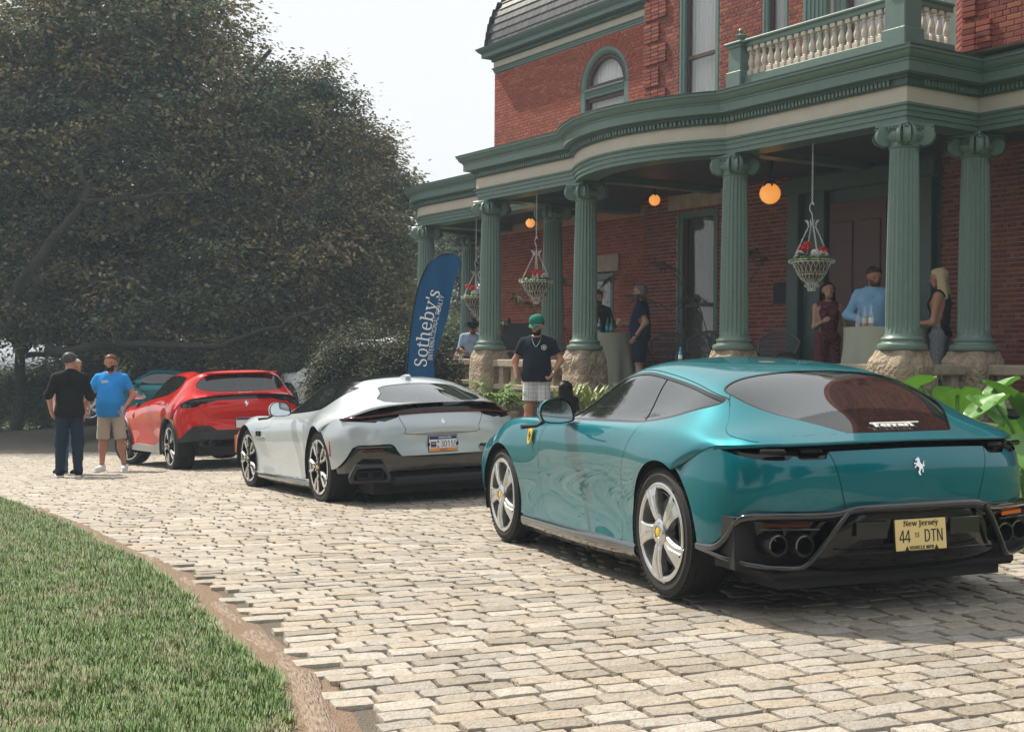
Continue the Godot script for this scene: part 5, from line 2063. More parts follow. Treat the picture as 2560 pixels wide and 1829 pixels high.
func teal_rows() -> Array:
	return [
		[3.05,.22,.88,3.3,.22,.82,3.42,.22,.72,3.5,.22,.6,3.55,.22,.5,3.58,.22,.42,3.6,.22,.33,3.61,.22,.25,3.62,.22,.17,3.63,.22,.08,3.63,.22,.0],
		[3.03,.3,.92,3.27,.36,.88,3.4,.42,.79,3.48,.46,.68,3.53,.48,.58,3.57,.49,.48,3.6,.49,.38,3.62,.49,.29,3.635,.49,.2,3.64,.49,.1,3.645,.49,.0],
		[3.02,.33,.945,3.18,.48,.925,3.25,.6,.885,3.3,.67,.81,3.36,.68,.72,3.42,.675,.6,3.46,.665,.48,3.49,.66,.37,3.51,.655,.26,3.53,.655,.13,3.53,.655,.0],
		[2.95,.3,.95,3.00,.5,.955,3.02,.68,.93,3.04,.77,.87,3.07,.8,.8,3.1,.785,.7,3.12,.765,.58,3.13,.755,.45,3.14,.75,.32,3.15,.755,.16,3.15,.757,.0],
		[2.67,.28,.95,2.67,.5,.965,2.67,.7,.962,2.67,.83,.925,2.67,.898,.85,2.67,.893,.76,2.67,.868,.64,2.67,.855,.5,2.67,.852,.36,2.67,.86,.18,2.67,.865,.0],
		[2.25,.24,.93,2.25,.44,.935,2.25,.64,.945,2.25,.81,.925,2.25,.905,.87,2.25,.925,.79,2.25,.918,.67,2.24,.915,.53,2.24,.918,.38,2.24,.925,.19,2.24,.928,.0],
		[1.82,.215,.925,1.82,.42,.915,1.82,.62,.925,1.82,.79,.925,1.82,.895,.885,1.81,.925,.82,1.8,.945,.73,1.79,.985,.6,1.78,1.02,.43,1.78,1.045,.22,1.78,1.055,.0],
		[1.42,.21,.925,1.42,.41,.912,1.42,.61,.922,1.42,.785,.925,1.42,.895,.885,1.42,.935,.825,1.41,1.02,.725,1.4,1.115,.625,1.39,1.175,.47,1.39,1.21,.24,1.39,1.222,.0],
		[1.0,.21,.93,1.0,.41,.915,1.0,.615,.925,1.0,.79,.93,1.0,.9,.89,1.0,.945,.825,1.0,1.075,.725,1.0,1.205,.625,.99,1.275,.49,.98,1.308,.25,.98,1.317,.0],
		[.56,.22,.935,.56,.41,.925,.56,.625,.94,.56,.795,.94,.56,.905,.895,.56,.95,.825,.55,1.07,.73,.54,1.187,.632,.52,1.262,.5,.51,1.297,.25,.51,1.306,.0],
		[.18,.27,.94,.18,.45,.95,.18,.66,.972,.18,.8,.962,.18,.905,.905,.17,.965,.835,.15,1.055,.745,.12,1.145,.645,.09,1.212,.5,.06,1.242,.25,.05,1.248,.0],
		[-.08,.36,.95,-.1,.54,.968,-.12,.69,.982,-.14,.8,.968,-.16,.895,.918,-.18,.955,.848,-.19,1.02,.762,-.2,1.085,.655,-.22,1.125,.51,-.24,1.142,.25,-.25,1.145,.0],
		[-.05,.48,.95,-.1,.62,.965,-.19,.72,.975,-.28,.8,.962,-.36,.875,.918,-.41,.912,.855,-.45,.94,.78,-.49,.972,.665,-.51,1.002,.51,-.53,1.02,.25,-.54,1.022,.0],
		[-.08,.52,.95,-.12,.66,.958,-.22,.73,.962,-.34,.8,.952,-.46,.862,.915,-.56,.883,.855,-.64,.898,.785,-.7,.912,.67,-.735,.925,.51,-.75,.938,.25,-.755,.94,.0],
		[-.1,.54,.95,-.14,.68,.952,-.24,.735,.953,-.38,.792,.94,-.52,.846,.912,-.635,.853,.86,-.74,.86,.785,-.84,.866,.665,-.895,.87,.51,-.925,.875,.25,-.93,.877,.0],
	]
func teal_tail() -> Array:
	return [
		[-.14,.697,.947,-.38,.803,.935,-.522,.852,.904,-.66,.846,.835,-.8,.855,.665,-.865,.86,.44,-.9,.864,.22,-.905,.866,.0],
		[-.15,.62,.955,-.4,.7,.948,-.575,.765,.905,-.72,.79,.825,-.84,.8,.66,-.905,.806,.44,-.938,.812,.22,-.945,.815,.0],
		[-.15,.56,.957,-.42,.63,.952,-.6,.695,.908,-.745,.72,.825,-.865,.735,.66,-.93,.742,.44,-.965,.746,.22,-.973,.748,.0],
		[-.15,.48,.957,-.43,.55,.953,-.61,.6,.91,-.752,.625,.83,-.868,.635,.66,-.93,.64,.44,-.962,.642,.22,-.97,.643,.0],
		[-.15,.39,.955,-.43,.44,.951,-.6,.48,.91,-.742,.51,.83,-.855,.52,.66,-.915,.525,.44,-.948,.528,.22,-.955,.53,.0],
		[-.15,.29,.945,-.43,.31,.94,-.59,.34,.905,-.715,.36,.83,-.82,.37,.66,-.875,.38,.44,-.905,.38,.22,-.91,.38,.0],
	]
var teal_first: Node3D
func build_teal(called: String,label: String,xf: Transform3D,full: bool) -> Node3D:
	if teal_first:
		var c: Node3D=teal_first.duplicate()
		c.name=numbered(called)
		add_child(c)
		c.transform=xf
		c.set_meta("label",label)
		for k in c.get_children():
			if k.name.begins_with("number_plate"):
				c.remove_child(k)
				k.free()
		return c
	var o:=thing(called,label,"sports car",xf,"sports cars on display")
	mat("exhaust",Color(.035,.035,.04),.35,.7)
	var wheels:=[[.0,.348,.398],[2.67,.338,.388]]
	var a:=Soup.from_grid(patch(teal_rows(),190,74,true),190,74)
	a=arches(a,wheels)
	var gl:=[]
	var trim:=[]
	var dark:=[]
	var high:=func(p: Vector3,_n: Vector3) -> bool: return p.y>.86
	var sidew:=func(p: Vector3,n: Vector3) -> bool: return p.y>.86 and n.z<-.25
	var low:=func(p: Vector3,_n: Vector3) -> bool: return p.z<-.5
	var dlo:=smooth2(pv2([1.62,.938,1.49,.94,1.2,.941,.85,.944,.456,.95,.12,.985,-.1,1.03,-.205,1.055,-.185,1.072,.12,1.128,.537,1.187,.84,1.216,1.09,1.196,1.3,1.118,1.48,1.03]),5)
	var grown:=Geometry2D.offset_polygon(dlo,.014)[0]
	var two:=cut(a,"side",grown,sidew)
	a=two[1]
	var in_:=cut(two[0],"side",dlo,any_where)
	trim.append(in_[1].push(-.001))
	var glass_side: Soup=in_[0].push(-.005)
	var pillar:=groove(glass_side,"side",pv2([.44,.94,.545,1.2]),.009,trim,any_where)
	gl.append(pillar)
	a=groove(a,"side",smooth2(pv2([1.7,.93,1.5,1.055,1.3,1.148,1.09,1.225,.84,1.243,.53,1.214,.12,1.152,-.2,1.085,-.25,1.06]),5,false),.0022,dark,sidew)
	var rg:=smooth2(pv2([-.045,-.2,-.045,.0,-.05,.25,-.068,.48,-.095,.575,-.13,.612,-.19,.618,-.35,.59,-.5,.53]),5,false)
	rg.append_array(pv2([-.815,.318,-.828,.3,-.838,.15,-.842,.0,-.842,-.2]))
	grown=Geometry2D.offset_polygon(rg,.01)[0]
	two=cut(a,"top",grown,high)
	a=two[1]
	in_=cut(two[0],"top",rg,any_where)
	trim.append(in_[1].push(-.001))
	var seam:=pv2([-.62,.55,-.575,.4,-.545,.2,-.535,.0])
	var g2:=groove(in_[0].push(-.004),"top",seam,.0025,trim,any_where)
	var f:=PackedFloat32Array()
	f.resize(g2.v.size())
	for i in g2.v.size():
		f[i]=g2.v[i].x+.535+.085*pow(absf(g2.v[i].z)/.55,1.6)
	var gg:=g2.split(f)
	gl.append(gg[1])
	var panel: Soup=gg[0]
	var ws:=smooth2(pv2([2.02,-.2,2.02,.0,1.99,.4,1.86,.7,1.74,.735,1.4,.6,1.2,.52,1.14,.3,1.12,.0,1.12,-.2]),4)
	two=cut(a,"top",ws,high)
	a=two[1]
	gl.append(two[0].push(-.004))
	a=groove(a,"side",smooth2(pv2([.405,.945,.4,.9,.46,.8,.53,.68,.56,.5,.56,.3,.54,.2]),5,false),.0026,dark,low)
	a=groove(a,"side",smooth2(pv2([1.8,.915,1.87,.84,1.92,.72,1.92,.5,1.86,.34,1.76,.255,1.5,.235,1.0,.235,.56,.245]),5,false),.0026,dark,low)
	a=groove(a,"side",pv2([.8,.728,.7,.728,.705,.7,.73,.685,.77,.683,.8,.728]),.0016,dark,low)
	a=groove(a,"top",smooth2(pv2([-.2,.625,-.38,.735,-.46,.8,-.56,.83,-.68,.8,-.735,.77]),5,false),.0022,dark,high)
	a=groove(a,"top",pv2([-.838,.32,-.8,.55,-.74,.7]),.0018,dark,high)
	var lip:=PackedVector3Array()
	var rows: Array=teal_rows()
	var le: Array=rows[rows.size()-1]
	var lc:=PackedVector3Array()
	for k in range(4,11):
		lc.append(Vector3(le[k*3],le[k*3+1],-le[k*3+2]))
	lc=smooth_path(lc,6)
	for q in [[.0,.0],[-.006,-.004],[-.007,-.012],[.0,-.017],[.03,-.018]]:
		for p in lc:
			lip.append(p+Vector3(q[0],q[1],-q[0]*.4 if p.z<-.7 else .0))
	var ls:=Soup.from_grid(lip,5,lc.size(),false)
	var b:=Soup.from_grid(patch(teal_tail(),60,100,true),60,100)
	b=arches(b,[wheels[0]])
	var slot:=PackedVector2Array([Vector2(-.2,.9),Vector2(-.2,.829)])
	slot.append_array(smooth2(pv2([.0,.829,.25,.826,.45,.821,.475,.812,.485,.795,.5,.785,.55,.783,.605,.783,.62,.788,.632,.799,.648,.799,.662,.788,.68,.781,.74,.781,.8,.788,.85,.803,.885,.823,.915,.85]),3,false))
	slot.append_array(pv2([.915,.9]))
	var behind:=func(p: Vector3,_n: Vector3) -> bool: return p.x<-.42
	for k in 2:
		b=refine(b,field(b,"rear",slot,behind),.02/(k+1))
	two=cut(b,"rear",slot,behind)
	b=two[1]
	var slot_s: Soup=two[0]
	var blackp:=PackedVector2Array([Vector2(-.2,.1),Vector2(-.2,.54)])
	blackp.append_array(smooth2(pv2([.0,.54,.35,.535,.5,.53,.7,.53,.8,.525,.865,.49,.9,.42,.925,.355,.95,.335]),4,false))
	blackp.append_array(pv2([1.1,.33,1.1,.1]))
	two=cut(b,"rear",blackp,func(p: Vector3,_n: Vector3) -> bool: return p.x<-.3)
	b=two[1]
	var base_black: Soup=two[0].push(-.035)
	b=groove(b,"rear",smooth2(pv2([.475,.815,.465,.8,.43,.66,.405,.56,.4,.53]),4,false),.0022,dark,behind)
	var pt: Material=mats["paint_teal"]
	part(o,"body",joined_soups([a,ls]),pt)
	part(o,"tail_panel",joined_soups([b]),pt)
	part(o,"shut_lines",joined_soups(dark),mats["matte_black"])
	part(o,"lamp_recess",joined_soups([slot_s.push(-.022)]),mats["gloss_black"])
	part(o,"window_trim",joined_soups(trim),mats["gloss_black"])
	side_pair(o,"side_window",gl[0],mats["car_glass"])
	part(o,"rear_window",joined_soups([gl[1]]),mats["car_glass"])
	part(o,"windscreen",joined_soups([gl[2]]),mats["car_glass"])
	part(o,"rear_panel",joined_soups([panel]),mats["dark_glass"])
	part(o,"rear_skirt",joined_soups([base_black]),mats["gloss_black"])
	part(o,"headlining",joined_soups([a.push(-.02),b.push(-.03)]),mats["cabin"])
	var ub:=MB.new()
	ub.box(Vector3(1.3,.19,0),Vector3(4.1,.12,1.35))
	part(o,"underbody",ub.done(),mats["matte_black"])
	arch_liners(o,wheels,.95)
	cabin(o,-.1,1.95,.76,.92,false)
	for s in [-1,1]:
		var sd:=Transform3D.IDENTITY if s<0 else Transform3D(Basis(Vector3.UP,PI),Vector3.ZERO)
		make_wheel(o,Transform3D(Basis.IDENTITY,Vector3(0,.353,s*.815))*sd,"star",.353,.285,.268)
		make_wheel(o,Transform3D(Basis(Vector3.UP,.0),Vector3(2.67,.34,s*.815))*sd,"star",.34,.245,.268)
	door_mirror(o,Vector3(1.43,.985,.985),pt,1.0)
	for s in [-1,1]:
		var sp:=PackedVector3Array()
		for k in 24:
			var t:=k/23.0
			var x:=lerpf(2.24,.36,t)
			var out:=.925+.045*sin(PI*minf(t*1.15,1.0))*t+.012
			var y:=.215+.01*t
			for q in [[-.1,.03],[-.005,.022],[.012,.004],[.012,-.028],[-.02,-.085],[-.14,-.09]]:
				sp.append(Vector3(x,y+q[1],s*(out+q[0])))
		part(o,"sill_blade",MB.new().grid(sp,24,6,false,false,s<0).done(),mats["carbon"])
	for s in [-1,1]:
		for e in [[.5,.61,-.85],[.672,.8,-.79]]:
			var lp:=MB.new()
			lp.box(Vector3(0,0,0),Vector3(.03,.026,e[1]-e[0]),Transform3D(Basis(Vector3.UP,s*(.25 if e[0]<.6 else .5)),Vector3(e[2]-.02,.825,s*(e[0]+e[1])*.5)),.008)
			part(o,"tail_lamp",lp.done(),mats["lamp_lens"])
	build_teal_diffuser(o)
	horse_badge(o,rear_xf(-.977,.738,.0,.12),.092)
	var word:=text_mesh("Ferrari","Droid Serif",.052,.006,700)
	word.box(Vector3(.02,.028,0),Vector3(.24,.007,.006))
	part(o,"word_mark",word.done(),mats["white_paint"],Transform3D(Basis(Vector3(0,0,1),-1.19)*Basis(Vector3(0,0,1),Vector3(0,1,0),Vector3(-1,0,0)),Vector3(-.776,.938,.0))*Transform3D(Basis.from_scale(Vector3(1.25,1,1)),Vector3.ZERO))
	for s in [-1,1]:
		shield_badge(o,Transform3D(Basis(Vector3.UP,PI if s<0 else .0),Vector3(2.06,.8,s*.937))*Transform3D(Basis(Vector3(1,0,0),-.22),Vector3.ZERO),.1)
	var hl:=MB.new()
	for s in [-1,1]:
		hl.box(Vector3(3.31,.66,s*.78),Vector3(.2,.06,.2),Transform3D.IDENTITY,.02)
	part(o,"headlight_strip",hl.done(),mats["gloss_black"])
	teal_first=o
	return o
func build_teal_diffuser(o: Node3D) -> void:
	var c: Material=mats["carbon"]
	var line:=pv3([-.4,.325,-.945,-.56,.335,-.935,-.66,.4,-.915,-.72,.475,-.895,-.78,.503,-.845,-.86,.505,-.68,-.91,.505,-.54,-.945,.512,-.455,-.965,.53,-.39,-.975,.538,-.3,-.985,.54,.0])
	var path:=smooth_path(line,7)
	var n0:=path.size()
	var full:=PackedVector3Array(path)
	for k in range(n0-2,-1,-1):
		full.append(path[k]*Vector3(1,1,-1))
	var pts:=PackedVector3Array()
	for k in full.size():
		var p:=full[k]
		var t:=(full[mini(k+1,full.size()-1)]-full[maxi(k-1,0)]).normalized()
		var out:=t.cross(Vector3.UP)
		out=Vector3(out.x,0,out.z).normalized()
		if out.dot(Vector3(-1,0,0))<-.2:
			out=-out
		var tall:=clampf(1.0-absf(p.z)/.9,.0,1.0)
		for q in [[-.06,.024],[.0,.022],[.012,.016],[.016,.004],[.01,-.01],[-.004,-.022-.01*tall],[-.07,-.03-.01*tall]]:
			pts.append(p+out*q[0]+Vector3(0,q[1],0))
	part(o,"diffuser_bar",MB.new().grid(pts,full.size(),7,false,false,false).done(),c)
	var mid:=MB.new()
	var face:=PackedVector3Array()
	for e in [[.535,.4,-.968],[.5,.43,-.975],[.42,.475,-.962],[.3,.545,-.925],[.262,.565,-.9],[.2,.54,-.8],[.15,.48,-.55]]:
		for k in 13:
			var u:=(k/12.0)*2.0-1.0
			var edge:=pow(absf(u),6)
			face.append(Vector3(e[2]+.02*u*u+.05*edge,e[0],u*e[1]))
	mid.grid(face,7,13,false,false,false)
	part(o,"diffuser_centre",mid.done(),mats["gloss_black"])
	for s in [-1,1]:
		var fr:=pv3([-.965,.525,s*.41,-.955,.47,s*.455,-.925,.36,s*.53,-.885,.27,s*.6,-.85,.252,s*.66,-.78,.262,s*.8,-.66,.285,s*.9,-.5,.31,s*.935,-.4,.32,s*.94])
		fr=smooth_path(fr,5)
		part(o,"diffuser_frame",MB.new().tube(fr,PackedFloat32Array([.019]),8,true,.8).done(),c)
		part(o,"exhaust_bay",MB.new().box(Vector3(-.62,.37,s*.7),Vector3(.2,.26,.42)).done(),mats["matte_black"])
		exhaust_tip(o,Vector3(-.885,.362,s*.61),.054,.2,true)
		exhaust_tip(o,Vector3(-.845,.366,s*.735),.054,.2,true)
		part(o,"fog_reflector",MB.new().box(Vector3(0,0,0),Vector3(.012,.022,.22),Transform3D(Basis(Vector3.UP,s*.42),Vector3(-.842,.462,s*.685)),.004).done(),mats["reflector_amber"] if s>0 else mats["lamp_red"])
		part(o,"bar_highlight",MB.new().box(Vector3(0,0,0),Vector3(.014,.008,.3),Transform3D(Basis(Vector3.UP,s*.4),Vector3(-.86,.442,s*.68)),.003).done(),c)
	var low:=MB.new()
	low.box(Vector3(-.55,.21,0),Vector3(.5,.06,1.5),Transform3D.IDENTITY,.02)
	part(o,"diffuser_floor",low.done(),mats["matte_black"])
	part(o,"step_line",MB.new().box(Vector3(-.945,.318,.0),Vector3(.01,.006,.92),Transform3D.IDENTITY,.002).done(),c)
	for s in [-1,1]:
		part(o,"side_vent",MB.new().box(Vector3(-.972,.43,s*.28),Vector3(.012,.085,.18),Transform3D.IDENTITY,.004).done(),c)
	var serif:="Droid Serif"
	var pl:=number_plate(o,rear_xf(-.985,.398,-.0,.06),mats["plate_yellow"],[["New Jersey",serif,.036,.0,.056,mats["ink"],1.05,700],["44","Droid Sans",.086,-.098,-.008,mats["ink"],.72],["13","Droid Sans",.034,-.026,-.002,mats["ink"],.75],["DTN","Droid Sans",.086,.075,-.008,mats["ink"],.72],["VEHICLE MFR","Droid Sans",.023,.0,-.064,mats["ink"],1.0,700]])
	for s in [-1,1]:
		part(pl,"plate_screw",MB.new().ball(Vector3(s*.088,.062,.004),Vector3(.009,.009,.003),5,10).done(),mats["chrome"])
		part(pl,"plate_clip",MB.new().prism(pv2([-.012,.0,.012,.0,.0,.022]),.003,.006,at(s*.088,-.077,0)).done(),mats["ink"])
func silver_rows() -> Array:
	return [
		[3.08,.2,.92,3.32,.2,.86,3.44,.2,.76,3.52,.2,.64,3.56,.2,.53,3.58,.2,.44,3.6,.2,.35,3.61,.2,.26,3.62,.2,.18,3.63,.2,.09,3.63,.2,.0],
		[3.06,.3,.97,3.29,.36,.93,3.42,.42,.84,3.5,.46,.72,3.55,.48,.61,3.58,.49,.51,3.6,.49,.4,3.62,.49,.3,3.635,.49,.21,3.64,.49,.1,3.645,.49,.0],
		[3.05,.33,.995,3.2,.48,.98,3.27,.58,.94,3.33,.63,.86,3.39,.64,.76,3.44,.635,.63,3.47,.63,.51,3.5,.625,.39,3.52,.62,.27,3.54,.62,.14,3.54,.62,.0],
		[2.98,.3,1.0,3.03,.5,1.01,3.05,.66,.985,3.07,.74,.92,3.1,.765,.84,3.13,.75,.74,3.15,.735,.61,3.16,.725,.47,3.17,.72,.33,3.18,.72,.17,3.18,.722,.0],
		[2.7,.26,1.0,2.7,.5,1.03,2.7,.7,1.022,2.7,.8,.98,2.7,.856,.9,2.7,.852,.8,2.7,.835,.67,2.7,.825,.52,2.7,.82,.37,2.7,.823,.18,2.7,.826,.0],
		[2.22,.2,.975,2.22,.42,.975,2.22,.62,.985,2.22,.775,.965,2.22,.86,.9,2.22,.873,.82,2.22,.868,.68,2.22,.865,.53,2.22,.865,.38,2.22,.87,.19,2.22,.873,.0],
		[1.78,.185,.965,1.78,.4,.955,1.78,.6,.96,1.78,.762,.945,1.78,.86,.89,1.77,.89,.83,1.76,.91,.73,1.75,.94,.6,1.74,.965,.43,1.74,.98,.22,1.74,.985,.0],
		[1.32,.18,.96,1.32,.4,.95,1.32,.6,.953,1.32,.77,.94,1.32,.873,.885,1.32,.912,.825,1.31,1.0,.725,1.3,1.088,.622,1.29,1.14,.47,1.28,1.165,.24,1.28,1.174,.0],
		[.86,.18,.96,.86,.4,.95,.86,.6,.953,.86,.782,.94,.86,.885,.885,.86,.937,.825,.85,1.075,.715,.84,1.205,.607,.83,1.258,.48,.82,1.284,.25,.82,1.291,.0],
		[.42,.19,.97,.42,.41,.965,.42,.625,.972,.42,.8,.955,.41,.902,.9,.4,.957,.83,.4,1.08,.725,.4,1.2,.622,.4,1.262,.49,.4,1.29,.25,.4,1.298,.0],
		[.08,.28,1.0,.08,.47,1.025,.07,.67,1.045,.06,.82,1.02,.05,.915,.945,.05,.965,.86,.05,1.06,.76,.05,1.155,.66,.05,1.224,.51,.05,1.258,.25,.05,1.267,.0],
		[-.06,.42,1.03,-.1,.59,1.055,-.15,.73,1.06,-.19,.835,1.03,-.22,.91,.96,-.24,.953,.88,-.25,1.015,.79,-.26,1.09,.69,-.27,1.152,.53,-.28,1.186,.25,-.28,1.196,.0],
		[-.08,.52,1.03,-.14,.66,1.045,-.23,.76,1.045,-.34,.832,1.015,-.43,.892,.955,-.49,.925,.885,-.54,.967,.8,-.57,1.018,.69,-.59,1.064,.53,-.61,1.095,.25,-.62,1.103,.0],
		[-.12,.57,1.03,-.18,.7,1.035,-.27,.778,1.03,-.4,.83,1.0,-.56,.866,.935,-.67,.888,.875,-.77,.923,.79,-.85,.962,.67,-.895,.988,.5,-.915,1.003,.25,-.92,1.007,.0],
	]
func silver_tail() -> Array:
	return [
		[-.17,.722,1.03,-.4,.846,.995,-.56,.874,.928,-.71,.876,.84,-.82,.908,.67,-.87,.945,.45,-.89,.965,.22,-.895,.97,.0],
		[-.17,.65,1.038,-.43,.73,1.012,-.63,.785,.948,-.78,.805,.845,-.88,.82,.67,-.92,.835,.45,-.935,.845,.22,-.94,.848,.0],
		[-.17,.58,1.038,-.46,.65,1.014,-.67,.7,.95,-.81,.715,.845,-.9,.724,.67,-.935,.73,.46,-.95,.733,.22,-.955,.735,.0],
		[-.17,.51,1.034,-.46,.57,1.01,-.68,.61,.946,-.82,.63,.842,-.9,.64,.67,-.93,.65,.47,-.925,.66,.22,-.925,.66,.0],
		[-.17,.42,1.03,-.46,.46,1.005,-.68,.48,.94,-.81,.49,.84,-.89,.495,.67,-.925,.495,.47,-.93,.495,.22,-.93,.495,.0],
		[-.17,.3,1.02,-.45,.32,.99,-.66,.33,.93,-.78,.34,.84,-.86,.34,.67,-.9,.34,.47,-.91,.34,.22,-.91,.34,.0],
	]
func red_rows() -> Array:
	return [
		[3.42,.3,.9,3.64,.3,.84,3.76,.3,.74,3.84,.3,.62,3.88,.3,.52,3.9,.3,.43,3.92,.3,.34,3.93,.3,.26,3.94,.3,.18,3.95,.3,.09,3.95,.3,.0],
		[3.4,.42,.93,3.6,.52,.89,3.72,.6,.8,3.8,.64,.69,3.84,.66,.59,3.87,.67,.49,3.9,.67,.39,3.92,.67,.29,3.93,.67,.2,3.94,.67,.1,3.94,.67,.0],
		[3.38,.46,.955,3.5,.66,.935,3.56,.78,.89,3.62,.83,.81,3.68,.835,.72,3.72,.83,.61,3.75,.82,.49,3.78,.815,.37,3.8,.81,.26,3.82,.81,.13,3.82,.81,.0],
		[3.018,.36,.965,3.018,.6,.985,3.018,.82,.98,3.018,.965,.94,3.018,1.035,.86,3.018,1.032,.78,3.018,1.0,.66,3.018,.985,.52,3.018,.98,.37,3.018,.985,.19,3.018,.99,.0],
		[2.5,.33,.955,2.5,.55,.965,2.5,.78,.972,2.5,.95,.94,2.5,1.04,.88,2.5,1.06,.8,2.5,1.055,.68,2.49,1.055,.53,2.48,1.06,.38,2.48,1.065,.19,2.48,1.07,.0],
		[2.02,.32,.945,2.02,.52,.94,2.02,.75,.95,2.02,.95,.935,2.02,1.06,.89,2.01,1.105,.83,2.0,1.15,.735,1.99,1.205,.61,1.98,1.25,.44,1.97,1.28,.22,1.97,1.29,.0],
		[1.5,.31,.945,1.5,.52,.935,1.5,.75,.945,1.5,.965,.935,1.5,1.085,.895,1.5,1.145,.835,1.49,1.27,.745,1.48,1.395,.645,1.47,1.465,.47,1.46,1.495,.24,1.46,1.505,.0],
		[.95,.31,.945,.95,.52,.935,.95,.75,.948,.95,.975,.94,.95,1.105,.9,.95,1.175,.84,.94,1.345,.75,.93,1.5,.655,.92,1.563,.5,.92,1.588,.25,.92,1.594,.0],
		[.42,.33,.955,.42,.54,.95,.42,.77,.968,.41,.99,.955,.4,1.125,.905,.4,1.205,.845,.4,1.37,.755,.4,1.515,.665,.4,1.578,.51,.4,1.602,.25,.4,1.608,.0],
		[.0,.45,.98,.0,.64,1.0,.0,.85,1.01,.0,1.025,.985,.0,1.145,.925,.0,1.235,.86,.0,1.375,.77,.0,1.5,.68,.0,1.56,.52,.0,1.585,.25,.0,1.59,.0],
		[-.12,.58,.99,-.18,.74,1.0,-.24,.9,1.005,-.29,1.04,.975,-.32,1.15,.92,-.34,1.245,.865,-.35,1.36,.785,-.36,1.462,.7,-.37,1.525,.54,-.38,1.55,.26,-.38,1.556,.0],
		[-.15,.62,.988,-.22,.78,.996,-.32,.92,.992,-.42,1.045,.955,-.5,1.145,.9,-.55,1.24,.835,-.6,1.335,.755,-.655,1.425,.67,-.695,1.485,.54,-.715,1.508,.26,-.72,1.513,.0],
		[-.16,.66,.985,-.25,.82,.99,-.38,.945,.98,-.55,1.05,.945,-.66,1.12,.895,-.735,1.165,.83,-.8,1.19,.745,-.845,1.203,.645,-.875,1.21,.53,-.9,1.215,.26,-.905,1.217,.0],
		[-.17,.68,.98,-.28,.84,.985,-.44,.955,.972,-.61,1.04,.935,-.72,1.09,.89,-.8,1.12,.83,-.875,1.14,.74,-.925,1.153,.63,-.955,1.162,.51,-.98,1.17,.25,-.985,1.172,.0],
	]
func red_tail() -> Array:
	return [
		[-.18,.722,.977,-.45,.972,.965,-.71,1.075,.893,-.82,1.108,.81,-.905,1.13,.66,-.95,1.148,.44,-.97,1.156,.22,-.973,1.158,.0],
		[-.18,.66,.985,-.46,.87,.977,-.72,.99,.91,-.84,1.03,.818,-.92,1.045,.67,-.968,1.052,.44,-.988,1.056,.22,-.992,1.057,.0],
		[-.18,.61,.986,-.47,.78,.98,-.72,.88,.915,-.835,.91,.82,-.912,.92,.67,-.957,.927,.44,-.977,.93,.22,-.98,.93,.0],
		[-.18,.56,.985,-.46,.69,.978,-.69,.77,.915,-.8,.79,.82,-.87,.8,.67,-.905,.8,.44,-.92,.8,.22,-.922,.8,.0],
		[-.18,.5,.98,-.46,.58,.97,-.69,.63,.91,-.81,.65,.82,-.88,.655,.67,-.905,.66,.44,-.91,.66,.22,-.91,.66,.0],
		[-.18,.4,.98,-.46,.44,.97,-.69,.46,.91,-.81,.47,.82,-.88,.48,.67,-.91,.48,.44,-.915,.48,.22,-.915,.48,.0],
	]
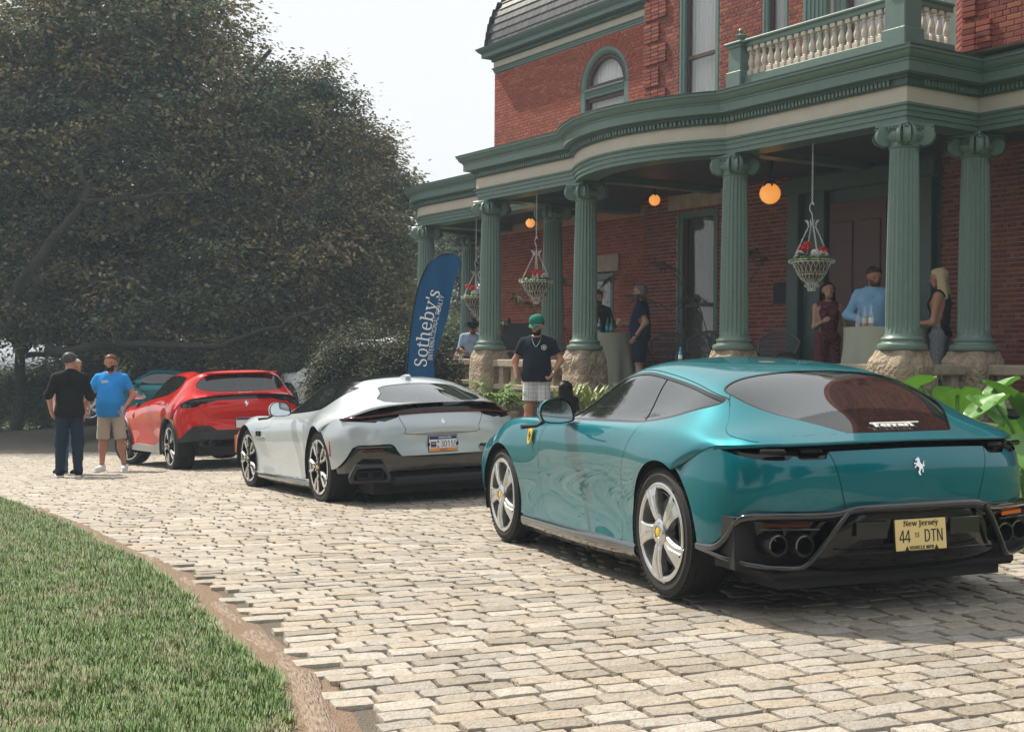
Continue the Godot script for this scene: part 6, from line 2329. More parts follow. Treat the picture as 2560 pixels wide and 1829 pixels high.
func shell(o: Node3D,s: Dictionary) -> Dictionary:
	var a:=Soup.from_grid(patch(s.rows,150,62,true),150,62)
	a=arches(a,s.wheels)
	var high:=func(p: Vector3,_n: Vector3) -> bool: return p.y>s.belt
	var sidew:=func(p: Vector3,n: Vector3) -> bool: return p.y>s.belt and n.z<-.25
	var low:=func(p: Vector3,_n: Vector3) -> bool: return p.z<-.5
	var behind:=func(p: Vector3,_n: Vector3) -> bool: return p.x<-.4
	var trim:=[]
	var dark:=[]
	var dlo: PackedVector2Array=smooth2(pv2(s.dlo),5)
	var two:=cut(a,"side",Geometry2D.offset_polygon(dlo,s.get("trim",.014))[0],sidew)
	a=two[1]
	var in_:=cut(two[0],"side",dlo,any_where)
	trim.append(in_[1].push(-.001))
	var side_glass: Soup=in_[0].push(-.005)
	for e in s.pillars:
		side_glass=groove(side_glass,"side",pv2(e[0]),e[1],trim,any_where)
	var rest:={}
	for e in s.tops:
		var pl: PackedVector2Array=smooth2(pv2(e[1]),4) if e[3] else pv2(e[1])
		var grown:=Geometry2D.offset_polygon(pl,.008)[0]
		two=cut(a,e[2],grown,high if e[2]=="top" else behind)
		a=two[1]
		in_=cut(two[0],e[2],pl,any_where)
		trim.append(in_[1].push(-.001))
		rest[e[0]]=in_[0].push(-.003)
	for e in s.lines:
		a=groove(a,e[0],smooth2(pv2(e[1]),4,false),.0028,dark,low if e[0]=="side" else high)
	var b:=Soup.from_grid(patch(s.tail,50,84,true),50,84)
	b=arches(b,[s.wheels[0]])
	for k in 2:
		b=refine(b,field(b,"rear",pv2(s.slot),behind),.02/(k+1))
	two=cut(b,"rear",pv2(s.slot),behind)
	b=two[1]
	rest["slot"]=two[0].push(-.012)
	var bp:=PackedVector2Array()
	two=cut(b,"rear",pv2(s.black),func(p: Vector3,_n: Vector3) -> bool: return p.x<-.25)
	b=two[1]
	rest["black"]=two[0]
	for e in s.tail_lines:
		b=groove(b,"rear",smooth2(pv2(e),4,false),.0028,dark,behind)
	var pt: Material=mats[s.paint]
	part(o,"body",joined_soups([a]),pt)
	part(o,"tail_panel",joined_soups([b]),pt)
	part(o,"shut_lines",joined_soups(dark),mats["matte_black"])
	part(o,"window_trim",joined_soups(trim),mats["gloss_black"])
	side_pair(o,"side_window",side_glass,mats["car_glass"])
	part(o,"headlining",joined_soups([a.push(-.025),b.push(-.04)]),mats["cabin"])
	var ub:=MB.new()
	ub.box(Vector3(s.under[0],s.under[1],0),Vector3(s.under[2],.14,1.4))
	part(o,"underbody",ub.done(),mats["matte_black"])
	arch_liners(o,s.wheels,s.wide-.02)
	return rest
func wheels_of(o: Node3D,style: String,base: float,tr: float,tf: float,wr: float,wf: float,rr: float,rf: float,outr: float,outf: float,steer: float) -> void:
	for s in [-1,1]:
		var sd:=Basis.IDENTITY if s<0 else Basis(Vector3.UP,PI)
		make_wheel(o,Transform3D(sd,Vector3(0,tr,s*(outr-wr*.5))),style,tr,wr,rr)
		make_wheel(o,Transform3D(Basis(Vector3.UP,steer)*sd,Vector3(base,tf,s*(outf-wf*.5))),style,tf,wf,rf)
func build_silver(called: String,label: String,xf: Transform3D) -> Node3D:
	var o:=thing(called,label,"sports car",xf,"sports cars on display")
	var wheels:=[[.0,.375,.425],[2.7,.36,.405]]
	var rest:=shell(o,{
		"rows": silver_rows(),"tail": silver_tail(),"wheels": wheels,"belt": .86,"paint": "paint_silver","under": [1.3,.19,4.2],"wide": 1.03,
		"dlo": [1.46,.91,1.31,.918,.9,.936,.45,.962,.28,.985,.05,1.075,-.11,1.15,-.09,1.165,.15,1.185,.5,1.212,.79,1.215,1.0,1.165,1.22,1.065],
		"pillars": [[[.1,.98,.36,1.24],.01]],"trim": .016,
		"tops": [["wing",[-.872,-.2,-.872,.42,-.8,.64,-.68,.83,-.58,.925,-1.2,1.1,-1.2,-.2],"top",false],["roof",[1.1,-.2,1.1,.3,1.0,.56,.4,.6,-.06,.66,.1,.42,.14,.0,.14,-.2],"top",false],["glass",[-.24,-.2,-.24,.0,-.25,.34,-.29,.42,-.46,.46,-.58,.55,-.72,.52,-.835,.4,-.855,.2,-.858,.0,-.858,-.2],"top",false],["screen",[1.86,-.2,1.85,.3,1.72,.68,1.56,.72,1.16,.56,1.13,.3,1.12,-.2],"top",false]],
		"lines": [["side",[.33,.97,.34,.9,.37,.8,.42,.66,.44,.45,.43,.24]],["side",[1.76,.87,1.84,.76,1.84,.55,1.72,.3,1.66,.23,1.2,.215,.44,.235]],["side",[2.3,.72,2.0,.735,1.86,.76]],["side",[.72,.705,.6,.705,.61,.68,.66,.665,.72,.705]],["top",[-.1,.665,-.35,.62,-.62,.54,-.8,.46]]],
		"slot": [-.2,1.05,-.2,.908,.44,.904,.47,.872,.6,.838,.66,.845,.69,.828,.8,.838,.92,.85,.95,.865,.95,1.05],
		"black": [-.2,.1,-.2,.49,.44,.493,.475,.53,.52,.6,.56,.617,.85,.614,.895,.59,.945,.47,.985,.38,1.03,.345,1.2,.34,1.2,.1],
		"tail_lines": [[.455,.89,.445,.85,.4,.76,.38,.705,.0,.7]]})
	part(o,"tail_wing",joined_soups([(rest["wing"] as Soup).push(.006)]),mats["carbon"])
	part(o,"glass_roof",joined_soups([rest["roof"]]),mats["dark_glass"])
	part(o,"rear_window",joined_soups([rest["glass"]]),mats["car_glass"])
	part(o,"windscreen",joined_soups([rest["screen"]]),mats["car_glass"])
	part(o,"light_bar",joined_soups([rest["slot"]]),mats["lamp_lens"])
	part(o,"rear_skirt",joined_soups([(rest["black"] as Soup).push(-.03)]),mats["carbon"])
	cabin(o,-.1,1.8,.74,.9,false)
	wheels_of(o,"split",2.7,.375,.362,.315,.275,.288,.288,.99,.965,.04)
	door_mirror(o,Vector3(1.05,.965,1.06),mats["paint_silver"],1.0)
	for s in [-1,1]:
		var p:=smooth_path(pv3([-.575,.866,s*.945,-.72,.878,s*.845,-.84,.895,s*.67,-.9,.912,s*.45,-.915,.918,s*.22,-.92,.92,.0]),5)
		part(o,"tail_lamp",MB.new().tube(p,PackedFloat32Array([.017]),6,true,.8).done(),mats["lamp_red"])
		part(o,"side_reflector",MB.new().box(Vector3(-.43,.58,s*1.01),Vector3(.03,.16,.02),Transform3D.IDENTITY,.006).done(),mats["reflector_red"])
		part(o,"front_marker",MB.new().box(Vector3(3.16,.52,s*.985),Vector3(.03,.22,.04),Transform3D.IDENTITY,.008).done(),mats["reflector_amber"])
		part(o,"fender_vent",MB.new().box(Vector3(2.2,.665,s*.98),Vector3(.16,.07,.03),Transform3D.IDENTITY,.01).done(),mats["gloss_black"])
		part(o,"vent_blade",MB.new().box(Vector3(2.14,.628,s*.985),Vector3(.28,.022,.05),Transform3D.IDENTITY,.006).done(),mats["alloy"])
		var sp:=PackedVector3Array()
		for k in 20:
			var t:=k/19.0
			var x:=lerpf(2.28,.36,t)
			var out:=.965+.03*sin(PI*minf(t*1.1,1.0))*t
			for q in [[-.1,.03],[-.005,.02],[.015,.0],[.01,-.03],[-.03,-.075],[-.14,-.08]]:
				sp.append(Vector3(x,.195+q[1],s*(out+q[0])))
		part(o,"sill_blade",MB.new().grid(sp,20,6,false,false,s<0).done(),mats["carbon"])
		var hx:=Transform3D(Basis(Vector3.UP,s*.28),Vector3(-.9,.0,s*.775))*rear_xf(0,0,0)
		var fr:=MB.new()
		var outer:=pv2([-.19,.25,.19,.25,.205,.31,.14,.43,-.14,.43,-.205,.31])
		var inner:=pv2([-.155,.278,.155,.278,.165,.315,.115,.395,-.115,.395,-.165,.315])
		for k in 6:
			var m:=(k+1) % 6
			fr.quad(hx*Vector3(outer[k].x,outer[k].y,.05),hx*Vector3(outer[m].x,outer[m].y,.05),hx*Vector3(inner[m].x,inner[m].y,.06),hx*Vector3(inner[k].x,inner[k].y,.06))
			fr.quad(hx*Vector3(outer[k].x,outer[k].y,-.1),hx*Vector3(outer[m].x,outer[m].y,-.1),hx*Vector3(outer[m].x,outer[m].y,.05),hx*Vector3(outer[k].x,outer[k].y,.05))
			fr.quad(hx*Vector3(inner[k].x,inner[k].y,.06),hx*Vector3(inner[m].x,inner[m].y,.06),hx*Vector3(inner[m].x,inner[m].y,-.06),hx*Vector3(inner[k].x,inner[k].y,-.06))
		part(o,"exhaust_frame",fr.done(),mats["trim_plastic"])
		part(o,"exhaust_bay",MB.new().prism(inner,-.07,-.05,hx).done(),mats["black"])
		for e in [-1,1]:
			var pipe:=MB.new()
			for q in [[.0,.035,.12,.012],[.0,-.035,.12,.012],[.057,.0,.012,.08],[-.057,.0,.012,.08]]:
				pipe.box(Vector3(e*.066+q[0],.325+q[1],.0),Vector3(q[2],q[3],.09),hx,.003)
			part(o,"exhaust_pipe",pipe.done(),mats["exhaust"])
		part(o,"fog_reflector",MB.new().box(Vector3(0,0,0),Vector3(.012,.025,.2),Transform3D(Basis(Vector3.UP,s*.3),Vector3(-.905,.555,s*.74)),.004).done(),mats["lamp_red"])
		part(o,"skirt_bar",MB.new().box(Vector3(0,0,0),Vector3(.03,.02,.34),Transform3D(Basis(Vector3.UP,s*.3),Vector3(-.9,.587,s*.72)),.006).done(),mats["carbon"])
	var dl:=MB.new()
	dl.box(Vector3(-.7,.24,0),Vector3(.5,.1,1.1),Transform3D.IDENTITY,.03)
	part(o,"diffuser_floor",dl.done(),mats["matte_black"])
	part(o,"antenna_fin",MB.new().prism(pv2([.0,.0,-.16,-.03,-.17,.022,-.12,.04,-.02,.02]),-.03,.03,at(.08,1.262,0)).done(),mats["paint_silver"])
	horse_badge(o,rear_xf(-.945,.812,.0,.1),.075)
	var navy: Material=mats["ink_navy"]
	var pl:=number_plate(o,rear_xf(-.938,.598,.0,.0),mats["plate_white"],[["PENNSYLVANIA","Droid Sans",.022,.02,.059,mats["white_paint"],.85,700],["30155","Droid Sans",.083,.062,-.006,navy,.78],["N","Droid Sans",.036,-.055,.018,navy,.9,700],["D","Droid Sans",.036,-.055,-.032,navy,.9,700],["DEALER","Droid Sans",.022,.0,-.061,navy,.95,700]])
	part(pl,"plate_band",MB.new().box(Vector3(0,.058,.0035),Vector3(.296,.034,.0012)).done(),navy)
	part(pl,"plate_band",MB.new().box(Vector3(0,-.06,.0035),Vector3(.296,.03,.0012)).done(),mats["ink_orange"])
	part(pl,"plate_crest",MB.new().box(Vector3(-.105,-.008,.0035),Vector3(.06,.056,.0012)).done(),navy)
	part(pl,"plate_crest_mark",MB.new().box(Vector3(-.105,.0,.0045),Vector3(.044,.012,.001)).done(),mats["ink_orange"])
	for s in [-1,1]:
		part(pl,"plate_clip",MB.new().box(Vector3(s*.156,-.005,.004),Vector3(.022,.03,.012),Transform3D.IDENTITY,.003).done(),mats["gloss_black"])
	return o
func build_red(called: String,label: String,xf: Transform3D) -> Node3D:
	var o:=thing(called,label,"sports car",xf,"sports cars on display")
	var wheels:=[[.0,.385,.455],[3.018,.37,.44]]
	var rest:=shell(o,{
		"rows": red_rows(),"tail": red_tail(),"wheels": wheels,"belt": 1.05,"paint": "paint_red","under": [1.45,.3,4.4],"wide": .99,
		"dlo": [1.95,1.14,1.66,1.16,1.1,1.185,.55,1.22,.2,1.26,-.06,1.305,-.2,1.36,-.23,1.42,-.17,1.45,.1,1.475,.55,1.5,.95,1.485,1.3,1.41,1.6,1.29],
		"pillars": [[[.62,1.15,.55,1.55],.012],[[.02,1.2,-.06,1.5],.006]],"trim": .02,
		"tops": [["roof",[1.36,-.2,1.36,.4,1.2,.5,.4,.51,-.4,.5,-.5,.42,-.52,.2,-.52,-.2],"top",true],["glass",[-.2,1.493,.3,1.488,.52,1.47,.615,1.435,.685,1.36,.7,1.31,.64,1.262,.45,1.234,.2,1.23,-.2,1.23],"rear",false],["screen",[2.36,-.2,2.35,.3,2.2,.7,2.05,.73,1.55,.58,1.47,.3,1.46,-.2],"top",false]],
		"lines": [["side",[.3,1.25,.33,1.05,.44,.8,.5,.6,.5,.4]],["side",[1.16,1.17,1.18,.9,1.2,.6,1.18,.42]],["side",[2.22,1.08,2.26,.9,2.2,.6,2.12,.42,1.6,.4,.6,.42]],["top",[-.62,.7,-.7,.765,-.8,.8,-.9,.78]]],
		"slot": [-.2,1.3,-.2,1.098,.45,1.092,.56,1.06,.7,1.045,.73,1.01,.83,.985,.935,.985,.93,1.06,.9,1.3],
		"black": [-.2,.1,-.2,.625,.45,.63,.5,.665,.56,.7,.7,.715,.8,.7,.87,.64,.93,.55,.97,.49,1.2,.47,1.2,.1],
		"tail_lines": [[.7,1.04,.67,.95,.6,.86,.48,.81,.2,.8,.0,.8]]})
	part(o,"glass_roof",joined_soups([rest["roof"]]),mats["dark_glass"])
	part(o,"rear_window",joined_soups([rest["glass"]]),mats["car_glass"])
	part(o,"windscreen",joined_soups([rest["screen"]]),mats["car_glass"])
	part(o,"light_bar",joined_soups([rest["slot"]]),mats["lamp_lens"])
	part(o,"rear_skirt",joined_soups([(rest["black"] as Soup).push(.006)]),mats["trim_plastic"])
	cabin(o,-.4,2.2,.78,1.12,false)
	wheels_of(o,"five",3.018,.387,.37,.315,.255,.306,.294,.965,.955,.5)
	door_mirror(o,Vector3(1.52,1.235,1.06),mats["paint_red"],1.05)
	for s in [-1,1]:
		for e in wheels:
			var p:=PackedVector3Array()
			for k in 31:
				var a:=PI*1.18*k/30.0-PI*.09
				for q in [[.0,-.02],[.0,.018],[.03,.026],[.06,.016],[.066,-.02]]:
					p.append(Vector3(e[0]+cos(a)*(e[2]-.01+q[0]),e[1]+sin(a)*(e[2]-.01+q[0]),s*(.985+q[1])))
			part(o,"arch_cladding",MB.new().grid(p,31,5,false,false,s<0).done(),mats["trim_plastic"])
		var sl:=MB.new()
		sl.prism(pv2([.45,.26,2.55,.28,2.5,.36,2.1,.4,1.3,.38,.9,.39,.5,.47,.42,.45]),.92 if s>0 else -.975,.975 if s>0 else -.92)
		part(o,"sill",sl.done(),mats["alloy_grey"])
		exhaust_tip(o,Vector3(-.945,.44,s*.55),.055,.16,false)
		exhaust_tip(o,Vector3(-.92,.44,s*.68),.055,.16,false)
		part(o,"fog_reflector",MB.new().box(Vector3(0,0,0),Vector3(.012,.022,.2),Transform3D(Basis(Vector3.UP,s*.3),Vector3(-.9,.64,s*.66)),.004).done(),mats["lamp_red"])
		for e in [[.6,.72,-.915],[.76,.9,-.8]]:
			part(o,"tail_lamp",MB.new().box(Vector3(0,0,0),Vector3(.03,.05,e[1]-e[0]),Transform3D(Basis(Vector3.UP,s*(.3 if e[0]<.7 else .6)),Vector3(e[2],1.068,s*(e[0]+e[1])*.5)),.012).done(),mats["dark_glass"])
		shield_badge(o,Transform3D(Basis(Vector3.UP,PI if s<0 else .0),Vector3(2.42,.88,s*.965))*Transform3D(Basis(Vector3(1,0,0),-.2),Vector3.ZERO),.1)
		part(o,"bonnet_duct",MB.new().ball(Vector3(2.35,1.045,s*.88),Vector3(.22,.05,.03),6,10).done(),mats["matte_black"])
	part(o,"rear_spoiler",MB.new().box(Vector3(-.75,1.515,0),Vector3(.14,.022,1.18),Transform3D.IDENTITY,.01).done(),mats["paint_red"])
	part(o,"wiper_motor",MB.new().box(Vector3(-.74,1.48,0),Vector3(.05,.06,.1),Transform3D.IDENTITY,.01).done(),mats["matte_black"])
	horse_badge(o,rear_xf(-.995,1.03,.0,.0),.095)
	var word:=text_mesh("Ferrari","Droid Serif",.045,.005,700)
	part(o,"word_mark",word.done(),mats["chrome"],rear_xf(-.94,1.198,.0,-1.0)*Transform3D(Basis.from_scale(Vector3(1.4,1,1)),Vector3.ZERO))
	var pl:=number_plate(o,rear_xf(-.925,.73,.0,.0),mats["plate_white"],[])
	part(pl,"plate_band",MB.new().box(Vector3(0,.058,.0035),Vector3(.296,.034,.0012)).done(),mats["ink_navy"])
	return o
func build_suv() -> void:
	var gx:=-3.55
	var gz:=-29.2
	var o:=thing("silver_suv","silver vehicle half hidden between the red car and the dark shrub","car",Transform3D(Basis(Vector3.UP,PI/2+.75),Vector3(gx,ground_y(gx,gz),gz)))
	var rows:=[]
	for e in [[2.2,.55,.75,.5],[1.9,.95,.9,.75],[1.1,1.06,.93,.8],[.5,1.55,.93,.62],[-.2,1.72,.94,.64],[-1.4,1.7,.93,.64],[-2.2,1.62,.9,.62],[-2.45,1.05,.88,.8],[-2.5,.5,.86,.8]]:
		var r:=[]
		var top: float=e[1]
		var w: float=e[2]
		var rw: float=e[3]
		for q in [[.3,w*.97],[minf(.6,top*.6),w],[minf(.95,top*.8),w*.985],[minf(1.05,top*.88),w*.95],[minf(1.35,top*.95),lerpf(w,rw,.55)],[top*.985,rw],[top,rw*.5],[top+.01,.0]]:
			r.append_array([e[0],q[0],q[1]])
		rows.append(r)
	var a:=Soup.from_grid(patch(rows,60,30,true,.9),60,30)
	var wheels:=[[-1.45,.36,.42],[1.4,.36,.42]]
	a=arches(a,wheels)
	var two:=cut(a,"side",pv2([.95,1.1,-2.2,1.12,-2.05,1.52,-.2,1.58,.35,1.5]),func(p: Vector3,n: Vector3) -> bool: return p.y>1.0 and n.z<-.3)
	part(o,"body",joined_soups([two[1]]),mats["paint_suv"])
	side_pair(o,"side_window",two[0],mats["dark_glass"])
	part(o,"rear_window",MB.new().box(Vector3(-2.42,1.33,0),Vector3(.02,.36,1.2),Transform3D(Basis(Vector3(0,0,1),.0),Vector3.ZERO),.004).done(),mats["dark_glass"])
	part(o,"roof_rail",MB.new().tube(pv3([.3,1.68,-.6,-.4,1.76,-.62,-1.9,1.72,-.62]),PackedFloat32Array([.02]),6).done(),mats["alloy"])
	part(o,"underbody",MB.new().box(Vector3(0,.32,0),Vector3(4.2,.2,1.4)).done(),mats["matte_black"])
	for s in [-1,1]:
		for x in [-1.45,1.4]:
			make_wheel(o,Transform3D(Basis.IDENTITY if s<0 else Basis(Vector3.UP,PI),Vector3(x,.36,s*.8)),"five",.36,.235,.25)
func nets(bones: Array,cell: float,k: float) -> MB:
	var lo:=Vector3(9,9,9)
	var hi:=Vector3(-9,-9,-9)
	for b in bones:
		var r: float=maxf(b[2],b[3])+k*.5+cell*2.5
		for e in 2:
			lo=lo.min((b[e] as Vector3)-Vector3(r,r,r))
			hi=hi.max((b[e] as Vector3)+Vector3(r,r,r))
	var nx:=int((hi.x-lo.x)/cell)+2
	var ny:=int((hi.y-lo.y)/cell)+2
	var nz:=int((hi.z-lo.z)/cell)+2
	var f:=PackedFloat32Array()
	f.resize(nx*ny*nz)
	f.fill(1.0)
	for b in bones:
		var a: Vector3=b[0]
		var e: Vector3=b[1]-a
		var l2:=maxf(e.length_squared(),1e-9)
		var ra: float=b[2]
		var dr: float=b[3]-ra
		var pad:=maxf(b[2],b[3])+k*.5+cell*2.0
		var p0:=(a.min(b[1])-Vector3(pad,pad,pad)-lo)/cell
		var p1:=(a.max(b[1])+Vector3(pad,pad,pad)-lo)/cell
		for iy in range(maxi(0,int(p0.y)),mini(ny-1,int(p1.y)+1)+1):
			for iz in range(maxi(0,int(p0.z)),mini(nz-1,int(p1.z)+1)+1):
				var at_:=(iy*nz+iz)*nx
				var q:=Vector3(0,lo.y+iy*cell,lo.z+iz*cell)-a
				for ix in range(maxi(0,int(p0.x)),mini(nx-1,int(p1.x)+1)+1):
					q.x=lo.x+ix*cell-a.x
					var t:=clampf(q.dot(e)/l2,.0,1.0)
					var d:=(q-e*t).length()-ra-dr*t
					var o:=f[at_+ix]
					var h:=maxf(k-absf(o-d),.0)/k
					f[at_+ix]=minf(o,d)-h*h*k*.25
	var m:=MB.new()
	var ids:=PackedInt32Array()
	ids.resize(nx*ny*nz)
	ids.fill(-1)
	var sx:=1
	var sz:=nx
	var sy:=nx*nz
	var corner:=[0,sx,sz,sx+sz,sy,sy+sx,sy+sz,sy+sx+sz]
	var off:=[Vector3(0,0,0),Vector3(1,0,0),Vector3(0,0,1),Vector3(1,0,1),Vector3(0,1,0),Vector3(1,1,0),Vector3(0,1,1),Vector3(1,1,1)]
	var edges:=[[0,1],[2,3],[4,5],[6,7],[0,2],[1,3],[4,6],[5,7],[0,4],[1,5],[2,6],[3,7]]
	for iy in ny-1:
		for iz in nz-1:
			var row:=(iy*nz+iz)*nx
			for ix in nx-1:
				var c0:=row+ix
				var v0:=f[c0]
				if v0>cell*2.0 or v0<-cell*2.0:
					continue
				var neg:=0
				for q in 8:
					if f[c0+corner[q]]<.0:
						neg+=1
				if neg==0 or neg==8:
					continue
				var s:=Vector3.ZERO
				var n:=0
				for ed in edges:
					var fa:=f[c0+corner[ed[0]]]
					var fb:=f[c0+corner[ed[1]]]
					if (fa<.0)!=(fb<.0):
						s+=(off[ed[0]] as Vector3).lerp(off[ed[1]],fa/(fa-fb))
						n+=1
				s/=n
				var g:=Vector3(f[c0+1]-v0+f[c0+sx+sy+sz]-f[c0+sy+sz],f[c0+sy]-v0+f[c0+sx+sy+sz]-f[c0+sx+sz],f[c0+sz]-v0+f[c0+sx+sy+sz]-f[c0+sx+sy])
				ids[c0]=m.vert(lo+(Vector3(ix,iy,iz)+s)*cell,g.normalized())
	for iy in range(1,ny-1):
		for iz in range(1,nz-1):
			var row:=(iy*nz+iz)*nx
			for ix in range(1,nx-1):
				var c0:=row+ix
				if ids[c0]<0:
					continue
				var s0:=f[c0]<.0
				for ax in 3:
					var st: int=[sx,sy,sz][ax]
					if (f[c0+st]<.0)==s0:
						continue
					var u: int=[sy,sz,sx][ax]
					var w: int=[sz,sx,sy][ax]
					var a:=ids[c0]
					var b:=ids[c0-u]
					var c:=ids[c0-u-w]
					var d:=ids[c0-w]
					if a<0 or b<0 or c<0 or d<0:
						continue
					if s0:
						m.face(a,b,c)
						m.face(a,c,d)
					else:
						m.face(a,c,b)
						m.face(a,d,c)
	return m
func to_soup(m: MB) -> Soup:
	var s:=Soup.new()
	s.v=m.v
	s.n=m.n
	for k in range(0,m.idx.size(),3):
		s.t.append(m.idx[k])
		s.t.append(m.idx[k+2])
		s.t.append(m.idx[k+1])
	return s
func keep(s: Soup,test: Callable) -> Soup:
	var f:=PackedFloat32Array()
	f.resize(s.v.size())
	for i in s.v.size():
		f[i]=test.call(s.v[i])
	return s.split(f)[0]
func hand_bones(wrist: Vector3,along_: Vector3,palm: Vector3,curl: float) -> Array:
	var a:=along_.normalized()
	var n:=(palm-a*palm.dot(a)).normalized()
	var s:=a.cross(n)
	var o:=[[wrist,wrist+a*.03,.026,.026],[wrist+a*.03+s*.018,wrist+a*.085+s*.026,.016,.013],[wrist+a*.03-s*.014,wrist+a*.088-s*.012,.016,.013],[wrist+a*.03,wrist+a*.09+s*.006,.016,.013]]
	for k in 4:
		var base: Vector3=wrist+a*(.088-.004*absf(k-1.3))+s*(.03-.0195*k)
		var ln: float=[.066,.075,.07,.054][k]
		var d1:=(a*cos(curl)+n*sin(curl)).normalized()
		var d2:=(a*cos(curl*2.3)+n*sin(curl*2.3)).normalized()
		o.append([base,base+d1*ln*.5,.0095,.009])
		o.append([base+d1*ln*.5,base+d1*ln*.5+d2*ln*.5,.009,.0075])
	var tb:=wrist+a*.025+s*.024
	var td:=(a*.7+s*.55+n*(.25+.3*curl)).normalized()
	o.append([tb,tb+td*.036,.013,.011])
	o.append([tb+td*.036,tb+td*.036+(td+n*.5+a*.3).normalized()*.03,.011,.009])
	return o
func person(label: String,xf: Transform3D,p: Dictionary,group:="") -> Node3D:
	var o:=thing("person",label,"person",xf,group)
	var g:=func(k: String,d: Vector3) -> Vector3: return p.get(k,d)
	var w: float=p.get("broad",1.0)
	var belly: float=p.get("belly",.0)
	var cell: float=p.get("cell",.017)
	var pel: Vector3=g.call("pelvis",Vector3(0,.97,0))
	var waist: Vector3=g.call("waist",Vector3(0,1.14,.005))
	var chest: Vector3=g.call("chest",Vector3(0,1.35,.0))
	var neck: Vector3=g.call("neck",Vector3(0,1.53,-.015))
	var head: Vector3=g.call("head",Vector3(0,1.675,.02))
	var jl:={}
	for s in ["l","r"]:
		var x:=1.0 if s=="l" else -1.0
		jl["sh"+s]=g.call("sh"+s,Vector3(.178*x*w,1.435,-.01))
		jl["el"+s]=g.call("el"+s,Vector3(.265*x*w,1.17,-.03))
		jl["wr"+s]=g.call("wr"+s,Vector3(.275*x*w,.93,.05))
		jl["hip"+s]=g.call("hip"+s,Vector3(.095*x,.93,0))
		jl["kn"+s]=g.call("kn"+s,Vector3(.115*x,.5,.02))
		jl["an"+s]=g.call("an"+s,Vector3(.125*x,.085,-.02))
		jl["to"+s]=g.call("to"+s,Vector3(.15*x,.035,.16))
	var fem: bool=p.get("woman",false)
	var sw:=.86 if fem else 1.0
	var torso:=[[pel+Vector3(-.075,-.02,0),pel+Vector3(.075,-.02,0),.115,.115],[pel,waist,.125*sw*w,.118*sw*w],[waist+Vector3(-.045,0,0),chest+Vector3(-.075*w,.0,0),.108*sw,.122*sw],[waist+Vector3(.045,0,0),chest+Vector3(.075*w,.0,0),.108*sw,.122*sw],[chest+Vector3(0,.09,-.01),jl.shl+Vector3(-.02,-.02,0),.085,.058*sw],[chest+Vector3(0,.09,-.01),jl.shr+Vector3(.02,-.02,0),.085,.058*sw],[neck+Vector3(.02,-.02,-.01),jl.shl+Vector3(-.03,.0,-.01),.052*sw,.045*sw],[neck+Vector3(-.02,-.02,-.01),jl.shr+Vector3(.03,.0,-.01),.052*sw,.045*sw]]
	if belly>.0:
		torso.append([waist+Vector3(0,-.06,.03),waist+Vector3(0,.08,.02),.125+belly,.115+belly*.8])
	if fem:
		for x in [-.07,.07]:
			torso.append([chest+Vector3(x,-.03,.085),chest+Vector3(x,-.03,.09),.058,.05])
	var arms:=[]
	for s in ["l","r"]:
		arms.append([jl["sh"+s],jl["el"+s],.056*sw,.043*sw])
		arms.append([jl["el"+s],jl["wr"+s],.043*sw,.028*sw])
	var legs:=[]
	for s in ["l","r"]:
		legs.append([jl["hip"+s],jl["kn"+s],.09,.06])
		legs.append([jl["kn"+s],jl["kn"+s].lerp(jl["an"+s],.35),.055,.056])
		legs.append([jl["kn"+s].lerp(jl["an"+s],.35),jl["an"+s],.056,.036])
	var feet:=[]
	for s in ["l","r"]:
		feet.append([jl["an"+s]+Vector3(0,-.03,-.02),jl["to"+s],.043,.036])
		feet.append([jl["an"+s],jl["an"+s]+Vector3(0,-.03,0),.042,.045])
	var look: Vector3=p.get("look",Vector3(0,0,1))
	var hb:=Basis.looking_at(-look.normalized(),Vector3.UP)
	hb=hb*Basis(Vector3(0,0,1),p.get("tilt",.0))
	var hx:=Transform3D(hb,head)
	var hbones:=[[Vector3(0,.03,-.03),Vector3(0,.035,.018),.088,.085],[Vector3(-.015,.0,.03),Vector3(-.012,-.07,.045),.06,.042],[Vector3(.015,.0,.03),Vector3(.012,-.07,.045),.06,.042],[Vector3(-.022,-.085,.05),Vector3(.022,-.085,.05),.032,.032],[Vector3(0,.022,.098),Vector3(0,-.018,.116),.009,.015],[Vector3(-.036,.036,.085),Vector3(.036,.036,.085),.013,.013],[Vector3(-.018,-.05,.093),Vector3(.018,-.05,.093),.009,.009],[Vector3(-.086,.012,.0),Vector3(-.09,-.022,.004),.016,.01],[Vector3(.086,.012,.0),Vector3(.09,-.022,.004),.016,.01]]
	var nk:=hx.affine_inverse()*neck
	hbones.append([nk+Vector3(0,-.05,0),Vector3(0,-.05,-.015),.062*(.8 if fem else 1.0),.052*(.85 if fem else 1.0)])
	var body:=nets(torso+arms+legs+(feet if p.get("barefoot",false) else []),cell,.05)
	body.add(nets(hbones,.0085,.022),hx)
	for s in ["l","r"]:
		if p.get("no_hand_"+s,false):
			continue
		var dir: Vector3=(jl["wr"+s]-jl["el"+s]).normalized()
		dir=p.get("hand"+s,dir)
		var inw:=Vector3(-1.0 if s=="l" else 1.0,0,.25)
		body.add(nets(hand_bones(jl["wr"+s],dir,p.get("palm"+s,inw),p.get("curl"+s,.35)),.006,.008),Transform3D.IDENTITY)
	part(o,"body",body.done(),mat("skin_%s" % p.get("skin","fair"),{"fair": Color(.5,.29,.21),"ruddy": Color(.45,.21,.14),"tan": Color(.36,.18,.11)}[p.get("skin","fair")],.5,.0,.4))
	var eyes:=MB.new()
	for x in [-.033,.033]:
		eyes.ball(Vector3(x,.013,.09),Vector3(.013,.008,.01),6,8,hx)
	part(o,"eyes",eyes.done(),mats["ink"])
	var br:=MB.new()
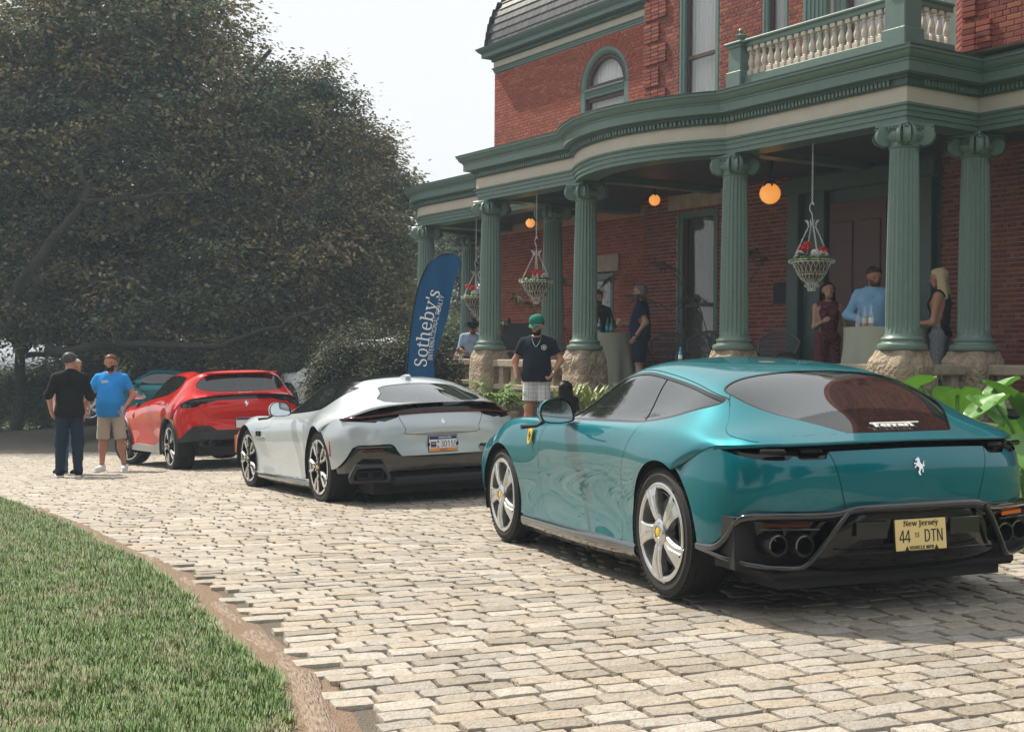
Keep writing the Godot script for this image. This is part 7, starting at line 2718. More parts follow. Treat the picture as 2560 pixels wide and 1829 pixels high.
	for x in [-.034,.034]:
		br.box(Vector3(x,.036,.098),Vector3(.034,.007,.008),hx,.003)
	part(o,"eyebrows",br.done(),mats["hair_"+p.get("hair","brown")])
	var hm: Material=mats["hair_"+p.get("hair","brown")]
	if p.get("hair_len",.0)>=.0:
		var ln: float=p.get("hair_len",.0)
		var hs:=[[Vector3(0,.035,-.03),Vector3(0,.042,.016),.099,.094]]
		if ln>.0:
			for x in [-.07,.0,.07]:
				hs.append([Vector3(x,.03,-.05),Vector3(x*1.25,-ln,-.075),.05,.045])
			for x in [-.082,.082]:
				hs.append([Vector3(x,.04,-.01),Vector3(x*1.15,-ln*.85,.005),.03,.03])
		var hsoup:=to_soup(nets(hs,.0095,.03))
		hsoup=keep(hsoup,func(q: Vector3) -> float: return maxf((q.z-.035)-(maxf(q.y,.03 if ln>.0 else -1.0)-.05)*1.7,(-.055 if ln<=.0 else -9.0)-q.y+(.045 if q.z>-.03 and ln<=.0 else .0)))
		for i in hsoup.v.size():
			hsoup.v[i]+=hsoup.n[i]*.004*noise.get_noise_3d(hsoup.v[i].x*60.0,hsoup.v[i].y*18.0,hsoup.v[i].z*60.0)
		var hmm:=MB.new().add(hsoup.into(MB.new(),false),hx)
		part(o,"hair",hmm.done(),hm)
	if p.get("beard",false):
		var bs:=[[Vector3(-.015,.0,.028),Vector3(-.012,-.07,.045),.064,.05],[Vector3(.015,.0,.028),Vector3(.012,-.07,.045),.064,.05],[Vector3(-.025,-.09,.052),Vector3(.025,-.09,.052),.038,.038]]
		var bsoup:=keep(to_soup(nets(bs,.0085,.02)),func(q: Vector3) -> float: return maxf(q.y+.028+maxf(.0,q.z-.06)*.35,-q.z-.01))
		part(o,"beard",MB.new().add(bsoup.into(MB.new(),false),hx).done(),mats["hair_"+p.get("beard_hair",p.get("hair","brown"))])
	var fold:=func(s: Soup,amp: float) -> Soup:
		for i in s.v.size():
			var q:=s.v[i]
			s.v[i]+=s.n[i]*amp*(noise.get_noise_3d(q.x*5.0+3.0,q.y*9.0+q.x*6.0,q.z*5.0)+.5*noise.get_noise_3d(q.x*16.0,q.y*10.0,q.z*16.0))
		return s
	var infl:=func(bs: Array,d: float,e: float) -> Array:
		var r:=[]
		for b in bs:
			r.append([b[0],b[1],b[2]+d,b[3]+e])
		return r
	var sl: String=p.get("sleeve","short")
	var shirt: Array=infl.call(torso,.014,.014)
	var loose: float=p.get("loose",.0)
	if loose>.0:
		shirt.append([pel+Vector3(-.06,-.02,0),waist+Vector3(-.04,0,0),.13+loose,.125+loose])
		shirt.append([pel+Vector3(.06,-.02,0),waist+Vector3(.04,0,0),.13+loose,.125+loose])
	if sl!="none":
		for s in ["l","r"]:
			shirt.append([jl["sh"+s],jl["el"+s],.068,.066 if sl=="short" else .056])
			if sl=="long" or sl=="rolled":
				shirt.append([jl["el"+s],jl["wr"+s],.057,.043])
	var hem: float=p.get("hem",pel.y-.07)
	var cuff: float={"short": .62,"rolled": 1.12,"long": 1.97,"none": .0}[sl]
	var neck_drop: float=p.get("neck_drop",.045)-.015
	var ss:=keep(to_soup(nets(shirt,cell,.05)),func(q: Vector3) -> float:
		var d:=hem-q.y
		d=maxf(d,q.y-neck.y+neck_drop-(.05 if q.z<neck.z-.02 else .0) if Vector2(q.x-neck.x,q.z-neck.z).length()<.095 else -1.0)
		for s in ["l","r"]:
			var a: Vector3=jl["sh"+s]
			var b: Vector3=jl["el"+s]
			var c: Vector3=jl["wr"+s]
			if cuff<1.0:
				var t: float=(q-a).dot(b-a)/(b-a).length_squared()
				if (q-a.lerp(b,clampf(t,.0,1.0))).length()<.12 and t>cuff-.1:
					d=maxf(d,(t-cuff)*.3)
				if cuff==.0 and (q-a).dot((a-chest)*Vector3(1,0,1))>-.002:
					d=maxf(d,.01)
			else:
				var t: float=(q-b).dot(c-b)/(c-b).length_squared()
				if (q-b.lerp(c,clampf(t,.0,1.0))).length()<.09 and t>.0:
					d=maxf(d,(t-cuff+1.0)*.25)
		return d)
	part(o,p.get("top_name","shirt"),(fold.call(ss,.012) as Soup).mesh(false),p.top)
	var kind: String=p.get("bottom_kind","trousers")
	var pants: Array=infl.call([torso[0],[pel,waist,.122*sw*w,.11*sw*w]],.012,.006)
	for s in ["l","r"]:
		pants.append([jl["hip"+s],jl["kn"+s],.102,.086 if kind!="shorts" else .096])
		if kind=="trousers":
			pants.append([jl["kn"+s],jl["an"+s]+Vector3(0,-.02,0),.082,.064])
	var top_y: float=p.get("waistband",pel.y+.08)
	var leg_t: float=p.get("leg_end",.92)
	var ps:=keep(to_soup(nets(pants,cell,.045)),func(q: Vector3) -> float:
		var d:=q.y-top_y
		for s in ["l","r"]:
			if kind=="shorts":
				var a: Vector3=jl["hip"+s]
				var b: Vector3=jl["kn"+s]
				var t: float=(q-a).dot(b-a)/(b-a).length_squared()
				if (q-a.lerp(b,clampf(t,.0,1.2))).length()<.14 and t>.4:
					d=maxf(d,(t-leg_t)*.4)
			else:
				var b: Vector3=jl["an"+s]
				if Vector2(q.x-b.x,q.z-b.z).length()<.16:
					d=maxf(d,b.y-.045-q.y)
		return d)
	part(o,"shorts" if kind=="shorts" else "trousers",(fold.call(ps,.011) as Soup).mesh(false),p.bottom)
	for s in ["l","r"]:
		var fb:=[[jl["an"+s]+Vector3(0,-.03,-.03),jl["to"+s]+Vector3(0,.005,0),.05,.043],[jl["an"+s]+Vector3(0,-.01,0),jl["an"+s]+Vector3(0,-.03,0),.05,.052]]
		var fs:=keep(to_soup(nets(fb,.011,.03)),func(q: Vector3) -> float: return maxf(q.y-jl["an"+s].y-.01,jl["to"+s].y-.028-q.y))
		part(o,"shoe",fs.mesh(false),p.get("shoes",mats["shoe_black"]))
		var sole:=MB.new()
		var ft: Vector3=(jl["to"+s]-jl["an"+s])*Vector3(1,0,1)
		var mid: Vector3=jl["an"+s]*Vector3(1,0,1)+ft*.42
		var fd:=ft.normalized()
		sole.box(Vector3.ZERO,Vector3(.098,.024,ft.length()+.13),Transform3D(Basis(fd.cross(Vector3.UP)*-1.0,Vector3.UP,fd),Vector3(mid.x,jl["to"+s].y-.023,mid.z)),.011)
		part(o,"shoe_sole",sole.done(),p.get("soles",mats["shoe_white"]))
	o.set_meta("kind","thing")
	p["_head"]=hx
	p["_j"]=jl
	return o
func build_people() -> void:
	for e in [["black",Color(.012,.01,.01)],["brown",Color(.045,.024,.014)],["grey",Color(.2,.2,.21)],["dark_grey",Color(.055,.055,.06)],["white",Color(.55,.53,.5)],["blonde",Color(.46,.35,.21)],["red_brown",Color(.13,.05,.025)]]:
		mat("hair_"+e[0],e[1],.5,.0,.3)
	for e in [["shoe_black",Color(.012,.012,.014)],["shoe_white",Color(.72,.73,.75)],["cloth_black",Color(.01,.01,.012)],["cloth_navy",Color(.01,.014,.026)],["cloth_polo",Color(.008,.018,.05)],["cloth_azure",Color(.025,.27,.7)],["cloth_sky",Color(.26,.48,.74)],["cloth_pale",Color(.33,.45,.58)],["cloth_khaki",Color(.46,.39,.3)],["denim",Color(.018,.032,.055)],["denim_light",Color(.09,.17,.27)],["cloth_grey",Color(.3,.34,.38)],["cap_green",Color(.012,.16,.12)],["felt",Color(.008,.008,.009)],["collar_red",Color(.5,.015,.02)],["print_pale",Color(.65,.66,.6)]]:
		var m:=mat(e[0],e[1],.85,.0,.25)
		m.rim_enabled=true
		m.rim=.25
		m.rim_tint=.7
	var plaid:=mat("plaid",Color(1,1,1),.85)
	var im:=Image.create(96,96,false,Image.FORMAT_RGB8)
	im.fill(Color(.84,.85,.86))
	for k in 3:
		im.fill_rect(Rect2i(k*32+6,0,5,96),Color(.62,.65,.7))
		im.fill_rect(Rect2i(0,k*32+10,96,4),Color(.66,.69,.73))
		for q in 3:
			im.fill_rect(Rect2i(k*32+6,q*32+10,5,4),Color(.5,.54,.6))
	plaid.albedo_texture=ImageTexture.create_from_image(im)
	tri_map(plaid,Vector3(5.5,5.5,5.5))
	var floral:=mat("floral",Color(1,1,1),.85)
	floral.albedo_texture=noise_tex(.03,Color(.008,.008,.01),Color(.4,.05,.08),2,141,false,256,FastNoiseLite.TYPE_SIMPLEX_SMOOTH,6.0,.66)
	tri_map(floral,Vector3(2.5,2.5,2.5))
	var fern:=mat("fern_print",Color(1,1,1),.85)
	fern.albedo_texture=noise_tex(.07,Color(.01,.012,.018),Color(.42,.45,.5),2,143,false,256,FastNoiseLite.TYPE_SIMPLEX_SMOOTH,6.0,.66)
	tri_map(fern,Vector3(3.0,3.0,3.0))
	var V:=func(x: float,y: float,z: float) -> Vector3: return Vector3(x,y,z)
	var gnd:=func(x: float,z: float,yaw: float,s:=1.0) -> Transform3D: return Transform3D(Basis(Vector3.UP,yaw).scaled(Vector3(s,s,s)),Vector3(x,ground_y(x,z)+.01,z))
	var por:=func(x: float,z: float,yaw: float,s:=1.0) -> Transform3D: return MX*Transform3D(Basis(Vector3.UP,yaw).scaled(Vector3(s,s,s)),Vector3(x,.675,z))
	var a:={"top": mats["cloth_black"],"bottom": mats["denim"],"sleeve": "rolled","hair": "dark_grey","look": V.call(-.45,-.05,.9),"belly": .01,"elr": V.call(-.29,1.16,.0),"wrr": V.call(-.2,1.02,.2),"ell": V.call(.29,1.18,-.06),"wrl": V.call(.25,.95,.06),"hem": .86,"shoes": mats["shoe_black"],"broad": 1.05,"loose": .01,"neck_drop": .02}
	person("man in black shirt and dark jeans with his back to the camera",gnd.call(-6.62,-19.15,PI+.35,1.03),a,"people on the drive")
	a={"top": mats["cloth_azure"],"bottom": mats["cloth_khaki"],"bottom_kind": "shorts","hair": "red_brown","beard": true,"beard_hair": "black","belly": .055,"broad": 1.14,"loose": .035,"look": V.call(-.05,-.04,1.0),"hem": .84,"anl": V.call(.2,.085,-.03),"tol": V.call(.25,.035,.15),"knl": V.call(.155,.5,.02),"anr": V.call(-.13,.085,.0),"tor": V.call(-.15,.035,.18),"wrl": V.call(.25,.99,.17),"ell": V.call(.335,1.18,-.03),"wrr": V.call(-.3,.98,.18),"elr": V.call(-.34,1.2,.0),"handl": V.call(-.3,-.7,.5),"curll": .75,"shoes": mats["shoe_white"],"skin": "ruddy","leg_end": 1.0,"waistband": 1.03}
	var blue:=person("bearded man in bright blue T-shirt, khaki shorts and white shoes",gnd.call(-6.44,-20.55,.05,1.035),a,"people on the drive")
	var bt:=MB.new()
	bt.lathe(pv2([.0,0,.03,.0,.032,.01,.032,.12,.018,.155,.013,.16,.013,.175,0,.175]),14)
	part(blue,"chest_print",MB.new().box(Vector3(.115,1.4,.172),Vector3(.1,.012,.004),Transform3D(Basis(Vector3(0,0,1),.12),Vector3(0,0,0))).box(Vector3(.12,1.378,.176),Vector3(.11,.016,.004),Transform3D(Basis(Vector3(0,0,1),.12),Vector3(0,0,0))).done(),mats["print_pale"])
	var bo:=thing("water_bottle","small clear bottle with blue cap in the hand of the man in bright blue","bottle",blue.transform*at(.235,.86,.24))
	part(bo,"bottle",bt.done(),glass("bottle_clear",Color(.5,.6,.65),.35))
	part(bo,"cap",MB.new().lathe(pv2([.015,.165,.016,.19,0,.192]),12).done(),mats["cloth_azure"])
	a={"top": mats["print_pale"],"bottom": mats["denim_light"],"hair": "white","look": V.call(.9,.0,.45),"skin": "ruddy","sleeve": "short","wrr": V.call(-.2,.98,.14),"head": V.call(.1,1.67,.03),"hem": .9}
	person("white haired man in light jeans almost hidden behind the man in black",gnd.call(-6.9,-20.0,-.25,1.0),a,"people on the drive")
	a={"top": mats["cloth_navy"],"bottom": plaid,"bottom_kind": "shorts","hair": "brown","beard": true,"beard_hair": "black","belly": .04,"broad": 1.12,"loose": .03,"look": V.call(-.42,-.38,.85),"hem": .87,"leg_end": .78,"wrr": V.call(-.285,.92,.07),"elr": V.call(-.325,1.17,-.05),"ell": V.call(.34,1.18,-.03),"wrl": V.call(.245,.985,.17),"handl": V.call(-.45,-.75,.4),"curll": .9,"no_hand_r": true,"skin": "ruddy","waistband": 1.0}
	var cm:=person("man in green cap, navy T-shirt and white plaid shorts beside the urn",gnd.call(.36,-18.5,-.12,1.0),a,"people on the drive")
	var hx: Transform3D=a._head
	var cap:=MB.new()
	cap.lathe(pv2([.108,.045,.112,.06,.112,.09,.103,.125,.08,.152,.04,.167,.0,.17]),24,hx*Transform3D(Basis.from_scale(Vector3(.95,1,1.06)),Vector3(0,0,-.01)))
	part(cm,"cap",cap.done(),mats["cap_green"])
	var brim:=PackedVector3Array()
	for k in 13:
		var t:=(k/12.0)*2.0-1.0
		for q in [.0,.5,1.0]:
			brim.append(hx*Vector3(t*(.095-.01*q),.052-.02*t*t-.015*q,.03+.065*sqrt(1.0-t*t*.8)+q*.075*sqrt(maxf(.0,1.0-t*t))))
	part(cm,"cap_brim",MB.new().grid(brim,13,3).done(),mats["cap_green"])
	part(cm,"cap_patch",MB.new().box(Vector3(0,.098,.104),Vector3(.062,.052,.004),hx*Transform3D(Basis(Vector3(1,0,0),-.18),Vector3.ZERO)).done(),mats["print_pale"])
	part(cm,"cap_patch_mark",MB.new().prism(pv2([.0,-.014,.022,.012,.008,.004,.0,.014,-.008,.004,-.022,.012]),.107,.109,hx*Transform3D(Basis(Vector3(1,0,0),-.18),Vector3(0,.098,0))).done(),mats["cap_green"])
	var cord:=PackedVector3Array()
	for k in 13:
		var t:=(k/12.0)*2.0-1.0
		cord.append(hx*Vector3(t*.09,.058-.02*t*t,.036+.068*sqrt(1.0-t*t*.8)))
	part(cm,"cap_cord",MB.new().tube(cord,PackedFloat32Array([.004]),6).done(),mats["shoe_white"])
	var lg:=MB.new()
	lg.lathe(pv2([.03,.0,.038,.0,.038,.003,.03,.003]),20,Transform3D(Basis(Vector3(1,0,0),PI/2),Vector3(.115,1.365,.168)))
	lg.lathe(pv2([.0,.0,.016,.0,.016,.003,.0,.003]),12,Transform3D(Basis(Vector3(1,0,0),PI/2),Vector3(.115,1.365,.169)))
	part(cm,"chest_print",lg.done(),mats["print_pale"])
	part(cm,"necklace",MB.new().tube(smooth_path(pv3([-.07,1.52,.06,-.045,1.44,.135,.0,1.375,.165,.045,1.44,.135,.07,1.52,.06]),5),PackedFloat32Array([.0035]),5).done(),mats["chrome"])
	part(cm,"wristwatch",MB.new().lathe(pv2([.033,-.012,.036,.0,.033,.012]),16,Transform3D(Basis.looking_at(V.call(.4,.7,-.6),Vector3.UP)*Basis(Vector3(1,0,0),PI/2),V.call(.252,1.0,.16))).done(),mats["chrome"])
	var sit:={"pelvis": V.call(0,.26,0),"waist": V.call(0,.42,.03),"chest": V.call(0,.62,.06),"neck": V.call(0,.79,.06),"head": V.call(0,.93,.1),"shl": V.call(.17,.73,.06),"shr": V.call(-.17,.73,.06),"ell": V.call(.24,.5,.12),"elr": V.call(-.24,.5,.12),"wrl": V.call(.15,.42,.32),"wrr": V.call(-.15,.42,.32),"hipl": V.call(.09,.24,.02),"hipr": V.call(-.09,.24,.02),"knl": V.call(.12,.42,.4),"knr": V.call(-.12,.42,.4),"anl": V.call(.12,.085,.52),"anr": V.call(-.12,.085,.52),"tol": V.call(.13,.035,.7),"tor": V.call(-.13,.035,.7),"woman": true,"top": mats["cloth_black"],"bottom": mats["denim"],"hair": "black","hair_len": .3,"cell": .022,"hem": .2}
	var sx:=gnd.call(.78,-17.9,PI+.5,.85) as Transform3D
	sx.origin.y -= .04
	person("person with long dark hair sitting low behind the turquoise car's mirror",sx,sit,"people on the drive")
	var seat:={"pelvis": V.call(0,.5,0),"waist": V.call(0,.67,.02),"chest": V.call(0,.88,.05),"neck": V.call(0,1.05,.06),"head": V.call(0,1.19,.12),"shl": V.call(.19,.98,.05),"shr": V.call(-.19,.98,.05),"ell": V.call(.25,.72,.1),"elr": V.call(-.25,.72,.1),"wrl": V.call(.14,.66,.33),"wrr": V.call(-.14,.66,.33),"hipl": V.call(.09,.48,.02),"hipr": V.call(-.09,.48,.02),"knl": V.call(.11,.5,.44),"knr": V.call(-.11,.5,.44),"anl": V.call(.12,.085,.46),"anr": V.call(-.12,.085,.46),"tol": V.call(.13,.035,.64),"tor": V.call(-.13,.035,.64),"cell": .022,"hem": .46}
	var s1: Dictionary=seat.duplicate()
	s1.merge({"top": mats["cloth_pale"],"bottom": mats["denim"],"sleeve": "rolled","hair": "brown","look": V.call(0,-.5,.85),"skin": "ruddy","belly": .02},true)
	var hatman:=person("seated man in black hat and pale blue shirt behind the railing",por.call(-13.3,-2.0,1.0,1.02),s1,"guests on the porch")
	var h1: Transform3D=s1._head
	part(hatman,"hat",MB.new().lathe(pv2([.0,.055,.165,.05,.17,.056,.108,.066,.104,.13,.085,.155,.0,.16]),24,h1*Transform3D(Basis.IDENTITY,Vector3(0,0,-.005))).done(),mats["felt"])
	s1=seat.duplicate()
	s1.merge({"top": mats["cloth_polo"],"bottom": mats["denim"],"hair": "red_brown","look": V.call(0,-.3,.9),"skin": "ruddy"},true)
	person("seated person beside the man in the black hat, partly behind the column",por.call(-13.2,-2.75,.4,1.0),s1,"guests on the porch")
	a={"top": mats["cloth_black"],"bottom": mats["cloth_black"],"sleeve": "rolled","hair": "black","beard": true,"look": V.call(.5,-.25,.8),"skin": "tan","cell": .02,"wrl": V.call(.2,1.0,.3),"ell": V.call(.28,1.17,.02)}
	person("bartender in black behind the drinks table, half hidden by the column",por.call(-8.45,-1.75,1.0,1.0),a,"guests on the porch")
	a={"top": mats["cloth_polo"],"bottom": mats["cloth_polo"],"bottom_kind": "shorts","hair": "grey","beard": true,"beard_hair": "grey","look": V.call(.05,-.02,1.0),"belly": .03,"hem": .86,"loose": .02,"broad": 1.06,"wrl": V.call(.21,.93,.08),"ell": V.call(.26,1.17,-.1),"wrr": V.call(-.12,1.16,.33),"elr": V.call(-.25,1.13,.05),"curlr": .8,"leg_end": .98}
	var polo:=person("grey haired man in navy polo with red collar holding a drink",por.call(-6.55,-1.25,-.75,1.0),a,"guests on the porch")
	part(polo,"collar",MB.new().lathe(pv2([.085,1.475,.08,1.515,.068,1.54]),20,Transform3D(Basis.from_scale(Vector3(1.05,1,1.0)),Vector3(0,0,-.012))).done(),mats["collar_red"])
	part(polo,"spectacles",MB.new().box(Vector3(-.034,.012,.106),Vector3(.05,.03,.004),a._head).box(Vector3(.034,.012,.106),Vector3(.05,.03,.004),a._head).box(Vector3(-.085,.018,.05),Vector3(.004,.006,.12),a._head).box(Vector3(.085,.018,.05),Vector3(.004,.006,.12),a._head).done(),mats["gloss_black"])
	part(polo,"wristwatch",MB.new().lathe(pv2([.03,-.014,.036,.0,.03,.014]),14,at(.212,.955,.07)).done(),mats["gloss_black"])
	a={"woman": true,"top": floral,"bottom": floral,"sleeve": "none","hair": "black","hair_len": .22,"look": V.call(.05,.1,1.0),"skin": "fair","cell": .02,"wrr": V.call(-.12,1.2,.3),"elr": V.call(-.2,1.12,.0),"hem": .86,"top_name": "dress","waistband": 1.05,"neck_drop": .13}
	person("dark haired woman in black floral dress left of the man in the blue shirt",por.call(-2.85,-1.75,.95,.94),a,"guests on the porch")
	a={"top": mats["cloth_sky"],"bottom": mats["cloth_grey"],"sleeve": "long","hair": "brown","beard": true,"beard_hair": "red_brown","look": V.call(.45,-.3,.85),"broad": 1.14,"loose": .015,"belly": .02,"hem": .97,"wrr": V.call(-.1,1.07,.31),"elr": V.call(-.33,1.16,.06),"curlr": .7,"wrl": V.call(.28,1.0,.2),"skin": "ruddy","neck_drop": .05}
	var bs:=person("tall bearded man in pale blue button shirt at the cocktail table",por.call(-1.82,-1.55,.72,1.03),a,"guests on the porch")
	var col:=MB.new()
	for x in [-1,1]:
		col.box(Vector3(x*.045,1.5,.085),Vector3(.075,.012,.075),Transform3D(Basis(Vector3(0,0,1),x*-.5),Vector3(0,0,0)),.004)
	part(bs,"collar",MB.new().lathe(pv2([.088,1.475,.078,1.53,.07,1.545]),20,at(0,0,-.012)).done(),mats["cloth_sky"])
	var bu:=MB.new()
	for k in 4:
		bu.ball(Vector3(.0,1.4-k*.095,.157-.002*k),Vector3(.007,.007,.004),4,8)
	part(bs,"buttons",bu.done(),mats["ink_navy"])
	part(bs,"belt",MB.new().lathe(pv2([.155,1.0,.158,1.035]),24,Transform3D(Basis.from_scale(Vector3(1.1,1,.95)),Vector3.ZERO)).done(),mats["ink"])
	a={"woman": true,"top": mats["cloth_black"],"bottom": fern,"sleeve": "none","hair": "blonde","hair_len": .26,"look": V.call(.0,-.1,1.0),"skin": "tan","wrr": V.call(-.1,1.1,.32),"elr": V.call(-.22,1.1,.02),"wrl": V.call(.1,1.08,.34),"ell": V.call(.24,1.09,.03),"hem": .92,"waistband": 1.04,"neck_drop": .09,"curll": .7,"curlr": .7}
	var wo:=person("blonde woman in black top and leaf print trousers between two columns",por.call(-.42,-1.2,-1.15,.97),a,"guests on the porch")
	part(wo,"wristwatch",MB.new().lathe(pv2([.026,-.016,.034,.0,.026,.016]),14,Transform3D(Basis(Vector3(1,0,0),PI/2),Vector3(.115,1.085,.31))).done(),mats["gloss_black"])
func build_banner() -> void:
	var gx:=-1.62
	var gz:=-20.0
	var gy:=ground_y(gx,gz)
	var o:=thing("feather_banner","tall curved blue feather banner lettered Piatt Sotheby's International Realty","banner",at(gx,gy,gz))
	var left:=smooth2(pv2([.0,.55,-.015,1.25,.03,1.85,.11,2.4,.185,2.68,.295,2.93,.44,3.06,.56,3.12,.69,3.115]),6,false)
	var right:=smooth2(pv2([.42,.55,.41,1.25,.4,1.45,.44,1.62,.54,1.9,.62,2.2,.655,2.42,.72,2.7,.77,2.88,.8,2.98,.83,3.02]),6,false)
	var wave:=func(x: float,y: float) -> float: return .02*sin(x*17.0+y*2.6)*clampf(x*2.0,.0,1.0)+.022*exp(-pow((x-.3-.16*maxf(.0,y-1.5)-.04*sin(y*4.0))/.035,2.0))*(.5+.5*sin(y*4.0))+.006*sin(y*12.0+x*8.0)
	var p:=PackedVector3Array()
	var nu:=49
	var nv:=22
	for i in nu:
		var t:=i/(nu-1.0)
		var a:=left[int(t*(left.size()-1))]
		var b:=right[int(t*(right.size()-1))]
		for j in nv:
			var u:=j/(nv-1.0)
			var q:=a.lerp(b,u)
			p.append(Vector3(q.x,q.y,wave.call(q.x,q.y)))
	var back:=PackedVector3Array(p)
	for i in back.size():
		back[i].z -= .002
	var m:=MB.new().grid(p,nu,nv,false,false,true)
	m.grid(back,nu,nv)
	var bl:=mat("banner_blue",Color(.004,.075,.2),.55,.0,.35)
	bl.rim_enabled=true
	bl.rim=.3
	part(o,"cloth",m.done(),bl)
	var pole:=PackedVector3Array([Vector3(-.006,-.1,-.004)])
	for q in left:
		pole.append(Vector3(q.x-.008,q.y,-.002))
	part(o,"pole",MB.new().tube(pole,PackedFloat32Array([.013]),8).done(),mats["gloss_black"])
	var put:=func(tm: MB,start: float,off: float) -> MB:
		for i in tm.v.size():
			var v:=tm.v[i]
			var y: float=start+v.x
			var cx:=.19+.32*pow(maxf(.0,(y-1.15)/1.7),2.0)
			var sl:=.38*maxf(.0,(y-1.15)/1.7)
			var d:=Vector2(-1.0,sl).normalized()
			var s: float=off+v.y
			var q:=Vector2(cx+d.x*s,y+d.y*s)
			tm.v[i]=Vector3(q.x,q.y,wave.call(q.x,q.y)+.006+v.z)
			tm.n[i]=Vector3(0,0,1)
		return tm
	part(o,"lettering",put.call(text_mesh("Sotheby's","Droid Serif",.27,.001),1.95,.0).done(),mats["white_paint"])
	part(o,"lettering",put.call(text_mesh("INTERNATIONAL REALTY","Droid Sans",.095,.001),1.98,-.14).done(),mats["white_paint"])
	part(o,"lettering",put.call(text_mesh("Piatt","Droid Serif",.27,.001),.8,.01).done(),mats["white_paint"])
	part(o,"divider",put.call(MB.new().box(Vector3(0,0,0),Vector3(.008,.23,.001)),1.16,.01).done(),mats["white_paint"])
func build_lamps() -> void:
	var globe:=mat("lamp_globe",Color(.9,.7,.42),.4)
	globe.emission_enabled=true
	globe.emission=Color(1.0,.62,.25)
	globe.emission_energy_multiplier=.62
	for e in [[-3.69,3.72,-1.4,.155,"large glowing globe lamp hanging near the front door"],[-6.53,3.91,-1.5,.095,"glowing globe lamp hanging in the middle of the porch"],[-10.31,3.84,-1.5,.09,"glowing globe lamp hanging at the far end of the porch"]]:
		var o:=thing("globe_lamp",e[4],"lamp",MX*at(e[0],e[1],e[2]),"globe lamps under the porch ceiling")
		var r: float=e[3]
		part(o,"globe",MB.new().ball(Vector3.ZERO,Vector3(r,r,r),14,24).done(),globe)
		var c:=MB.new()
		c.lathe(pv2([r*.5,r*.9,r*.55,r*.95,r*.4,r*1.15,.02,r*1.3]),16)
		for k in 6:
			var a:=TAU*k/6.0
			c.prism(pv2([-r*.16,.0,.0,-r*.42,r*.16,.0]),.0,.004,Transform3D(Basis(Vector3.UP,a)*Basis(Vector3(1,0,0),-.72),Vector3(sin(a),0,cos(a))*r*.6+Vector3(0,r*.86,0)))
		part(o,"collar",c.done(),mats["matte_black"])
		part(o,"rod",MB.new().tube(PackedVector3Array([Vector3(0,r*1.2,0),Vector3(0,4.2-e[1],0)]),PackedFloat32Array([.011]),8).lathe(pv2([.02,4.2-e[1]-.12,.05,4.2-e[1]-.03,.055,4.199-e[1]]),14).done(),mats["matte_black"])
		var l:=OmniLight3D.new()
		l.name="lamp_light"
		l.light_color=Color(1.0,.72,.42)
		l.light_energy=.02
		l.light_size=r
		l.omni_range=12.0
		l.omni_attenuation=2.0
		l.shadow_enabled=true
		o.add_child(l)
func leaf_blade(m: MB,base: Vector3,dir: Vector3,ln: float,w: float,droop: float,seg:=5) -> void:
	var side:=dir.cross(Vector3.UP).normalized()
	var p:=PackedVector3Array()
	for k in seg+1:
		var t:=k/float(seg)
		var c:=base+dir*ln*t-Vector3(0,droop*ln*t*t,0)
		var ww:=w*sin(PI*clampf(t*.82+.12,.0,1.0))
		if k==seg:
			ww=.001
		p.append(c-side*ww)
		p.append(c-Vector3(0,ww*.35,0))
		p.append(c+side*ww)
	m.grid(p,seg+1,3)
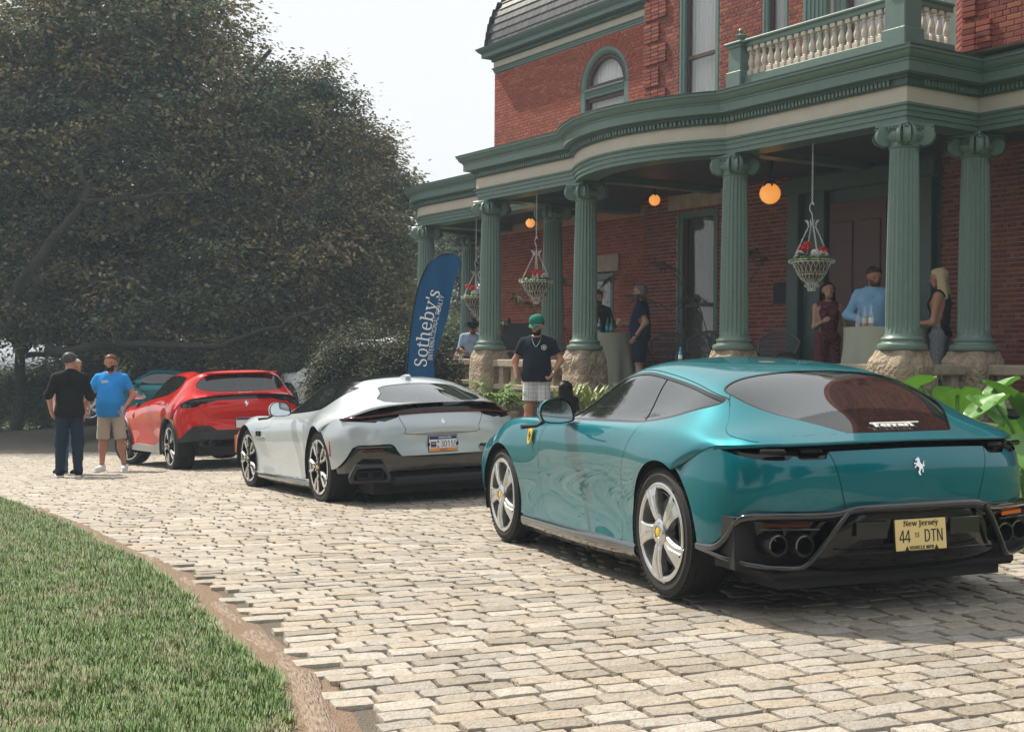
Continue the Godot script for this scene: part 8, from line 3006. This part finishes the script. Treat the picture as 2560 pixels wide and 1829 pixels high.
func basket(label: String,x: float,y: float,z: float,ceil_y: float,seed_: int) -> void:
	var o:=thing("hanging_basket",label,"hanging basket",MX*at(x,y,z),"hanging flower baskets on the porch")
	var w: Material=mats["white_paint"]
	var wire:=MB.new()
	var rad:=func(t: float) -> float: return lerpf(.07,.25,pow(t,.6))
	for k in 22:
		for s in [-1,1]:
			var p:=PackedVector3Array()
			for i in 6:
				var t:=i/5.0
				var a: float=TAU*(k+s*t*1.5)/22.0
				var r: float=rad.call(t)
				p.append(Vector3(cos(a)*r,-.27+.27*t,sin(a)*r))
			wire.tube(p,PackedFloat32Array([.0035]),4,false)
	for e in [[.07,-.27],[.16,-.16],[.262,.0],[.262,.03]]:
		var p:=PackedVector3Array()
		for i in 29:
			p.append(Vector3(cos(TAU*i/28.0)*e[0],e[1],sin(TAU*i/28.0)*e[0]))
		wire.tube(p,PackedFloat32Array([.006]),5,false)
	for k in 24:
		var a:=TAU*k/24.0
		var p:=PackedVector3Array()
		for i in 9:
			var b:=TAU*i/8.0
			p.append(Vector3(cos(a)*(.275+.022*cos(b)),.012+.022*sin(b),sin(a)*(.275+.022*cos(b))))
		wire.tube(p,PackedFloat32Array([.0035]),4,false)
	for e in [[.07,-.3,.022],[.03,-.35,.022]]:
		for k in 10:
			var a:=TAU*k/10.0
			var p:=PackedVector3Array()
			for i in 9:
				var b:=TAU*i/8.0
				p.append(Vector3(cos(a)*(e[0]+e[2]*cos(b)),e[1]+e[2]*sin(b),sin(a)*(e[0]+e[2]*cos(b))))
			wire.tube(p,PackedFloat32Array([.0035]),4,false)
	part(o,"wire_basket",wire.done(),w)
	var moss:=PackedVector3Array()
	for i in 9:
		var t:=i/8.0
		for j in 24:
			var a:=TAU*j/24.0
			var r: float=rad.call(t)-.012+.02*noise.get_noise_3d(cos(a)*5.0+seed_,t*6.0,sin(a)*5.0)
			moss.append(Vector3(cos(a)*r,-.265+.262*t,-sin(a)*r))
	var mm:=MB.new().grid(moss,9,24,false,true,true)
	var r:=RandomNumberGenerator.new()
	r.seed=seed_
	for k in 260:
		var t:=r.randf()
		var a:=r.randf()*TAU
		var rr: float=rad.call(t)
		leaf_blade(mm,Vector3(cos(a)*rr,-.265+.26*t,sin(a)*rr)*.97,(Vector3(cos(a),-.4,sin(a))+Vector3(r.randfn(),r.randfn(),r.randfn())*.5).normalized(),.04,.004,.8,2)
	part(o,"moss",mm.done(),mat("moss",Color(.1,.065,.035),.95))
	var ch:=MB.new()
	var link:=func(a: Vector3,b: Vector3) -> void:
		var n:=int(a.distance_to(b)/.035)
		var d:=(b-a).normalized()
		var s:=d.cross(Vector3(.3,0,1)).normalized()
		for k in n:
			var c:=a.lerp(b,(k+.5)/n)
			var sd:=s if k % 2 else s.cross(d)
			var p:=PackedVector3Array()
			for i in 9:
				var q:=TAU*i/8.0
				p.append(c+d*(cos(q)*.023)+sd*(sin(q)*.01))
			ch.tube(p,PackedFloat32Array([.0032]),4,false)
	for k in 4:
		var a:=TAU*(k+.3)/4.0
		link.call(Vector3(cos(a)*.25,.03,sin(a)*.25),Vector3(cos(a)*.05,.46,sin(a)*.05))
	for k in 12:
		var a:=TAU*k/12.0
		ch.tube(PackedVector3Array([Vector3(cos(a)*.05,.46,sin(a)*.05),Vector3(cos(a)*.06,.51,sin(a)*.06),Vector3(cos(a)*.095,.55,sin(a)*.095)]),PackedFloat32Array([.004]),4,false)
	ch.tube(smooth_path(pv3([.0,.48,.0,.0,.62,.0,-.04,.68,.0,-.035,.75,.0,.01,.78,.0,.03,.74,.0]),5),PackedFloat32Array([.005]),6)
	link.call(Vector3(0,.76,0),Vector3(0,ceil_y-y,0))
	part(o,"chain",ch.done(),w)
	var fol:=MB.new()
	for k in 260:
		var a:=r.randf()*TAU
		var rr:=.23*sqrt(r.randf())
		leaf_blade(fol,Vector3(cos(a)*rr,.0+.06*r.randf(),sin(a)*rr),Vector3(cos(a)*.7,.9,sin(a)*.7).normalized(),.09+.06*r.randf(),.026,.9,3)
	part(o,"leaves",fol.done(),mat("geranium_leaf",Color(.13,.22,.045),.55))
	for q in 2:
		var fl:=MB.new()
		for h in (3 if q==0 else 5):
			var a:=r.randf()*TAU
			var c:=Vector3(cos(a)*.15,.14+.1*r.randf() if q==0 else .1,sin(a)*.15)
			for k in 26:
				var d:=Vector3(r.randfn(),r.randfn()*.8+.3,r.randfn()).normalized()
				fl.ball(c+d*.05,Vector3(.02,.013,.02),4,6)
		part(o,"red_flowers" if q==0 else "white_flowers",fl.done(),mat("petal_red",Color(.62,.008,.012),.5) if q==0 else mats["print_pale"])
func cloth_table(label: String,x: float,z: float,r: float,h: float) -> void:
	var o:=thing("cocktail_table",label,"table",MX*at(x,.672,z),"cloth covered tables on the porch")
	var p:=PackedVector3Array()
	for i in 12:
		var t:=i/11.0
		for j in 72:
			var a:=TAU*j/72.0
			var f:=1.0+smoothstep(.02,1.0,t)*(.13+.1*sin(a*9.0+1.3*sin(a*2.0))+.04*sin(a*17.0))
			p.append(Vector3(cos(a)*r*f,h*(1.0-t)+.01,-sin(a)*r*f))
	var m:=MB.new().grid(p,12,72,false,true,false)
	for j in 72:
		m.tri(Vector3(0,h+.01,0),p[j],p[(j+1) % 72])
	var cl:=mat("sage_cloth",Color(.36,.37,.3),.9,.0,.2)
	part(o,"tablecloth",m.done(),cl)
	part(o,"table_leg",MB.new().lathe(pv2([.25,.0,.25,.02,.03,.03,.03,h-.02]),16).done(),mats["matte_black"])
func bottle(label: String,x: float,y: float,z: float,glass_: Material,lab: Material,s: float,fill: Material) -> void:
	var o:=thing("bottle",label,"bottle",MX*at(x,y,z).scaled_local(Vector3(s,s,s)),"bottles and drinks on the porch tables")
	part(o,"glass",MB.new().lathe(pv2([.0,.0,.034,.0,.036,.01,.036,.14,.03,.165,.014,.2,.0125,.26,.014,.262,.014,.272,.0,.272]),16).done(),glass_)
	if lab:
		part(o,"label",MB.new().lathe(pv2([.0368,.05,.0368,.12]),16).done(),lab)
	if fill:
		part(o,"drink",MB.new().lathe(pv2([.0,.004,.032,.004,.033,.06,.0,.06]),14).done(),fill)
func wicker_chair(label: String,x: float,z: float,yaw: float) -> void:
	var o:=thing("wicker_chair",label,"chair",MX*at(x,.672,z,yaw),"wicker chairs on the porch")
	var w:=mat("wicker",Color(.11,.115,.125),.6)
	var b:=MB.new()
	for k in 23:
		var t:=(k/22.0)*2.0-1.0
		var top:=1.02-.16*t*t
		b.tube(PackedVector3Array([Vector3(t*.24,.42,-.22),Vector3(t*.3,.75,-.27),Vector3(t*.36,top,-.33)]),PackedFloat32Array([.008]),4,false)
	for q in [[.45,.25,-.222],[.56,.27,-.238],[.68,.29,-.255],[.8,.315,-.28]]:
		var p:=PackedVector3Array()
		for k in 13:
			var t:=(k/12.0)*2.0-1.0
			p.append(Vector3(t*q[1],q[0],q[2]))
		b.tube(p,PackedFloat32Array([.012]),4,false)
	var rim:=PackedVector3Array([Vector3(-.27,.42,-.2),Vector3(-.34,.68,-.27)])
	for k in 15:
		var t:=(k/14.0)*2.0-1.0
		rim.append(Vector3(t*.385,1.03-.17*t*t,-.335))
	rim.append_array(PackedVector3Array([Vector3(.34,.68,-.27),Vector3(.27,.42,-.2)]))
	b.tube(rim,PackedFloat32Array([.024]),7)
	part(o,"backrest",b.done(),w)
	part(o,"seat",MB.new().box(Vector3(0,.41,.03),Vector3(.56,.07,.54),Transform3D.IDENTITY,.02).done(),w)
	for s in [-1,1]:
		part(o,"armrest",MB.new().tube(smooth_path(pv3([s*.33,.66,-.26,s*.36,.67,.0,s*.34,.64,.24,s*.29,.42,.28]),5),PackedFloat32Array([.026]),7).done(),w)
		for z2 in [-.2,.26]:
			part(o,"leg",MB.new().tube(PackedVector3Array([Vector3(s*.25,.0,z2),Vector3(s*.26,.4,z2)]),PackedFloat32Array([.022]),7).done(),w)
func fan_palm(o: Node3D,base: Vector3,stems: int,hgt: float,leaf: float,green: Material,seed_: int) -> void:
	var r:=RandomNumberGenerator.new()
	r.seed=seed_
	for k in stems:
		var a:=TAU*(k+.4*r.randf())/stems
		var up:=r.randf_range(.35,1.0)
		var tip:=base+Vector3(cos(a)*hgt*(1.05-up*.6),hgt*up,sin(a)*hgt*(1.05-up*.6))
		var m:=MB.new()
		m.tube(smooth_path(PackedVector3Array([base,base.lerp(tip,.6)+Vector3(0,hgt*.12,0),tip]),4),PackedFloat32Array([.008]),5,false)
		var out:=(tip-base).normalized()
		out=(out+Vector3(cos(a),-.3,sin(a))*.6).normalized()
		var side:=out.cross(Vector3.UP).normalized()
		for q in 19:
			var b:=(q/18.0-.5)*3.9
			var d:=(out*cos(b)+side*sin(b)+Vector3(0,.12,0)).normalized()
			leaf_blade(m,tip,d,leaf*(.75+.25*cos(b)),.017,.35+.25*r.randf(),4)
		part(o,"frond",m.done(),green)
func build_props() -> void:
	build_banner()
	build_lamps()
	basket("white wire flower basket hanging right of the big globe lamp",-1.62,2.52,-.15,4.2,3)
	basket("white wire flower basket hanging above the man in the green cap",-8.0,2.54,-.1,4.2,8)
	basket("white wire flower basket half hidden behind the far left column",-12.0,2.44,-1.3,4.2,12)
	cloth_table("round cocktail table with sage cloth behind the big column",-1.1,-1.0,.55,1.0)
	cloth_table("bar table with sage cloth beside the man in the navy polo",-7.45,-1.25,.5,1.0)
	cloth_table("farther drinks table with sage cloth behind the second column",-8.7,-2.2,.5,1.0)
	var clear:=glass("bottle_glass",Color(.75,.8,.8),.22)
	var dk:=mat("bottle_dark",Color(.012,.01,.008),.08)
	var grn:=mat("bottle_green",Color(.02,.16,.1),.08)
	var cyan:=mat("label_blue",Color(.05,.3,.55),.5)
	var amber:=mat("drink_amber",Color(.75,.12,.015),.15)
	var ty:=1.685
	bottle("clear bottle held by the man in the pale blue shirt",-1.52,ty,-.92,clear,null,1.0,mats["print_pale"])
	bottle("clear bottle half full of orange drink on the cocktail table",-1.28,ty,-.78,clear,mats["print_pale"],1.0,amber)
	bottle("clear bottle with a white label on the cocktail table",-1.1,ty,-.7,clear,mats["white_paint"],1.0,null)
	bottle("dark wine bottle with blue label, left of the pair on the bar table",-7.72,ty,-1.05,dk,cyan,1.2,null)
	bottle("dark wine bottle with blue label, right of the pair on the bar table",-7.55,ty,-1.08,dk,cyan,1.2,null)
	bottle("pale blue can shaped bottle in front of the wine bottles",-7.4,ty,-.92,cyan,mats["print_pale"],.72,null)
	bottle("green bottle with white cap, left of two on the bar table",-7.22,ty,-1.05,grn,cyan,.9,null)
	bottle("green bottle with white cap, right of two on the bar table",-7.12,ty,-1.07,grn,cyan,.9,null)
	bottle("clear bottle with a dark blue label on the bar table",-7.28,ty,-.92,clear,mats["ink_navy"],.9,null)
	bottle("blue capped bottle on the railing behind the turquoise car roof",-4.05,1.212,.0,cyan,mats["white_paint"],.8,null)
	bottle("clear bottle on the farther drinks table beside the column",-9.0,ty,-2.0,clear,mats["white_paint"],1.0,null)
	var g:=thing("drinking_glass","plastic cup of amber drink in the hand of the man in the navy polo","glass",MX*at(-6.86,1.8,-1.02),"bottles and drinks on the porch tables")
	part(g,"cup",MB.new().lathe(pv2([.0,.0,.034,.0,.042,.12,.039,.12,.031,.006]),16).done(),clear)
	part(g,"drink",MB.new().lathe(pv2([.0,.008,.031,.008,.035,.055,.0,.055]),16).done(),amber)
	var nap:=MB.new()
	for k in 3:
		nap.box(Vector3(.01*k,.012+.012*k,0),Vector3(.2-.03*k,.012,.14),Transform3D(Basis(Vector3.UP,k*.5),Vector3.ZERO),.005)
	one("folded_napkin","folded white napkin on the cocktail table beside the blonde woman","napkin",nap.done(),mats["white_paint"],MX*at(-.72,1.69,-.85))
	wicker_chair("wicker chair with a fan back beside the tall dark window",-5.65,-1.8,.5)
	wicker_chair("wicker chair behind the man in the navy polo",-6.9,-2.2,.9)
	wicker_chair("wicker chair behind the turquoise car roof near the front door",-4.25,-1.9,.2)
	wicker_chair("wicker chair at the right edge behind the last railing",.75,-2.3,.1)
	var fc:=thing("equipment_case","open black equipment case behind the man in the green cap","case",MX*at(-10.6,.672,-1.5,.7))
	part(fc,"stand",MB.new().box(Vector3(0,.35,0),Vector3(.7,.7,.4),Transform3D.IDENTITY,.02).done(),mats["matte_black"])
	part(fc,"lid",MB.new().box(Vector3(0,.98,-.16),Vector3(.82,.52,.08),Transform3D.IDENTITY,.02).done(),mats["matte_black"])
	for s in [-1,1]:
		part(fc,"handle",MB.new().box(Vector3(s*.3,1.29,-.16),Vector3(.05,.1,.05),Transform3D.IDENTITY,.01).done(),mats["matte_black"])
	var pq:=thing("wall_plaque","small framed plaque on the brick wall left of the front door","plaque",MX*at(-4.85,2.33,-2.77))
	part(pq,"plate",MB.new().box(Vector3.ZERO,Vector3(.28,.34,.02),Transform3D.IDENTITY,.005).done(),mats["matte_black"])
	part(pq,"rim",MB.new().box(Vector3(0,.17,.008),Vector3(.29,.012,.02)).box(Vector3(0,-.17,.008),Vector3(.29,.012,.02)).box(Vector3(.14,0,.008),Vector3(.012,.33,.02)).box(Vector3(-.14,0,.008),Vector3(.012,.33,.02)).done(),mats["sash_brown"])
	var ug:=ground_y(-.3,-17.5)
	var urn:=thing("stone_urn","fluted stone urn with a fan palm between the white car and the porch","planter",at(-.3,ug,-17.5))
	part(urn,"urn",MB.new().lathe(pv2([.24,.0,.24,.08,.14,.12,.11,.2,.16,.26,.3,.34,.37,.44,.39,.52,.36,.6,.4,.66,.41,.69,.36,.69,.33,.62]),28).done(),mats["limestone"])
	var pg:=mat("palm_green",Color(.14,.24,.06),.42)
	pg.backlight_enabled=true
	pg.backlight=Color(.3,.35,.2)
	var pd:=mat("palm_dark",Color(.05,.09,.03),.45)
	fan_palm(urn,Vector3(0,.62,0),17,.44,.32,pg,21)
	var pot:=thing("potted_palm","tall fan palm on the porch behind the man in the green cap","plant",MX*at(-10.1,.672,-2.2))
	part(pot,"pot",MB.new().lathe(pv2([.18,.0,.24,.4,.26,.42,.22,.42]),20).done(),mats["dark_stone"])
	fan_palm(pot,Vector3(0,.4,0),11,1.75,.5,pd,33)
	var pot2:=thing("potted_palm","dark palm beside the tall window under the porch","plant",MX*at(-5.95,.672,-2.35))
	part(pot2,"pot",MB.new().lathe(pv2([.18,.0,.24,.4,.26,.42,.22,.42]),20).done(),mats["dark_stone"])
	fan_palm(pot2,Vector3(0,.4,0),7,1.9,.5,pd,44)
	var rr:=RandomNumberGenerator.new()
	rr.seed=9
	for e in [[-5.75,.75,1.0,"bushy strap leaved plant behind the turquoise car's windscreen"],[-5.2,.7,.95,"second strap leaved plant right of the bushy one at the porch foot"],[-4.45,.65,1.05,"spiky variegated plant in front of the third stone pier"]]:
		var o:=thing("strap_leaf_plant",e[3],"plant",MX*at(e[0],.35,e[1]),"plants along the porch foot")
		for q in 5:
			var m:=MB.new()
			for k in 12:
				var a:=rr.randf()*TAU
				leaf_blade(m,Vector3(rr.randfn(0,.1),0,rr.randfn(0,.1)),Vector3(cos(a)*.45,1.0,sin(a)*.45).normalized(),float(e[2])*rr.randf_range(.6,1.05),.022,.4,5)
			part(o,"leaves",m.done(),pg if q % 2 else mat("palm_pale",Color(.3,.34,.13),.45))
	var ee:=mat("elephant_ear",Color(.1,.24,.05),.38)
	ee.backlight_enabled=true
	ee.backlight=Color(.25,.4,.12)
	var wide:=[[3.35,-9.6,1.15,3],[3.75,-9.2,1.05,4],[4.05,-9.7,1.25,3],[3.05,-10.6,.95,3],[4.4,-9.0,.9,3],[2.4,-11.4,.7,3]]
	var el:=["large leaved elephant ear plant just behind the turquoise car's tail lamp","low elephant ear plant whose leaf hangs beside the turquoise bumper","tallest elephant ear plant at the right edge","elephant ear plant in front of the corner pier","elephant ear plant cut by the right frame edge","small elephant ear plant under the stone railing"]
	for k in wide.size():
		var e: Array=wide[k]
		var o:=thing("elephant_ear_plant",el[k],"plant",at(e[0],ground_y(e[0],e[1]),e[1]),"elephant ear plants by the porch")
		for q in int(e[3])+2:
			var a: float=TAU*q/(e[3]+2.0)+k
			var up: float=e[2]*rr.randf_range(.55,.95)
			var tip:=Vector3(cos(a)*.28,up,sin(a)*.28)
			var m:=MB.new().tube(smooth_path(PackedVector3Array([Vector3.ZERO,tip*Vector3(.4,.7,.4),tip]),4),PackedFloat32Array([.014]),6,false)
			var out:=Vector3(cos(a),-.55,sin(a)).normalized()
			var side:=out.cross(Vector3.UP).normalized()
			var nn:=side.cross(out)
			var ln:=rr.randf_range(.34,.5)
			var p:=PackedVector3Array()
			for i in 9:
				var t:=i/8.0
				var wdt:=ln*.42*pow(sin(PI*pow(t*.97+.02,.62)),.8)
				for j in 7:
					var u:=j/3.0-1.0
					p.append(tip+out*ln*(t-.25)+side*wdt*u+nn*(.25*wdt*u*u+.012*sin(j*2.6+t*9.0))-Vector3(0,.12*ln*t*t,0))
			m.grid(p,9,7)
			part(o,"leaf",m.done(),ee)
